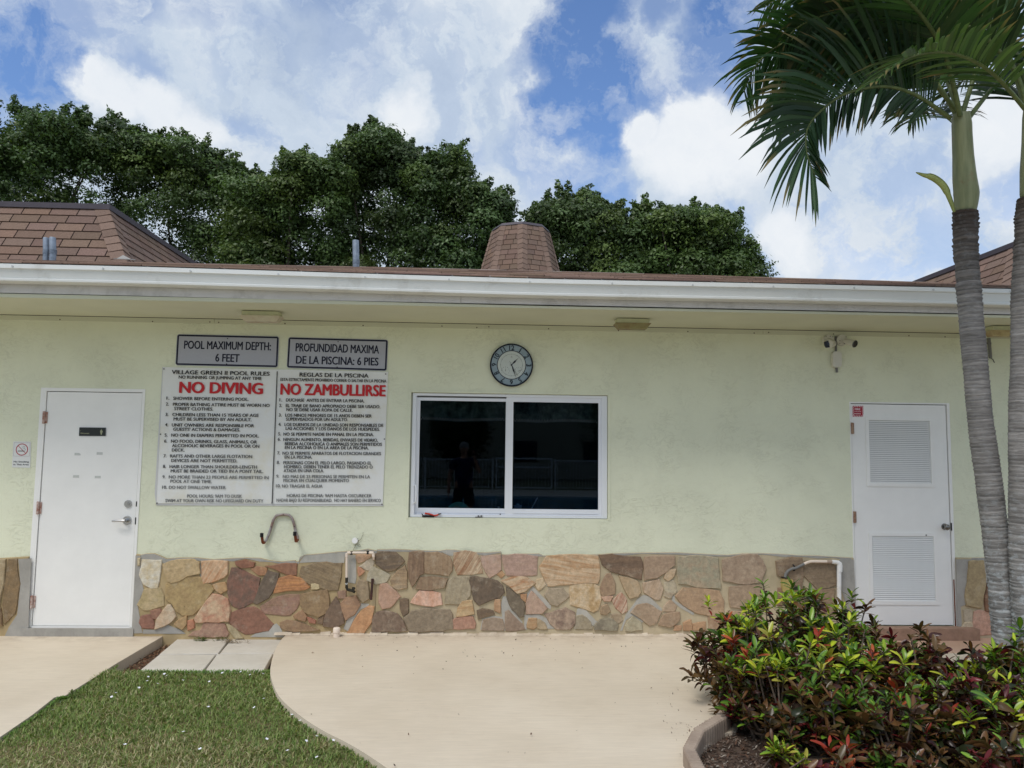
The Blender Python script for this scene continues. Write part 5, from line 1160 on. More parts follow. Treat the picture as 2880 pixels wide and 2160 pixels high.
a, b_ = onY((2781, 951), -.015), onY((2786, 1007), -.015); c_ = onY((2797, 1020), -.03)
s = empty('conduit_stub', (a.x, 0, b_.z), 'short grey conduit stub with loose wire between the palm trunks', 'conduit'); m = MB(); m.tube([a, b_], .014, 10); m.tube([a+Vector((-.016, 0, -.05)), a+Vector((.018, 0, -.05))], .010, 8); m.build('pipe', GRYM, s)
m = MB(); m.tube([b_, b_+Vector((.012, -.012, -.012)), c_], .004, 6); m.build('wire', BLK, s)

# ---------------------------------------------------------------- hose hanger, disc, pipes
HM = mat('worn_grey_steel', (168, 170, 172), .5, metal=.2, c2=(142, 112, 98), vs=9, var=.2)
pts = [B7(180, 520), B7(205, 490), B7(232, 430), B7(262, 338), B7(285, 260), B7(320, 208), B7(400, 195), B7(470, 203), B7(505, 240), B7(530, 320), B7(545, 400), B7(565, 450), B7(568, 490)]
P = [onY(p, -.02) for p in pts]
s = empty('hose_hanger', P[6]-Vector((0, 0, 0)), 'rusty bent steel hanger with two black tipped hooks above the stones', 'hanger')
m = MB(); m.tube([p+Vector((0, 0, 0)) for p in P], .012, 10); m.build('bar', HM, s)
for (e0, e1, e2) in ((P[0], B7(160, 515), B7(150, 428)), (P[-1], B7(548, 505), B7(536, 412))):
    f1, f2 = onY(e1, -.10), onY(e2, -.12); m = MB(); m.tube([e0, e0.lerp(f1, .5)+Vector((0, 0, -.006)), f1, f1.lerp(f2, .5), f2], .0125, 10); m.build('hook', RUST, s)
    m = MB(); m.tube([f2-Vector((0, 0, .022)), f2+Vector((0, 0, .012))], .0155, 12); m.build('rubber_tip', BLK, s)
for c in ((262, 338), (403, 198), (530, 335)): bolt(s, B7(*c), -.033, .005)
q = onY(B7(1234, 502), -.03); s = empty('round_sensor', (q.x, 0, q.z), 'small round white disc with loose wires above the stones', 'sensor')
m = MB(); m.disc((q.x, -.03, q.z), (0, -1, 0), .027, .012, 24, .025); m.build('disc', mat('white_plastic_bright', (244, 244, 242), .4), s); m = MB(); m.disc((q.x+.004, -.016, q.z), (0, -1, 0), .024, .014, 20); m.build('back_plate', GRYM, s)
m = MB(); zz = lambda *c: onY(B7(*c), -.008)
m.tube([zz(1270, 510), zz(1310, 480), zz(1330, 430), zz(1332, 400)], .0016, 5); m.tube([zz(1250, 540), zz(1235, 575), zz(1215, 608)], .0016, 5); m.tube([zz(1255, 540), zz(1290, 570), zz(1308, 575), zz(1295, 548), zz(1265, 535)], .0014, 5); m.build('wire', mat('wire_olive', (110, 108, 88), .7), s)
PVC = mat('old_pvc', (232, 216, 200), .5, var=.06, vs=20)
zz = lambda x, y, Y=-.065: onY(B7(x, y), Y)
s = empty('tap_pipe', zz(1145, 1060), 'cream plastic pipe bending down to a small dark tap over the stones', 'pipe')
m = MB(); m.tube([zz(1140, 985), zz(1139, 940), zz(1140, 700), zz(1142, 655), zz(1160, 642), zz(1200, 640), zz(1420, 640), zz(1446, 645), zz(1453, 670), zz(1455, 715, -.05), zz(1455, 716, -.02)], .0095, 12)
m.tube([zz(1140, 690), zz(1142, 648)], .0125, 12); m.tube([zz(1200, 640), zz(1150, 641)], .0125, 12); m.tube([zz(1405, 640), zz(1452, 644)], .0125, 12); m.tube([zz(1453, 650), zz(1454, 690)], .0125, 12); m.build('pipe', PVC, s)
m = MB(); m.tube([zz(1140, 930), zz(1140, 1050), zz(1150, 1070), zz(1175, 1080)], .0125, 10); m.tube([zz(1170, 1075), zz(1205, 1085, -.09), zz(1232, 1098, -.11)], [.014, .011, .013], 10); m.tube([zz(1200, 1080, -.085), zz(1218, 1058, -.09)], .006, 8); m.disc(zz(1222, 1055, -.09), (.2, -.6, .8), .016, .006, 12); m.build('tap', mat('tap_dark_bronze', (58, 56, 50), .45, metal=.5, var=.3, vs=60), s)
m = MB(); m.tube([zz(1128, 1006), zz(1152, 1006)], .0135, 10); m.build('clamp', mat('clamp_steel', (190, 190, 186), .3, metal=.8), s)
m = MB()
for c in ((1195, 645), (1388, 640)): m.tube([zz(c[0], c[1]-20), zz(c[0], c[1]+18)], .0125, 8)
m.build('strap', BLK, s)
s_ = zz(1443, 945, -.05), zz(1425, 1190, -.05); m = MB(); m.tube([s_[0], s_[0].lerp(s_[1], .25), s_[1]], [.013, .010, .0105], 10); o = m.build('rusty_pipe_stub', mat('dark_rust', (84, 52, 48), .8, c2=(56, 44, 42), vs=30, bump=.4, bs=120, bd=.002), None, org=tuple(s_[1])); tag(o, 'thin rusty upright pipe stub on the stones right of the tap', 'pipe')
a = onZ(B7(1022, 1622), 0.0); s = empty('pvc_pipe_end', (a.x, a.y, 0), 'short capped cream plastic pipe end standing at the foot of the stones', 'pipe')
zt = onY(B7(1022, 1510), a.y).z; m = MB(); m.tube([(a.x, a.y, -.02), (a.x, a.y, zt*.45)], .0275, 16); m.build('pipe', PVC, s); m = MB(); m.tube([(a.x, a.y, zt*.45+.001), (a.x, a.y, zt-.012), (a.x, a.y, zt-.003), (a.x, a.y, zt)], [.0315, .0315, .027, .016], 16); m.build('cap', PVC, s)
# right pipe run
B9 = zoomer(2140, 1540, 7.9); zz = lambda x, y, Y=-.06: onY(B9(x, y), Y)
s = empty('white_drain_pipe', zz(1740, 880), 'white plastic pipe elbow fed by bent conduit left of the louvred door', 'pipe')
m = MB(); m.tube([zz(1735, 1500), zz(1738, 530)], .0195, 16); m.tube([zz(1750, 535), zz(1752, 400), zz(1745, 360), zz(1710, 330), zz(1640, 320), zz(1575, 318)], [.0235, .0235, .0225, .019, .0175, .0175], 16); m.build('pipe', mat('new_pvc', (238, 238, 236), .4, stain=((212, 200, 186), 9, .5, .8)), s)
m = MB(); m.tube([zz(1570, 318), zz(1465, 315)], .0155, 12); m.build('coupling', mat('tan_coupling', (176, 156, 138), .6), s)
m = MB(); m.tube([zz(1470, 312), zz(1200, 308), zz(1100, 310), zz(1020, 335), zz(960, 362)], .0125, 12); m.build('cream_conduit', PVC, s)
m = MB(); m.tube([zz(960, 362), zz(900, 395), zz(780, 455), zz(690, 470), zz(600, 520), zz(550, 590), zz(540, 660)], .0125, 12); m.build('grey_conduit', GRYM, s)
m = MB(); m.tube([zz(715, 385, -.04), zz(735, 400), zz(755, 450), zz(752, 500), zz(730, 515, -.04)], .006, 8); m.tube([zz(455, 655), zz(490, 662), zz(580, 662), zz(592, 640)], .006, 8); m.build('pipe_clip', BLK, s)
q = [zz(475, 700), zz(715, 712), zz(722, 990), zz(488, 990)]
s = empty('valve_box', q[3], 'small yellowed box on the stones just above the croton leaves', 'box'); plate('cover', s, q, .008, mat('yellowed_plastic', (188, 172, 104), .5, c2=(168, 148, 92), vs=20, var=.1), .05)
m = MB(); m.tube([zz(500, 990), zz(500, 1200)], .006, 8); m.build('cable', GRYM, s)
# pliers on the sill
zz = lambda x, y, Y=.0: onY(zoomer(1140, 1340, 8.508)(x, y), Y)
s = empty('pliers', zz(620, 975), 'red and black handled pliers lying on the window sill', 'pliers')
m = MB(); m.tube([zz(465, 885, .010), zz(560, 895, .01), zz(690, 935, .01), zz(740, 930, .008), zz(800, 905, .006)], [.0085, .0075, .008, .008, .006], 8); m.build('red_handle', mat('pliers_red', (204, 66, 44), .45), s)
m = MB(); m.tube([zz(405, 945, -.002), zz(500, 948, -.002), zz(600, 955, -.002), zz(690, 965, 0)], [.0085, .0085, .008, .005], 8); m.tube([zz(388, 888, .004), zz(410, 905, .004), zz(412, 935, 0)], .0035, 6); m.build('black_handle', BLK, s)
m = MB(); m.ball(zz(655, 950, -.008), .0065); m.tube([zz(790, 905, .006), zz(860, 890, .004)], [.0075, .0045], 8); m.build('jaw', mat('jaw_steel', (60, 58, 60), .3, metal=.7), s)

# ---------------------------------------------------------------- things seen through the window
YV = .22; vt = .75
s = empty('valance_curtain', (.3, YV, 2.2), 'dark patterned valance with a checked hem behind the window panes', 'curtain')
fabric = mat('valance_fabric', (128, 140, 120), .9, c2=(60, 76, 70), vs=14, var=.3)
nx = 150; vs = []; fs = []; zt_, zb_ = wz1+.03, onY(A3(500, 812), YV).z
hem = .028
for i in range(nx+1):
    x = wx0-.1+(wx1-wx0+.2)*i/nx; y = YV+.025*math.sin(x*23)+.012*math.sin(x*51+1); sag = .006*math.sin(x*9)
    vs += [(x, y-.01, zt_), (x, y, zb_+hem+sag), (x, y, zb_+sag)]
for i in range(nx):
    a, b_ = i*3, i*3+3; fs += [(a+1, b_+1, b_, a)]
m = MB(); m.add(vs, fs, True); m.build('cloth', fabric, s)
ck = mat('check_light', (210, 200, 180), .8); cd_ = mat('check_dark', (40, 44, 50), .8)
for mm, par in ((ck, 0), (cd_, 1)):
    m = MB()
    for i in range(nx):
        for r_ in range(2):
            if (i+r_) % 2 != par: continue
            A = [Vector(vs[i*3+1]), Vector(vs[i*3+4]), Vector(vs[i*3+5]), Vector(vs[i*3+2])]
            t0, t1 = r_/2, (r_+1)/2; m.add([A[0].lerp(A[3], t1), A[1].lerp(A[2], t1), A[1].lerp(A[2], t0), A[0].lerp(A[3], t0)], [(0, 1, 2, 3)])
    o = m.build('checked_hem', mm, s)
c0 = onY(A3(483, 1572), .42); rr = (onY(A3(585, 1572), .42)-c0).length
s = empty('round_chair_back', (c0.x, .45, c0.z-.4), 'rounded teal chair back showing at the foot of the left pane', 'chair')
m = MB(); n = 24; P = [Vector((c0.x+rr*math.cos(math.pi*k/n), .45, c0.z+rr*1.05*math.sin(math.pi*k/n))) for k in range(n+1)]+[Vector((c0.x-rr*.9, .45, c0.z-.3)), Vector((c0.x+rr*.9, .45, c0.z-.3))]
m.bevel(P[::-1], (0, -.03, 0), .02, .5); m.build('backrest', mat('teal_vinyl', (120, 205, 180), .5), s)
m = MB(); 
for dx in (-.08, .08): m.tube([(c0.x+dx, .47, c0.z-.3), (c0.x+dx, .47, .06)], .012, 8)
m.box((c0.x-.16, .47, c0.z-.36), (c0.x+.16, .85, c0.z-.31)); m.tube([(c0.x-.14, .83, c0.z-.35), (c0.x-.14, .83, .06)], .012, 8); m.tube([(c0.x+.14, .83, c0.z-.35), (c0.x+.14, .83, .06)], .012, 8); m.build('chair_frame', BLK, s)
cz = onY(A3(808, 1518), .13).z
m = MB(); m.box((wx0-.02, .105, cz-.05), (wx1+.02, .34, cz-.012)); o = m.build('window_counter', mat('counter_dark', (50, 50, 54), .4)); 
o.parent = bl; WL[o] = Vector((0, 0, 0))
q = onY(A3(808, 1500), .14); s = empty('small_cup', (q.x, .14, cz-.012), 'tiny white cup behind the left pane near the mullion', 'cup'); m = MB(); m.tube([(q.x, .14, cz-.011), (q.x, .14, cz+.004), (q.x, .14, cz+.018)], [.008, .006, .012], 12); m.build('bowl', mat('cup_bright', (250, 250, 250), .3), s)
q = onY(A3(962, 1505), .16); m = MB(); m.box((q.x-.035, .15, cz-.0115), (q.x+.035, .2, cz+.03)); m.box((q.x-.012, .16, cz+.0305), (q.x+.012, .18, cz+.045)); o = m.build('small_box', mat('box_grey', (160, 170, 190), .6), None, org=(q.x, .16, cz)); tag(o, 'little grey box behind the right pane at its lower left corner', 'box')
a, b_ = onY(A3(1070, 1515), .16), onY(A3(1120, 1430), .2); m = MB(); m.tube([(a.x, .16, cz-.008), b_], .006, 8); o = m.build('stick', mat('stick_pale', (170, 180, 190), .5), None, org=tuple(a)); tag(o, 'thin pale stick leaning behind the right pane', 'stick')
# ---------------------------------------------------------------- paving slabs and edging
def slab_quad(ps, z, lab, dh):
    q = [onZ(D(*p), z) for p in ps]; c = sum(q, Vector())/4; m = MB()
    q = [Vector((p.x, p.y, z+d)) for p, d in zip(q, dh)]
    m.bevel([p-Vector((0, 0, .045)) for p in q], (0, 0, .045), .006, .86)
    o = m.build('paving_slab', PAV, None, org=tuple(c)); tag(o, lab, 'paving slab', 'grey paving slabs between the two walkways'); return o
Zp = zoomer(300, 1700, 4.2538)
def ZD(x, y): p = Zp(x, y); return (p[0]/1.30199, p[1]/1.30199)
zp = -.045
slab_quad([ZD(860, 402), ZD(1468, 418), ZD(1335, 585), ZD(628, 595)][::-1], zp, 'lighter paving slab against the stones, nearer the plain door', (0, 0, .004, 0))
slab_quad([ZD(1490, 418), ZD(2110, 395), ZD(2000, 580), ZD(1352, 588)][::-1], zp, 'paving slab against the stones, beside the curved patio edge', (.002, 0, 0, 0))
slab_quad([ZD(622, 604), ZD(1305, 600), ZD(1150, 795), ZD(375, 805)][::-1], zp, 'darker stained paving slab at the lawn, nearer the left walkway', (0, .003, 0, 0))
slab_quad([ZD(1322, 598), ZD(1990, 592), ZD(1868, 810), ZD(1168, 798)][::-1], zp, 'paving slab at the lawn, beside the curved patio edge', (0, 0, .002, .003))
# scalloped concrete edging of the planting bed
EDM = concrete_mat('edging_concrete', (170, 154, 138), (146, 130, 116), sc=6, dark=(110, 96, 84))
edg = empty('garden_edging', (1.13, -2.6, 0), 'scalloped brown concrete edging curving round the croton bed', 'edging')
ep = dens([(1.22, -4.3), (E8[0].x+.03, -3.4)]+[(p.x+.024, p.y-.004) for p in E8]+[(1.66, -1.80), (1.80, -1.50), (2.2, -1.30), (2.9, -1.22), (4.0, -1.2)], 10)
pos = [0.0]
for a, b_ in zip(ep, ep[1:]): pos.append(pos[-1]+math.hypot(b_[0]-a[0], b_[1]-a[1]))
def at(s_):
    for i in range(len(pos)-1):
        if s_ <= pos[i+1] or i == len(pos)-2:
            t = (s_-pos[i])/(pos[i+1]-pos[i]); a, b_ = ep[i], ep[i+1]; d = Vector((b_[0]-a[0], b_[1]-a[1], 0)).normalized(); return Vector((a[0]+(b_[0]-a[0])*t, a[1]+(b_[1]-a[1])*t, 0)), d
s_ = 0; BLn = .29; pit = .029
while s_+BLn < pos[-1]:
    jz = rnd.uniform(-.004, .004); m = MB(); out = []; inn = []
    nsc = int(BLn/pit); zt = .088+jz
    p0, d0 = at(s_+.003); p1, d1 = at(s_+BLn-.003); d = (p1-p0).normalized(); nrm = Vector((-d.y, d.x, 0)); Ld = (p1-p0).length
    prof = []
    for i in range(nsc):
        for k in range(6):
            t = (i+k/6)/nsc; bulge = math.sin(math.pi*k/6); prof.append((t*Ld, .024+.010*bulge, zt-.014+.014*bulge))
    prof.append((Ld, .024, zt-.012)); n = len(prof)
    vs = []
    for (x, w_, z) in prof:
        b0 = p0+d*x; vs += [b0+nrm*w_+Vector((0, 0, -.08)), b0+nrm*w_+Vector((0, 0, z-.008)), b0+nrm*(w_-.006)+Vector((0, 0, z)), b0-nrm*(w_-.006)+Vector((0, 0, z)), b0-nrm*w_+Vector((0, 0, z-.008)), b0-nrm*w_+Vector((0, 0, -.08))]
    fs = []
    for i in range(n-1):
        for k in range(5): fs.append((i*6+k, (i+1)*6+k, (i+1)*6+k+1, i*6+k+1))
    fs += [tuple(range(5, -1, -1)), tuple(range((n-1)*6, n*6))]
    m.add(vs, fs); m.build('edging_block', EDM, edg, org=p0); s_ += BLn

# ---------------------------------------------------------------- grass
def inpoly(P, x, y):
    r = np.zeros(len(x), dtype=bool); n = len(P); j = n-1
    for i in range(n):
        xi, yi = P[i]; xj, yj = P[j]; c = ((yi > y) != (yj > y)) & (x < (xj-xi)*(y-yi)/(yj-yi+1e-12)+xi); r ^= c; j = i
    return r
rg = np.random.default_rng(5)
front = [(q_.x, q_.y-.006) for q_ in (onZ(D(290, 1453), zp), onZ(D(590, 1453), zp))]
LG = -.042
lawn = [(le[1][0]-.0, le[1][1]-.28), (le[1][0]+.02, front[0][1]+.01), front[0], front[1], (curve[3][0]+.012, front[1][1]-.01)]+[(x-.004, y) for x, y in scurve[12:]]+[(x, y) for x, y in ext[:4]]+[(-2.6, -5.4), (-4.4, -4.6), (-4.2, -3.45)]+[(x+.015, y) for x, y in le[::-1][:-2]]
def blades(n, name, hmin, hmax, wd, cols, mask=None, dens_near=True, lay=.9):
    X = rg.uniform(-4.5, .3, n*4); Y = rg.uniform(-5.2, -.8, n*4); k = inpoly(lawn, X, Y); X, Y = X[k][:n], Y[k][:n]
    # patchiness
    f = np.sin(X*5.1+Y*3.3)+np.sin(X*2.3-Y*6.1+1)+np.sin(X*11+Y*7+2)*.6
    if mask is not None: kk = mask(X, Y, f, rg.random(len(X))); X, Y, f = X[kk], Y[kk], f[kk]
    n = len(X); h = rg.uniform(hmin, hmax, n); az_ = rg.uniform(0, 2*np.pi, n); ln = rg.uniform(.25, lay, n)*h*1.3; w_ = rg.uniform(.7, 1.2, n)*wd
    dx, dy = np.cos(az_), np.sin(az_); px, py = -dy, dx
    z0 = np.full(n, LG-.012)+.018*(f*.25+.4).clip(0, 1)
    V = np.zeros((n, 5, 3), dtype=np.float32)
    for i, (t, ww) in enumerate(((0, 1), (0, -1), (.55, .85), (.55, -.85), (1, 0))):
        V[:, i, 0] = X+dx*ln*t*t+px*w_*ww; V[:, i, 1] = Y+dy*ln*t*t+py*w_*ww; V[:, i, 2] = z0+h*(t*1.1-.35*t*t)
    b = np.arange(n)[:, None]*5; F = np.concatenate([b+np.array([[0, 1, 3]]), b+np.array([[0, 3, 2]]), b+np.array([[2, 3, 4]])], axis=0)
    cols = np.array([lin(c) for c in cols])*1.0; ci = rg.integers(0, len(cols), n); c = cols[ci]*rg.uniform(.75, 1.25, (n, 1)); c = np.repeat(c, 5, axis=0)
    return V.reshape(-1, 3), F, c
GR = leaf_mat('grass_blade', .6, .25)
dry_zone = lambda X, Y: np.clip(1.5-((X+1.9)/.9)**2-((Y+2.75)/.45)**2, 0, 1)
sheet('lawn_soil', lawn, LG-.006, LAWNSOIL, depth=.04)
v1, f1, c1 = blades(90000, 'g', .016, .042, .0030, [(110, 134, 68), (128, 148, 80), (94, 118, 58), (146, 158, 94), (118, 136, 72), (140, 144, 96)], lambda X, Y, f, r: r < 1.0-.5*dry_zone(X, Y))
v2, f2, c2_ = blades(56000, 'd', .015, .036, .0026, [(176, 166, 124), (158, 146, 106), (196, 188, 150), (134, 122, 86)], lambda X, Y, f, r: r < (.24+.2*f+.8*dry_zone(X, Y)), lay=1.6)
me = np_mesh('grass', np.concatenate([v1, v2]), np.concatenate([f1, f2+len(v1)]), GR, np.concatenate([c1, c2_]))
o = link('grass', me); tag(o, 'short green lawn grass with dry patches between the two walkways', 'grass', kind='stuff')
# tufts hanging over the slab edges
V = []; F = []; C = []
def leaf_add(p, d, up, ln, w_, col, droop=.3, seg=3, fold=.0):
    """tapered leaf strip from p along d, drooping"""
    b = len(V); d = d.normalized(); sd_ = d.cross(up); 
    if sd_.length < 1e-3: sd_ = d.orthogonal()
    sd_.normalize()
    for i in range(seg+1):
        t = i/seg; q = p+d*ln*t+Vector((0, 0, -1))*droop*ln*t*t
        ww = w_*(math.sin(math.pi*min(.97, .12+t*.86))**.75)
        V.extend([q-sd_*ww, q+sd_*ww]); C.extend([col, col])
    for i in range(seg): F.append((b+2*i, b+2*i+1, b+2*i+3, b+2*i+2))
for k in range(1500):
    if k % 3 == 0: i = rnd.randrange(10, len(scurve)); p = scurve[i]; p = Vector((p[0]+rnd.uniform(-.02, .01), p[1], LG)); dd = Vector((rnd.uniform(-.3, 1), rnd.uniform(-.7, .7), rnd.uniform(.8, 1.8)))
    elif k % 3 == 1:
        i = rnd.randrange(1, len(le)-1); t = rnd.random(); p = Vector((le[i][0]*(1-t)+le[i+1][0]*t+.02, le[i][1]*(1-t)+le[i+1][1]*t, LG)); dd = Vector((rnd.uniform(-1, .5), rnd.uniform(-.7, .7), rnd.uniform(.8, 1.6)))
    else: t = rnd.random(); p = Vector((front[0][0]*(1-t)+front[1][0]*t, front[0][1]*(1-t)+front[1][1]*t-rnd.uniform(.0, .03), LG)); dd = Vector((rnd.uniform(-.6, .6), rnd.uniform(-.2, .9), rnd.uniform(1, 2)))
    leaf_add(p, dd, Vector((0, 0, 1)), rnd.uniform(.022, .045), .0028, np.array(lin(rnd.choice([(104, 138, 62), (120, 150, 74), (88, 122, 54)]))), .35)
me = np_mesh('edge_grass', V, F, GR, C); o = link('edge_grass', me); tag(o, 'longer grass blades leaning over the slab edges', 'grass', kind='stuff')
# small white flowers
fl = MB()
for k in range(5):
    a = 2*math.pi*k/5; d = Vector((math.cos(a), math.sin(a), .35)); sdv = Vector((-math.sin(a), math.cos(a), 0)); fl.add([Vector((0, 0, .0)), d*.006+sdv*.004, d*.011, d*.006-sdv*.004], [(0, 1, 2, 3)])
fme = fl.mesh('petals', mat('petal_white', (240, 240, 246), .6)); stm = MB(); stm.tube([(0, 0, -.035), (0, 0, 0)], .0009, 4); sme = stm.mesh('stem', mat('stem_green', (80, 110, 50), .7))
fpx = [(346, 1403), (348, 1398), (380, 1399), (370, 1413), (308, 1431), (365, 1423), (372, 1431), (388, 1425), (392, 1437), (363, 1440), (405, 1427), (330, 1450), (355, 1455), (360, 1460), (320, 1462), (318, 1474), (340, 1478), (395, 1470), (400, 1462), (409, 1458), (430, 1468), (452, 1476), (480, 1455), (520, 1452), (540, 1460), (568, 1455), (590, 1470), (620, 1482), (632, 1478), (640, 1494), (612, 1500), (570, 1508), (300, 1488), (250, 1500), (241, 1507), (130, 1520), (115, 1537), (500, 1530), (560, 1545), (610, 1530), (700, 1548), (720, 1560), (790, 1570), (845, 1575), (870, 1590), (905, 1600), (800, 1600), (760, 1590), (735, 1600), (640, 1600), (480, 1620), (300, 1610), (440, 1580), (760, 1640), (690, 1620)]
for i, p in enumerate(fpx):
    x_ = p[0]*1 if i < 37 else p[0]*.9; q = onZ(D(x_, p[1]), LG+.03)
    if not inpoly(lawn, np.array([q.x]), np.array([q.y]))[0]: continue
    e_ = empty('flower', (q.x, q.y, LG+.034+rnd.uniform(-.008, .008)), 'tiny white star flower standing in the grass', 'flower', 'tiny white flowers in the lawn'); e_.rotation_euler = (rnd.uniform(-.5, .5), rnd.uniform(-.5, .5), rnd.uniform(0, 6))
    for nm, mm in (('petals', fme), ('stem', sme)): o = bpy.data.objects.new(nm, mm); COL.objects.link(o); o.parent = e_
# litter of dry leaves and twigs in the gap and in the bed; weeds at the foot of the wall
def litter(name, n, region, cols, zf, lab, ln=(.01, .035)):
    V.clear(); F.clear(); C.clear()
    for k in range(n):
        x, y = region(); c = np.array(lin(rnd.choice(cols)))*rnd.uniform(.7, 1.2); leaf_add(Vector((x, y, zf+rnd.uniform(0, .012))), Vector((rnd.uniform(-1, 1), rnd.uniform(-1, 1), rnd.uniform(-.2, .5))), Vector((rnd.uniform(-.5, .5), rnd.uniform(-.5, .5), 1)), rnd.uniform(*ln), rnd.uniform(.002, .006), c, rnd.uniform(-.3, .4), 2)
    me = np_mesh(name, V, F, leaf_mat(name+'_mat', .8, .05), C); o = link(name, me); tag(o, lab, 'litter', kind='stuff')
def gapreg():
    t = rnd.random(); a = Vector((*le[0], 0)); b_ = Vector((*le[2], 0)); p = a.lerp(b_, t*.62); return p.x+rnd.uniform(.02, .16), p.y+rnd.uniform(-.02, .02)
litter('dry_leaves', 700, gapreg, [(110, 72, 52), (140, 100, 74), (86, 66, 54), (150, 126, 100)], G, 'brown leaf litter in the gap beside the left walkway')
litter('bed_mulch', 7000, lambda: (rnd.uniform(1.16, 3.6), rnd.uniform(-3.6, -1.5)) if rnd.random() < .5 else (rnd.uniform(1.14, 2.3), rnd.uniform(-3.4, -2.2)), [(84, 66, 54), (64, 50, 44), (120, 104, 92), (150, 140, 128), (96, 70, 54)], -.018, 'dark mulch and wood chips in the croton bed')
def weed(p, n, hgt, lab, cols, sp=.07):
    V.clear(); F.clear(); C.clear()
    for k in range(n):
        b0 = Vector((rnd.gauss(0, sp), rnd.gauss(0, sp*.35), 0)); c = np.array(lin(rnd.choice(cols)))
        for j in range(5): leaf_add(b0+Vector((0, 0, j*.004)), Vector((rnd.uniform(-1, 1), rnd.uniform(-1, .4), rnd.uniform(.2, 1))), Vector((0, 0, 1)), rnd.uniform(.5, 1)*hgt, .003, c*rnd.uniform(.8, 1.2), .4, 2)
    me = np_mesh('leaves', V, F, GR, C); e_ = empty('weed', p, lab, 'weed'); o = link('leaves', me, e_, p)
wp = lambda x, y, z=-.04: tuple(onZ(Zp(x, y), z))
litter('slab_debris', 150, lambda: (rnd.uniform(-1.3, 3.0), -abs(rnd.gauss(0, .5))-.05) if rnd.random() < .6 else (rnd.uniform(-1.2, 1.5), rnd.uniform(-4.2, -.3)), [(96, 74, 58), (120, 96, 74), (70, 58, 50)], .002, 'scattered specks of dry leaf on the concrete', (.006, .018))
weed(wp(1130, 430), 30, .035, 'low green weed at the wall foot on the lighter slab', [(92, 108, 58), (110, 122, 70)], .045)
weed(wp(1360, 425), 16, .03, 'small green weed at the wall foot above the slab joint', [(96, 106, 62), (120, 112, 78)], .03)
weed(wp(1540, 455), 22, .04, 'dried brownish weed creeping over the slab beside the joint', [(128, 108, 88), (150, 130, 108)], .05)
weed(wp(790, 380), 26, .04, 'dry brown weed in the corner of walkway and wall', [(120, 92, 72), (140, 112, 90)], .04)
weed(tuple(onZ(D(160, 1500), -.02)), 8, .06, 'broad leaved weed on the left walkway edge', [(110, 96, 60), (96, 110, 58)], .02)

# ---------------------------------------------------------------- crotons
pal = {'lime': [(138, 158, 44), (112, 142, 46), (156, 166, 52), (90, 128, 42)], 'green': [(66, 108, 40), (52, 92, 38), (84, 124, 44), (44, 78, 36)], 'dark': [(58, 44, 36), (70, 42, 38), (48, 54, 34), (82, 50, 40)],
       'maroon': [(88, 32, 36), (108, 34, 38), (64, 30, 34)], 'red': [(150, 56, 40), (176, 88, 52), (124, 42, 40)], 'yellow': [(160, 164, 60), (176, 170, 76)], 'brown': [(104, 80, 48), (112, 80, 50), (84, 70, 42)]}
CRM = leaf_mat('croton_leaf', .27, .16)
def leaf_mesh(name, ln, w_, col, mid, seg=5, curl=.0, twist=.0):
    vs = []; cs = []
    for i in range(seg+1):
        t = i/seg; ww = w_*(math.sin(math.pi*min(.96, .10+t*.84))**.8)*(.75+.5*t); z = -curl*ln*t*t; tw = twist*t
        vs += [(ln*t, -ww*math.cos(tw), z+ww*.35-ww*math.sin(tw)), (ln*t, 0, z), (ln*t, ww*math.cos(tw), z+ww*.35+ww*math.sin(tw))]; cs += [col, mid, col]
    fs = []
    for i in range(seg):
        a = i*3; fs += [(a, a+3, a+4, a+1), (a+1, a+4, a+5, a+2)]
    return vs, fs, cs
LM = {}
for kname, cols in pal.items():
    for j, c in enumerate(cols):
        for v in range(2):
            ln = 1.0; wv_ = rnd.uniform(.125, .18); midc = tuple(lin((min(255, c[0]+50), min(255, c[1]+42), c[2]+8)))
            vs, fs, cs = leaf_mesh('l', ln, wv_, lin(c), midc if kname in ('green', 'lime', 'dark') else lin(c), curl=(.10, .35)[v], twist=(.3, -.6)[v])
            if kname in ('dark', 'brown', 'maroon') and v == 1: vs, fs, cs = leaf_mesh('l', .8, .22, lin(c), lin(c), curl=.55, twist=1.6)
            LM.setdefault(kname, []).append((vs, fs, cs, np_mesh('leaf', vs, fs, CRM, cs, smooth=True)))
STM = mat('croton_stem', (128, 112, 98), .8, c2=(96, 84, 72), vs=30, var=.15)
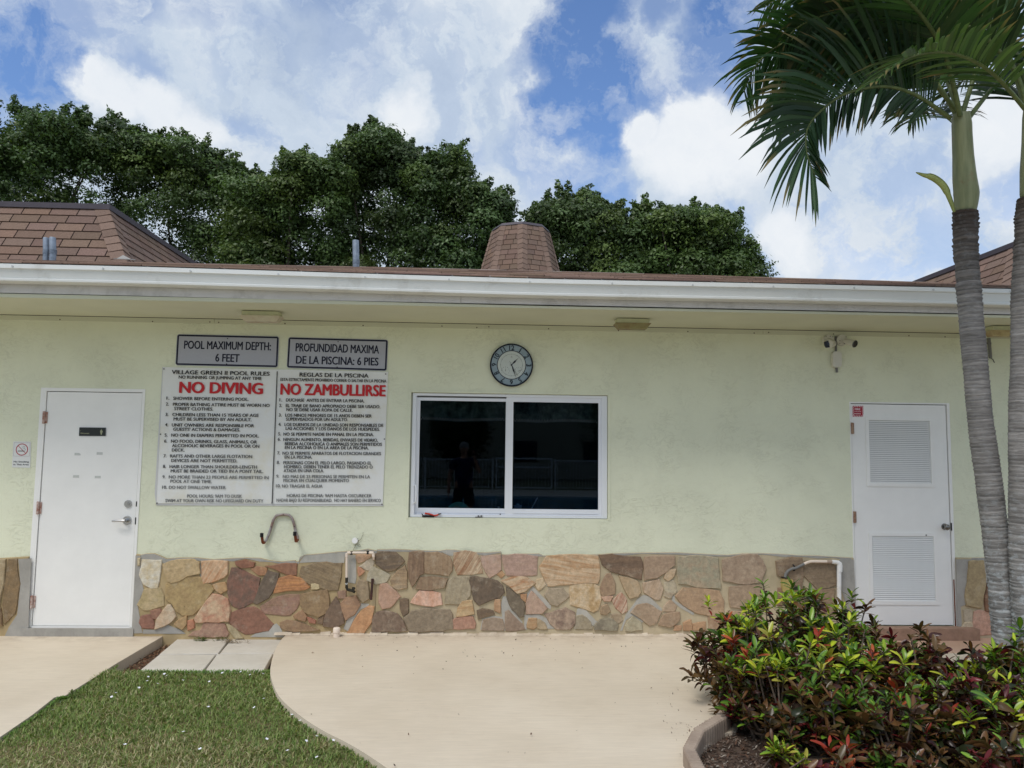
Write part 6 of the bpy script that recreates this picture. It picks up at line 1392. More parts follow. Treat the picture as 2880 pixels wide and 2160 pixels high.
def croton(x, y, h, r, lab, mix_top, mix_low, nros, seed, z0=.0, nleaf_obj=85, low=.18):
    rr_ = random.Random(seed); nros = int(nros*2.0); e_ = empty('croton_shrub', (x, y, z0), lab, 'shrub', 'croton shrubs in the planting bed'); st = MB(); V_ = []; F_ = []; C_ = []; big = []
    for k in range(nros):
        # tips over a lumpy dome, some inside
        ph = rr_.uniform(0, 2*math.pi); u = rr_.random(); th = math.acos(1-u*1.05) if u < .95 else rr_.uniform(1.2, 1.7)
        rad = rr_.uniform(.62, 1.06) if rr_.random() < .75 else rr_.uniform(.3, .7)
        lump = 1+.12*math.sin(ph*3+seed)+.08*math.sin(th*7+ph*5)
        tip = Vector((math.cos(ph)*math.sin(th)*r*rad*lump, math.sin(ph)*math.sin(th)*r*rad*lump, h*(low+(1-low)*max(0, math.cos(th))*rad*lump)))
        outer = rad > .75
        root_ = Vector((rr_.gauss(0, .06), rr_.gauss(0, .06), 0)); mid = root_.lerp(tip, .5)+Vector((tip.x*.25, tip.y*.25, -.03))
        if k % 2 == 0: st.tube([root_+Vector((x, y, z0-.02)), mid+Vector((x, y, z0)), tip+Vector((x, y, z0))], [.009, .0065, .004], 5, cap=False)
        ax = (tip-mid).normalized()*.8+Vector((0, 0, .8)); ax.normalize()
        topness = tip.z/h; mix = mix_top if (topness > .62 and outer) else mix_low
        kind = rr_.choice(mix); nl = rr_.randint(8, 13); a0 = rr_.uniform(0, 6.28)
        size = rr_.uniform(.055, .098)
        for j in range(nl):
            a = a0+j*2.4; lev = j/nl; kk = kind
            if rr_.random() < .18: kk = rr_.choice(mix)
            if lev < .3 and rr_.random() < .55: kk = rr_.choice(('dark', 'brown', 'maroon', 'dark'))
            b0 = ax.orthogonal().normalized(); b1 = ax.cross(b0); el = .15+lev*1.0+rr_.uniform(-.15, .15)
            d = (b0*math.cos(a)+b1*math.sin(a))*math.cos(el)+ax*math.sin(el); s_ = size*rr_.uniform(.75, 1.15)*(1.0 if lev > .2 else .85)
            up = (ax-d*ax.dot(d)); up = up.normalized() if up.length > .05 else d.orthogonal().normalized(); sd_ = up.cross(d)
            P0 = tip-ax*(.06*(1-lev)); lmv = rr_.choice(LM[kk])
            Mx = Matrix(((d.x, sd_.x, up.x), (d.y, sd_.y, up.y), (d.z, sd_.z, up.z)))
            if outer and topness > .35 and lev > .25: big.append((s_*(1.5 if y+tip.y < -2 else 1)*(1 if tip.y < .05 else .5), P0, Mx, s_, lmv, kk))
            else: big.append((0, P0, Mx, s_, lmv, kk))
    big.sort(key=lambda t: -t[0])
    for i, (pr, P0, Mx, s_, lmv, kk) in enumerate(big):
        if i < nleaf_obj and pr > 0:
            o = bpy.data.objects.new('leaf', lmv[3]); COL.objects.link(o); o.parent = e_; o.matrix_basis = Matrix.Translation(P0) @ Mx.to_4x4() @ Matrix.Scale(s_, 4)
        else:
            A = np.array(lmv[0])*s_; A = A@np.array(Mx).T+np.array(P0); F_.append(np.array(lmv[1])+sum(len(q) for q in V_[-0:0])+croton.n); croton.n += len(A); V_.append(A); C_.append(np.array(lmv[2])*rr_.uniform(.75, 1.15))
    croton.n = 0
    o = link('foliage', np_mesh('foliage', np.concatenate(V_), np.concatenate(F_), CRM, np.concatenate(C_), smooth=True), e_, (x, y, z0)); o['kind'] = 'stuff'
    st.build('stems', STM, e_)
croton.n = 0
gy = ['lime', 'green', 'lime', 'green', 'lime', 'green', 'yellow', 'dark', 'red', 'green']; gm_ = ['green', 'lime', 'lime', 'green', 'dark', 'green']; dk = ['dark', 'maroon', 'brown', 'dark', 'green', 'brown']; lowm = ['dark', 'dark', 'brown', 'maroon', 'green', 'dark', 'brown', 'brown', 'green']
CR_ = [(1.78, -1.96, .67, .37, 'leftmost croton, lime and red tipped, overhanging the patio slab', gy, lowm, 96), (1.72, -2.36, .44, .27, 'low dark croton at the corner of the edging, under the lime shoots', ['dark', 'green', 'brown', 'lime'], lowm, 60), (2.12, -1.72, .70, .40, 'tall green croton in front of the pipe and valve box', gm_, lowm, 92),
       (2.46, -1.70, .64, .33, 'dark edged croton in front of the louvred door', ['green', 'dark', 'lime', 'dark'], lowm, 80), (1.80, -2.42, .56, .37, 'croton with bright lime shoots behind the scalloped edging', gy, lowm, 90),
       (2.28, -2.30, .57, .38, 'mid bed croton with yellow and orange shoots', ['lime', 'green', 'green', 'red', 'lime', 'brown'], lowm, 90), (2.72, -2.22, .50, .34, 'maroon leaved croton below the doorstep', dk, lowm, 84),
       (3.08, -2.42, .49, .33, 'dark red croton at the foot of the leaning palm', ['maroon', 'dark', 'lime', 'brown', 'green'], lowm, 84), (3.45, -2.3, .5, .34, 'croton partly cut by the right edge behind the palms', gm_, lowm, 60),
       (2.70, -2.80, .46, .35, 'lime topped croton at the right front of the bed', ['lime', 'green', 'green', 'lime', 'maroon', 'dark'], lowm, 90), (2.22, -2.88, .38, .33, 'low bronze croton at the front of the bed', ['brown', 'dark', 'green', 'red'], lowm, 80), (1.92, -2.72, .36, .28, 'small bronze croton between the edging and the lime topped one', ['dark', 'brown', 'green'], lowm, 60),
       (3.05, -3.05, .45, .34, 'croton at the lower right corner of the bed', gm_, lowm, 70), (2.65, -3.30, .30, .3, 'low dark croton at the bottom edge of the bed', ['brown', 'dark', 'green', 'maroon'], lowm, 50)]
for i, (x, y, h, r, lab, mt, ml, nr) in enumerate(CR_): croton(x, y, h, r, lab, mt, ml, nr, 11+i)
# two small seedlings at the front
croton(1.62, -2.95, .16, .12, 'little lime croton seedling on the mulch near the edging', ['lime', 'green', 'yellow'], ['lime', 'brown'], 6, 50, nleaf_obj=30)
croton(1.80, -3.12, .2, .12, 'little rust red croton seedling on the mulch', ['red', 'brown', 'green'], ['red', 'maroon'], 7, 52, nleaf_obj=30)
# ---------------------------------------------------------------- palms
def palm_bark():
    m = bpy.data.materials.new('palm_bark'); m.use_nodes = True; t = m.node_tree; p = t.nodes['Principled BSDF']; p.inputs['Roughness'].default_value = .85; p.inputs['Specular IOR Level'].default_value = .2
    o = N(t, 'ShaderNodeTexCoord').outputs['Object']; a = N(t, 'ShaderNodeAttribute', attribute_name='col').outputs['Color']
    c = MIXC(t, 1.0, a, RAMP(t, NOISE(t, VM_(t, 'MULTIPLY', o, (10, 10, 90)), 1.0, 5, .65, .5), [(.3, .62), (.7, 1.3)]), 'MULTIPLY')
    sp = N(t, 'ShaderNodeSeparateXYZ'); L(t, o, sp.inputs[0])
    lich = M_(t, 'MULTIPLY', RAMP(t, NOISE(t, VM_(t, 'MULTIPLY', o, (22, 22, 34)), 1.0, 6, .7), [(.50, 0.0), (.60, .75)]), RAMP(t, M_(t, 'MULTIPLY', sp.outputs[2], .5), [(.28, 1.0), (.75, .15)]))
    c = MIXC(t, lich, c, lin((178, 184, 186)))
    L(t, c, p.inputs['Base Color']); b = N(t, 'ShaderNodeBump'); b.inputs['Strength'].default_value = .5; b.inputs['Distance'].default_value = .006
    L(t, NOISE(t, VM_(t, 'MULTIPLY', o, (30, 30, 160)), 1.0, 5, .6), b.inputs['Height']); L(t, b.outputs[0], p.inputs['Normal']); return m
BARK = palm_bark()
def spline(P, n):
    out = []
    for i in range(len(P)-1):
        p0 = P[max(i-1, 0)]; p1 = P[i]; p2 = P[i+1]; p3 = P[min(i+2, len(P)-1)]
        for k in range(n):
            t = k/n; out.append(.5*((2*p1)+(p2-p0)*t+(2*p0-5*p1+4*p2-p3)*t*t+(3*p1-p0-3*p2+p3)*t**3))
    return out+[P[-1]]
def trunk(parent, path, r0, seed, top_dark):
    rr_ = random.Random(seed); P = spline(path, 40); n = len(P); K = 30; V_ = []; C_ = []
    cum = [0]
    for a, b_ in zip(P, P[1:]): cum.append(cum[-1]+(b_-a).length)
    tot = cum[-1]; ringh = []; s_ = 0
    while s_ < tot: ringh.append(s_); s_ += rr_.uniform(.018, .034)
    ringh.append(tot); rows = []
    for i in range(len(ringh)-1):
        a, b_ = ringh[i], ringh[i+1]; rows += [(a+.001, .0), (a+(b_-a)*.35, .25), (b_-.004, 1.0)]
    def atp(s__):
        for i in range(n-1):
            if s__ <= cum[i+1] or i == n-2: t = (s__-cum[i])/max(cum[i+1]-cum[i], 1e-6); return P[i].lerp(P[i+1], min(max(t, 0), 1)), (P[i+1]-P[i]).normalized()
    tilt = 0
    for ri, (s__, w_) in enumerate(rows):
        if ri % 3 == 0: tilt = rr_.uniform(-.09, .09); tph = rr_.uniform(0, 6.28); amp = rr_.uniform(.002, .006); dk_ = rr_.uniform(.75, 1.15)
        c, d = atp(s__); up = s__/tot; rad = r0*(1.10-.16*up if up < .9 else .96)*(1+.012*math.sin(s__*7+seed)+.01*math.sin(s__*19))*(1+.10*max(0, 1-up*9))
        hi = max(0, (up-top_dark)/(1-top_dark))
        if hi > 0: rad += rr_.uniform(-.003, .004)+.004*hi
        a = Vector((1, 0, 0)); a = (a-d*a.dot(d)).normalized(); b1 = d.cross(a)
        base = np.array(lin((140, 136, 132)))*(1-hi)+np.array(lin((72, 62, 56)))*hi
        if up < .45: base = base*(1-(.45-up)*.3)+np.array(lin((150, 152, 152)))*(.45-up)*.9
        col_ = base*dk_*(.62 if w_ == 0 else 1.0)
        for k in range(K):
            ph = 2*math.pi*k/K; rj = rad+amp*w_*(1+.6*math.sin(ph*3+ri*.2)*hi)+.0015*math.sin(ph*5+seed+s__*9)+(.008*hi*w_*max(0, math.sin(ph*2+s__*30))**4)
            V_.append(c+(a*math.cos(ph)+b1*math.sin(ph))*rj+d*(tilt*.10*math.cos(ph-tph)*.6)); C_.append(col_)
    F_ = [(i*K+k, i*K+(k+1) % K, (i+1)*K+(k+1) % K, (i+1)*K+k) for i in range(len(rows)-1) for k in range(K)]
    org = WL[parent]; me = np_mesh('trunk', np.array([tuple(v-org) for v in V_]), F_, BARK, np.array(C_), smooth=False); return link('trunk', me, parent, tuple(org))
SHAFT = bpy.data.materials.new('crownshaft'); SHAFT.use_nodes = True; t = SHAFT.node_tree; p = t.nodes['Principled BSDF']; p.inputs['Roughness'].default_value = .5
o_ = N(t, 'ShaderNodeTexCoord').outputs['Object']; c = MIXC(t, RAMP(t, NOISE(t, VM_(t, 'MULTIPLY', o_, (25, 25, 3)), 1.0, 5, .6), [(.35, 0.0), (.7, 1.0)]), lin((138, 142, 104)), lin((104, 112, 76)))
c = MIXC(t, RAMP(t, NOISE(t, VM_(t, 'MULTIPLY', o_, (8, 8, 7)), 1.0, 6, .7), [(.55, 0.0), (.72, .8)]), c, lin((128, 92, 62))); L(t, c, p.inputs['Base Color'])
FRM = leaf_mat('palm_leaf', .42, .16); RAC = mat('rachis', (104, 116, 68), .5, c2=(82, 94, 56), vs=20, var=.12)
up0 = Vector((0, 0, 1))
def frond(parent, pts, seed, Lmax=.52, nl=44, col=(44, 74, 40), col2=(62, 92, 48), start=.16, droop=.55, rr0=.014, spread=1.0, brown=.06, plane=0.0, inner=.6):
    rr_ = random.Random(seed); P = [onY((a, b_), y_) for a, b_, y_ in pts]; S_ = spline(P, 14); n = len(S_)
    rk = MB(); rk.tube(S_, [rr0*(1-.85*i/(n-1))+.0015 for i in range(n)], 7)
    o = rk.build('frond', RAC, parent, org=S_[0]); WL[o] = S_[0].copy()
    cum = [0]
    for a, b_ in zip(S_, S_[1:]): cum.append(cum[-1]+(b_-a).length)
    tot = cum[-1]; cnt = 0
    for i in range(nl):
        f = start+(1-start)*(i+.5)/nl; s__ = f*tot
        j = max(k for k in range(n-1) if cum[k] <= s__); t_ = (s__-cum[j])/(cum[j+1]-cum[j]); p = S_[j].lerp(S_[j+1], t_); T = (S_[j+1]-S_[j]).normalized()
        side = T.cross(up0); side = side.normalized() if side.length > .12 else T.cross(Vector((.3, 1, 0))).normalized()
        if plane > 0: side = (Vector((T.z, 0, -T.x))*plane+side*(1-plane)*(1 if side.y < 0 else -1)); side = (side-T*side.dot(T)).normalized()
        upn = side.cross(T)
        g = (f-start)/(1-start); Ln = Lmax*(.55+.45*math.sin(math.pi*min(1, g*.9+.15)))*(1 if g < .85 else 1-(g-.85)*2.2)
        for sg in (-1, 1):
            ll = Ln*rr_.uniform(.78, 1.14)*(inner if (plane > 0 and sg < 0) else 1); d = (T*(.7+.5*g)+side*sg*spread*(1-.35*g)+upn*rr_.uniform(.10, .42)).normalized()
            w_ = rr_.uniform(.010, .0155)*(1 if g < .8 else .75); seg = 5; dr = droop*rr_.uniform(.7, 1.35); vs = []; pos_ = p.copy(); dd = d.copy()
            c = np.array(lin(col))*(1-rr_.random())+0; c = np.array(lin(col)) + (np.array(lin(col2))-np.array(lin(col)))*rr_.random(); c = c*rr_.uniform(.6, 1.4); cs = []
            tipc = np.array(lin((120, 108, 70))) if rr_.random() < brown*4 else c
            wdir = dd.cross(upn); wdir = wdir.normalized() if wdir.length > .05 else T; wdir = (wdir*.75+upn*rr_.uniform(-.4, .4)).normalized()
            for k in range(seg+1):
                tt = k/seg; ww = w_*(math.sin(math.pi*(.13+.86*tt))**.7 if tt < 1 else .05); vs += [pos_-wdir*ww, pos_+wdir*ww]; cc_ = c if tt < .7 else tipc; cs += [cc_, cc_]
                pos_ = pos_+dd*(ll/seg); dd = (dd+Vector((0, 0, -1))*dr*(.35+.5*tt)*(1.0/seg)*2.2).normalized()
            fs = [(2*k, 2*k+1, 2*k+3, 2*k+2) for k in range(seg)]
            me = np_mesh('leaflet', np.array([tuple(v-p) for v in vs]), fs, FRM, np.array(cs), smooth=True); link('leaflet', me, o, tuple(p)); cnt += 1
    return o
def palm(path_px, Y, r0, seed, lab, top_dark, shaft, fronds, z_foot=-.05):
    path = [onY(p, Y) for p in path_px]; foot = path[0]; foot.z = min(foot.z, z_foot); path[0] = foot
    e_ = empty('palm_tree', (foot.x, foot.y, 0), lab, 'palm tree', 'palms at the right of the planting bed'); trunk(e_, path, r0, seed, top_dark)
    S_ = [(onY(p, Y), r) for p, r in shaft]; pp = spline([s for s, _ in S_], 6); rs = []
    for i in range(len(pp)): f = i/6; j = min(int(f), len(S_)-2); rs.append(S_[j][1]+(S_[j+1][1]-S_[j][1])*(f-j))
    m = MB(); m.tube(pp, rs, 24); m.build('crownshaft', SHAFT, e_)
    for i, fkw in enumerate(fronds): frond(e_, fkw[0], seed*10+i, **fkw[1])
    return e_
b_ = B1
P1 = palm([(2842, 1990), (2831, 1800), (2808, 1565), (2784, 1380), (2760, 1200), (2743, 1030), (2729, 860), (2722, 780), (2716, 700), (2716, 596)], -2.05, .0735, 3,
     'leaning grey ringed palm in full view right of the louvred door', .80, [((2714, 598), .060), ((2716, 585), .068), ((2718, 545), .078), ((2713, 500), .073), ((2709, 440), .065), ((2706, 380), .062), ((2705, 350), .062), ((2703, 322), .054)],
     [([(*b_(1490, 640), -2.05), (*b_(1300, 515), -2.15), (*b_(1130, 470), -2.2), (*b_(930, 505), -2.3), (*b_(790, 600), -2.35), (*b_(715, 700), -2.4), (*b_(712, 830), -2.42), (*b_(760, 965), -2.42)], dict(Lmax=.86, nl=78, droop=.62, plane=.85, inner=.42, col=(34, 58, 38), col2=(54, 80, 46), start=.1)),
      ([(*b_(1520, 620), -2.0), (*b_(1400, 430), -1.95), (*b_(1250, 330), -1.9), (*b_(1050, 300), -1.85), (*b_(850, 330), -1.8), (*b_(700, 430), -1.78), (*b_(620, 560), -1.75), (*b_(600, 700), -1.75)], dict(Lmax=.72, nl=74, droop=.6, plane=.7, inner=.6, start=.12)),
      ([(*b_(1540, 620), -2.05), (*b_(1320, 370), -2.15), (*b_(1050, 215), -2.2), (*b_(750, 190), -2.25), (*b_(540, 260), -2.3), (*b_(420, 380), -2.3), (*b_(370, 500), -2.3)], dict(Lmax=.66, nl=70, droop=.65, plane=.6, inner=.8)),
      ([(2705, 325, -2.05), (2745, 200, -2.0), (2790, 90, -1.9), (2820, -60, -1.8), (2800, -200, -1.7)], dict(Lmax=.6, nl=50, rr0=.017)),
      ([(2722, 335, -2.0), (2800, 238, -1.9), (2880, 165, -1.8), (2990, 120, -1.7), (3090, 160, -1.6)], dict(Lmax=.45, nl=50, rr0=.016, col=(36, 60, 36), droop=.35)),
      ([(2700, 325, -2.1), (2655, 150, -2.3), (2560, 10, -2.6), (2420, -60, -2.8), (2280, -30, -3.0)], dict(Lmax=.6, nl=52, rr0=.017)),
      ([(2698, 325, -1.95), (2640, 180, -1.7), (2540, 70, -1.4), (2400, 40, -1.2), (2270, 90, -1.0), (2190, 180, -.9)], dict(Lmax=.6, nl=56)),
      ([(2688, 350, -1.98), (2655, 325, -1.75), (2620, 310, -1.5), (2585, 315, -1.3), (2555, 345, -1.15)], dict(Lmax=.42, nl=30, rr0=.010, droop=.9, col=(34, 52, 34)))])
m = MB()
# young flower sheath sticking out at the left of the shaft
Pq = spline([onY(p, -2.1) for p in (B1(1512, 1150), B1(1490, 1085), B1(1455, 1010), B1(1400, 965), B1(1345, 950), B1(1303, 935))], 5)
vs = []; nn_ = len(Pq)
for i, q in enumerate(Pq):
    t_ = i/(nn_-1); w_ = .022*math.sin(math.pi*(.12+.86*t_))**.8*(1.25 if .3 < t_ < .7 else 1); d = (Pq[min(i+1, nn_-1)]-Pq[max(i-1, 0)]).normalized(); s_ = d.cross(Vector((0, 1, 0))).normalized(); vs += [q-s_*w_, q+Vector((0, -.014*math.sin(math.pi*t_), 0)), q+s_*w_, q+Vector((0, .016*math.sin(math.pi*t_), 0))]
fs = []
for i in range(nn_-1):
    for k in range(4): fs.append((i*4+k, i*4+(k+1) % 4, (i+1)*4+(k+1) % 4, (i+1)*4+k))
m.add(vs, fs, True); m.build('flower_sheath', mat('sheath_green', (168, 176, 108), .5, c2=(140, 150, 84), vs=12), P1)
P2 = palm([(2900, 1990), (2896, 1800), (2881, 1550), (2880, 1380), (2878, 1200), (2882, 1030), (2884, 860), (2890, 740), (2896, 620), (2902, 560)], -2.22, .080, 8,
     'darker upright palm cut by the right edge of the picture', .78, [((2903, 562), .060), ((2904, 545), .072), ((2905, 480), .074), ((2905, 400), .064), ((2905, 330), .060), ((2905, 290), .048)],
     [([(*b_(1905, 590), -2.2), (*b_(1830, 370), -2.22), (*b_(1600, 150), -2.25), (*b_(1250, 60), -2.3), (*b_(900, 60), -2.35), (*b_(660, 150), -2.4), (*b_(560, 300), -2.45)], dict(Lmax=.58, nl=80, rr0=.015, plane=.5, inner=1.0, col=(38, 60, 36), col2=(58, 80, 46), brown=.1)),
      ([(*b_(1905, 590), -2.15), (*b_(1750, 200), -2.05), (*b_(1450, -50), -1.95), (*b_(1050, -130), -1.9), (*b_(700, -90), -1.85), (*b_(480, 40), -1.8)], dict(Lmax=.58, nl=74, rr0=.018, plane=.4, inner=1.0, col=(52, 80, 42), col2=(96, 110, 58), brown=.12)),
      ([(2885, 310, -2.35), (2790, 205, -2.6), (2680, 150, -2.8), (2560, 160, -2.95), (2460, 230, -3.05)], dict(Lmax=.42, nl=46, rr0=.013, col=(50, 76, 40), col2=(78, 104, 54))),
      ([(2905, 300, -2.2), (2925, 80, -2.2), (2960, -120, -2.3), (3050, -260, -2.4), (3200, -300, -2.4)], dict(Lmax=.5, nl=34, rr0=.018)),
      ([(2915, 310, -2.2), (3000, 200, -2.2), (3120, 160, -2.3), (3260, 230, -2.4), (3330, 380, -2.4)], dict(Lmax=.5, nl=34)),
      ([(2898, 300, -2.1), (2820, 40, -1.7), (2700, -160, -1.3), (2500, -260, -1.0), (2300, -220, -.8)], dict(Lmax=.6, nl=50, rr0=.018)),
      ([(2895, 315, -2.05), (2850, 250, -1.7), (2790, 215, -1.4), (2720, 220, -1.1), (2660, 270, -.9)], dict(Lmax=.5, nl=44, rr0=.012, col=(34, 54, 34)))])

# ---------------------------------------------------------------- trees beyond the building
TL = leaf_mat('ficus_leaf', .45, .22); TB = mat('tree_bark', (96, 86, 76), .9, var=.2, vs=6, bump=.5, bs=30, bd=.02)
def tree(prof, Y, depth, lab, seed, nleaf, hue=(1, 1, 1), ls=.062):
    g = np.random.default_rng(seed); P = [onY(p, Y) for p in prof]; xs = np.array([p.x for p in P]); zs = np.array([p.z for p in P]); x0, x1 = xs.min(), xs.max(); zlow = 4.2
    cx = (x0+x1)/2; e_ = empty('ficus_tree', (cx, Y, G), lab, 'tree', 'dense dark trees behind the clubhouse')
    cl = []; W = x1-x0
    ncl = int(W*46)
    while len(cl) < ncl:
        x = g.uniform(x0+.3, x1-.3); top = np.interp(x, xs, zs)-.36; edge = min(x-x0, x1-x)/W*2
        u_ = g.random()
        if u_ < .34: z = top-g.uniform(.25, .8)
        elif u_ < .88: z = g.uniform(6.9, top-.4)
        else: z = g.uniform(zlow, 7.2)
        y = Y+g.uniform(-.5, .5)*depth*(.55+.45*min(1, edge*2.5)); rad = g.uniform(.36, .80)
        if z+rad*.8 > top+.05: z = top-rad*.8
        cl.append((x, y, z, rad))
    # feathery shoots along the skyline
    for k in range(int(W*13)):
        x = g.uniform(x0+.05, x1-.05); top = np.interp(x, xs, zs)-.20; hgt = g.uniform(.1, .55); sl_ = g.uniform(-.16, .16)
        yj = Y+g.uniform(-.4, .4)*depth
        for j in range(7): cl.append((x+g.uniform(-.05, .05)+j*sl_*.5, yj+g.uniform(-.06, .06), top-.25+hgt*j/6, .20-.018*j))
    cl = np.array(cl); wts = cl[:, 3]**1.9; wts /= wts.sum(); idx = g.choice(len(cl), nleaf, p=wts); c = cl[idx]
    d = g.normal(size=(nleaf, 3)); d /= np.linalg.norm(d, axis=1)[:, None]; d[:, 2] = np.where(g.random(nleaf) < .5, np.abs(d[:, 2]), d[:, 2])
    rr_ = c[:, 3]*g.uniform(.45, 1.05, nleaf)**.6*(1+.25*np.sin(d[:, 0]*7+idx)*np.sin(d[:, 2]*9))
    C0 = c[:, :3]+d*rr_[:, None]*np.array([1.05, 1.05, .8]); C0[:, 2] -= .1*(rr_**2)
    n_ = d+g.normal(scale=.55, size=(nleaf, 3)); n_[:, 2] += .35; n_ /= np.linalg.norm(n_, axis=1)[:, None]
    a = np.cross(n_, g.normal(size=(nleaf, 3))); a /= np.linalg.norm(a, axis=1)[:, None]; b = np.cross(n_, a); s_ = ls*g.uniform(.7, 1.35, nleaf)[:, None]
    V_ = np.stack([C0-a*s_, C0-b*s_*.5-n_*s_*.12, C0+a*s_, C0+b*s_*.5-n_*s_*.12], axis=1).reshape(-1, 3)-np.array([cx, Y, G])
    F_ = np.arange(nleaf*4).reshape(-1, 4)
    tone = g.uniform(.55, 1.35, len(cl))[idx]; yel = (g.random(len(cl)) < .2)[idx]; col = np.array(lin((82, 101, 62)))[None, :]*tone[:, None]*np.array(hue)[None, :]
    col = np.where(yel[:, None], col*np.array([1.3, 1.18, .95]), col)*g.uniform(.75, 1.3, (nleaf, 1)); col = np.repeat(col, 4, axis=0)
    o = link('crown', np_mesh('crown', V_, F_, TL, col), e_, (cx, Y, G))
    m = MB(); m.tube([(cx, Y, G), (cx+.1, Y, 2.0), (cx-.05, Y, 4.0), (cx, Y, 5.5)], [.30, .24, .20, .14], 10)
    for k in range(5):
        t_ = g.integers(0, int(W*46)); q = cl[t_]; m.tube([(cx, Y, 3.2+.2*k), ((cx+q[0])/2, (Y+q[1])/2, (3.5+q[2])/2+.5), (q[0], q[1], q[2])], [.10, .06, .015], 6)
    m.build('trunk', TB, e_)
YT = 20.0
TR = [([(-260, 420), (-150, 335), (-60, 350), (0, 372), (40, 350), (52, 300), (75, 292), (112, 318), (125, 360), (170, 335), (200, 338), (262, 330), (300, 345), (345, 400), (352, 470)], YT, 3.4, 'leftmost dark tree with a high thin top above the brown roof', 1, 52000),
      ([(285, 420), (300, 350), (360, 345), (400, 372), (455, 378), (520, 395), (560, 392), (600, 420), (650, 445), (690, 470), (745, 490), (775, 540)], YT+1.0, 3.4, 'dark tree sloping down to the right, second from the left', 2, 48000),
      ([(640, 520), (690, 480), (745, 500), (800, 480), (850, 430), (880, 432), (930, 465), (985, 440), (990, 520)], YT-.4, 3.0, 'darker tree with a notched top left of the tallest one', 3, 36000),
      ([(950, 470), (985, 410), (1000, 382), (1055, 360), (1095, 362), (1125, 400), (1165, 420), (1200, 450), (1212, 500)], YT+.4, 3.2, 'tallest tree with a bright feathery top left of centre', 4, 40000),
      ([(1160, 470), (1195, 440), (1235, 450), (1262, 408), (1300, 425), (1305, 480), (1340, 505), (1395, 545), (1425, 548), (1445, 610)], YT-.6, 2.8, 'tree falling away towards the cupola with a curved side branch', 5, 36000),
      ([(1470, 650), (1495, 590), (1500, 560), (1535, 555), (1580, 540), (1640, 538), (1690, 575), (1730, 570), (1760, 610), (1790, 640)], YT, 3.0, 'rounded tree just right of the shingled cupola', 6, 34000),
      ([(1750, 640), (1765, 600), (1815, 565), (1850, 590), (1890, 582), (1960, 582), (2010, 600), (2055, 620), (2080, 660), (2092, 700), (2105, 720), (2125, 760), (2130, 790)], YT+.3, 3.2, 'rightmost rounded tree ending in a low side branch', 7, 40000)]
for (pr, Y_, dp, lab, sd_, nl_) in TR: tree(pr, Y_, dp, lab, sd_, int(nl_*2.5), hue=((1, 1, 1), (.9, .95, .9), (1.05, 1.05, 1), (1.1, 1.12, .95))[sd_ % 4])
# small palm top hidden among them is not seen; low hedge fills the foot behind the building
# ---------------------------------------------------------------- behind the camera (seen only as reflections)
sheet('pool_deck', [(-14, -9.31), (16, -9.31), (16, -26), (-14, -26)], -.01, mat('deck_paint', (206, 196, 178), .8, var=.05, vs=1), depth=.1)
pw = [(1+8.2*math.cos(a), -15.6+5.4*math.sin(a)*(1+.12*math.cos(2*a))) for a in [2*math.pi*k/48 for k in range(48)]]
sheet('pool_water', pw, .004, mat('pool_water', (30, 130, 160), .05, spec=.5), depth=.004)
rim = MB(); n = len(pw); vs = []
for x, y in pw:
    for rr_, z in ((1.0, .0045), (1.0, .05), (1.045, .05), (1.045, -.005)): vs.append((1+(x-1)*rr_, -15.6+(y+15.6)*rr_, z))
rim.add(vs, [(i*4+k, ((i+1) % n)*4+k, ((i+1) % n)*4+(k+1) % 4, i*4+(k+1) % 4) for i in range(n) for k in range(4)]); o = rim.build('pool_coping', mat('coping', (222, 218, 208), .6)); tag(o, kind='structure')
FW = mat('fence_white', (226, 228, 228), .4)
fe = empty('pool_fence', (1, -25, 0), 'white picket pool fence behind the camera, mirrored in the window', 'fence')
m = MB(); m.box((-11, -25.02, 1.24), (.6, -24.98, 1.28)); m.box((-11, -25.02, .12), (.6, -24.98, .15)); m.box((3.2, -25.02, 1.24), (12, -24.98, 1.28)); m.box((3.2, -25.02, .12), (12, -24.98, .15)); m.build('rail', FW, fe)
pk = MB(); pk.box((-.009, -.009, .0), (.009, .009, 1.16)); pme = pk.mesh('picket', FW)
for k in range(176):
    x = -11+.13*k
    if .6 < x < 3.2: continue
    link('picket', pme, fe, (x, -25, .1))
pp_ = MB(); pp_.box((-.03, -.03, -.05), (.03, .03, 1.33)); ppm = pp_.mesh('post', FW)
for x in (-11, -8, -5, -2.2, .6, 3.2, 5.6, 8.6, 11.6): link('post', ppm, fe, (x, -25, 0))
ga = empty('pool_gate', (1.9, -25, 0), 'white gate in the pool fence, mirrored in the right pane', 'gate'); m = MB(); m.box((.72, -25.03, .1), (.78, -24.97, 1.36)); m.box((3.02, -25.03, .1), (3.08, -24.97, 1.36)); m.box((.78, -25.03, 1.30), (3.02, -24.97, 1.36)); m.box((.78, -25.03, .95), (3.02, -24.97, 1.0)); m.box((.78, -25.03, .1), (3.02, -24.97, .16)); m.build('gate_frame', FW, ga)
for k in range(16): link('picket', pme, ga, (.85+.138*k, -25, .0))
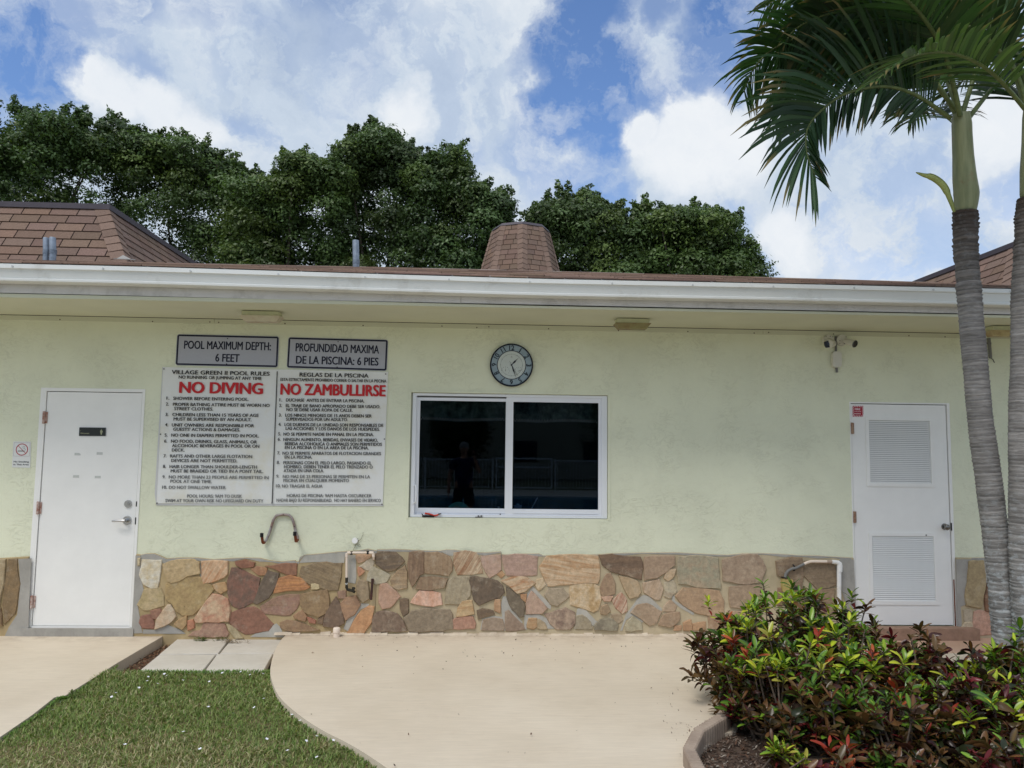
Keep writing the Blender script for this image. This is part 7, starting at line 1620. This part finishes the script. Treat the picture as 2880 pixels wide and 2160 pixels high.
# building and trees across the pool
ab = empty('apartment_house', (0, -42, 0), 'two storey cream apartment house across the pool behind the camera', 'building')
m = MB(); m.box((-22, -50, -.1), (26, -42, 6.2)); m.build('wall', mat('cream_render', (196, 186, 160), .9, var=.04, vs=1), ab); m = MB(); m.prism([(-23, -51, 6.2), (-23, -41, 6.2), (-23, -42.2, 7.6), (-23, -49.8, 7.6)], (50, 0, 0)); m.build('roof', mat('house_roof', (110, 84, 70), .9), ab)
wm_ = MB(); wm_.box((-.7, -.03, 0), (.7, .05, 1.3)); wme = wm_.mesh('window', mat('dark_window', (50, 58, 66), .2))
for z in (1.0, 4.0):
    for k in range(10): link('window', wme, ab, (-19+4.4*k, -41.98, z))
def bush(x, y, r, h, seed, lab):
    g = np.random.default_rng(seed); n = 5000; d = g.normal(size=(n, 3)); d /= np.linalg.norm(d, axis=1)[:, None]; rr_ = g.uniform(.6, 1.05, n)*(1+.2*np.sin(d[:, 0]*6)*np.sin(d[:, 1]*7+seed)); C0 = d*rr_[:, None]*np.array([r, r, h*.42])+np.array([0, 0, h*.6])
    a = g.normal(size=(n, 3)); a /= np.linalg.norm(a, axis=1)[:, None]; b = np.cross(a, d); s_ = .13; V_ = np.stack([C0-a*s_, C0-b*s_*.6, C0+a*s_, C0+b*s_*.6], axis=1).reshape(-1, 3); col = np.repeat(np.array(lin((58, 82, 44)))*g.uniform(.6, 1.4, (n, 1)), 4, axis=0)
    e_ = empty('shade_tree', (x, y, G), lab, 'tree', 'trees across the pool'); link('crown', np_mesh('crown', V_, np.arange(n*4).reshape(-1, 4), TL, col), e_, (x, y, G)); m = MB(); m.tube([(x, y, G), (x, y, h*.5)], [.16, .1], 8); m.build('trunk', TB, e_)
bush(-5.5, -30, 2.2, 5.5, 1, 'broad tree across the pool, left of the gate'); bush(7.5, -31, 2.4, 6, 2, 'broad tree across the pool, right of the gate'); bush(-1.0, -34, 1.6, 5, 3, 'narrow tree across the pool straight behind the camera'); bush(12.5, -30, 2.6, 6.5, 4, 'large tree at the far right across the pool'); bush(-12, -30, 2.6, 6, 5, 'large tree at the far left across the pool')

# ---------------------------------------------------------------- the photographer, mirrored in the left pane
px_, py_ = -.27, -7.50
person = empty('person', (px_, py_, 0), 'person in a dark blue shirt and dark shorts raising a phone to take the picture', 'person')
def skin(name, verts, edges, radii, m_, parent, root=0, sub=2, org=None):
    me = bpy.data.meshes.new(name); me.from_pydata([tuple(v) for v in verts], edges, []); o = link(name, me, parent, tuple(WL[parent])); me.materials.append(m_)
    md = o.modifiers.new('skin', 'SKIN'); md.use_smooth_shade = True
    for i, r in enumerate(radii): sv = me.skin_vertices[0].data[i]; sv.radius = r if isinstance(r, tuple) else (r, r); sv.use_root = (i == root)
    sb = o.modifiers.new('sub', 'SUBSURF'); sb.levels = sub; sb.render_levels = sub; return o
SKN = mat('skin', (190, 142, 116), .6); SHT = mat('shirt_blue', (26, 34, 74), .85); SHO = mat('shorts_dark', (52, 46, 46), .9); HAI = mat('hair_grey', (150, 146, 140), .8)
Vb = []; Eb = []; Rb_ = []
def bv(x, y, z, r, to=None):
    Vb.append((x, y, z)); Rb_.append(r)
    if to is not None: Eb.append((to, len(Vb)-1))
    return len(Vb)-1
pel = bv(0, 0, .95, (.165, .125)); sp1 = bv(0, .01, 1.12, (.165, .125), pel); sp2 = bv(0, 0, 1.30, (.175, .12), sp1); sp3 = bv(0, -.01, 1.42, (.12, .09), sp2); nk = bv(0, 0, 1.50, .055, sp3); hd = bv(0, .01, 1.575, .07, nk); hd2 = bv(0, .025, 1.66, .085, hd); hd3 = bv(0, .015, 1.735, .065, hd2)
for sg in (-1, 1):
    h_ = bv(.10*sg, 0, .90, .095, pel); k_ = bv(.115*sg, .015, .50, .062, h_); kc = bv(.118*sg, -.01, .36, .058, k_); an = bv(.12*sg, -.015, .09, .038, kc); hl = bv(.12*sg, 0, .045, .042, an); to_ = bv(.13*sg, .16, .03, .036, hl)
# right arm raised with the phone, left arm hanging a little away
sh = bv(.19, 0, 1.40, .058, sp3); el_ = bv(.30, .12, 1.22, .045, sh); wr = bv(.20, .33, 1.47, .030, el_); pm = bv(.185, .36, 1.52, (.036, .022), wr)
sh2 = bv(-.19, 0, 1.40, .058, sp3); el2 = bv(-.27, -.02, 1.12, .045, sh2); wr2 = bv(-.28, .06, .88, .030, el2); pm2 = bv(-.28, .08, .81, (.022, .036), wr2)
skin('body', [(v[0]-.0, v[1], v[2]) for v in Vb], Eb, Rb_, SKN, person)
for (wx_, base_, dirs) in ((0, Vector((.185, .36, 1.52)), [(-.03, .02, .05), (-.012, .025, .062), (.008, .024, .058), (.026, .018, .046)]), (1, Vector((-.28, .08, .81)), [(-.004, .03, -.05), (-.002, .012, -.062), (0, -.008, -.058), (.002, -.026, -.046)])):
    for d in dirs: d = Vector(d); skin('finger', [base_+d*.2, base_+d*.9, base_+d*1.3+Vector((0, .012, 0)), base_+d*1.55+Vector((0, .022, 0))], [(0, 1), (1, 2), (2, 3)], [.0095, .009, .008, .007], SKN, person, sub=1)
    d = Vector((-.05, .02, .02)) if wx_ == 0 else Vector((.012, .04, -.02)); skin('thumb', [base_+d*.1, base_+d*.7, base_+d*1.1+Vector((0, .01, .015))], [(0, 1), (1, 2)], [.011, .010, .008], SKN, person, sub=1)
skin('shirt', [(0, 0, .80), (0, .01, 1.12), (0, 0, 1.30), (0, -.01, 1.43), (.19, 0, 1.405), (.26, .075, 1.30), (-.19, 0, 1.405), (-.235, -.01, 1.25)], [(0, 1), (1, 2), (2, 3), (3, 4), (4, 5), (3, 6), (6, 7)], [(.182, .142), (.182, .142), (.192, .137), (.13, .10), .074, .068, .074, .068], SHT, person)
skin('shorts', [(0, 0, .98), (0, 0, .90), (.105, 0, .82), (.12, .01, .56), (-.105, 0, .82), (-.12, .01, .56)], [(0, 1), (1, 2), (2, 3), (1, 4), (4, 5)], [(.172, .135), (.16, .13), .108, .098, .108, .098], SHO, person)
m = MB(); m.ball((px_, py_+.0, 1.705), .098, sc=(.92, 1.02, .85)); m.build('hair', HAI, person)
m = MB()
for sg in (-1, 1): m.ball((px_+.032*sg, py_+.118, 1.655), .011); m.ball((px_+.088*sg, py_+.02, 1.65), .022, sc=(.4, .8, 1.2))
m.build('eyes_and_ears', SKN, person); m = MB(); m.tube([(px_, py_+.11, 1.655), (px_, py_+.135, 1.62), (px_, py_+.115, 1.612)], [.010, .014, .010], 8); m.build('nose', SKN, person); m = MB(); m.tube([(px_-.022, py_+.105, 1.585), (px_, py_+.112, 1.583), (px_+.022, py_+.105, 1.585)], .006, 6); m.build('mouth', mat('lips', (160, 96, 88), .6), person)
m = MB(); m.box((px_+.13, py_+.385, 1.545), (px_+.22, py_+.393, 1.70)); o = m.build('phone', BLK, None, org=(px_+.175, py_+.39, 1.6)); tag(o, 'black phone held up in the raised hand of the person', 'phone')
for sg in (-1, 1): m = MB(); m.ball((px_+.125*sg, py_+.07, .035), .06, sc=(.75, 2.1, .55)); m.build('shoe', mat('shoe_dark', (60, 60, 64), .7), person)
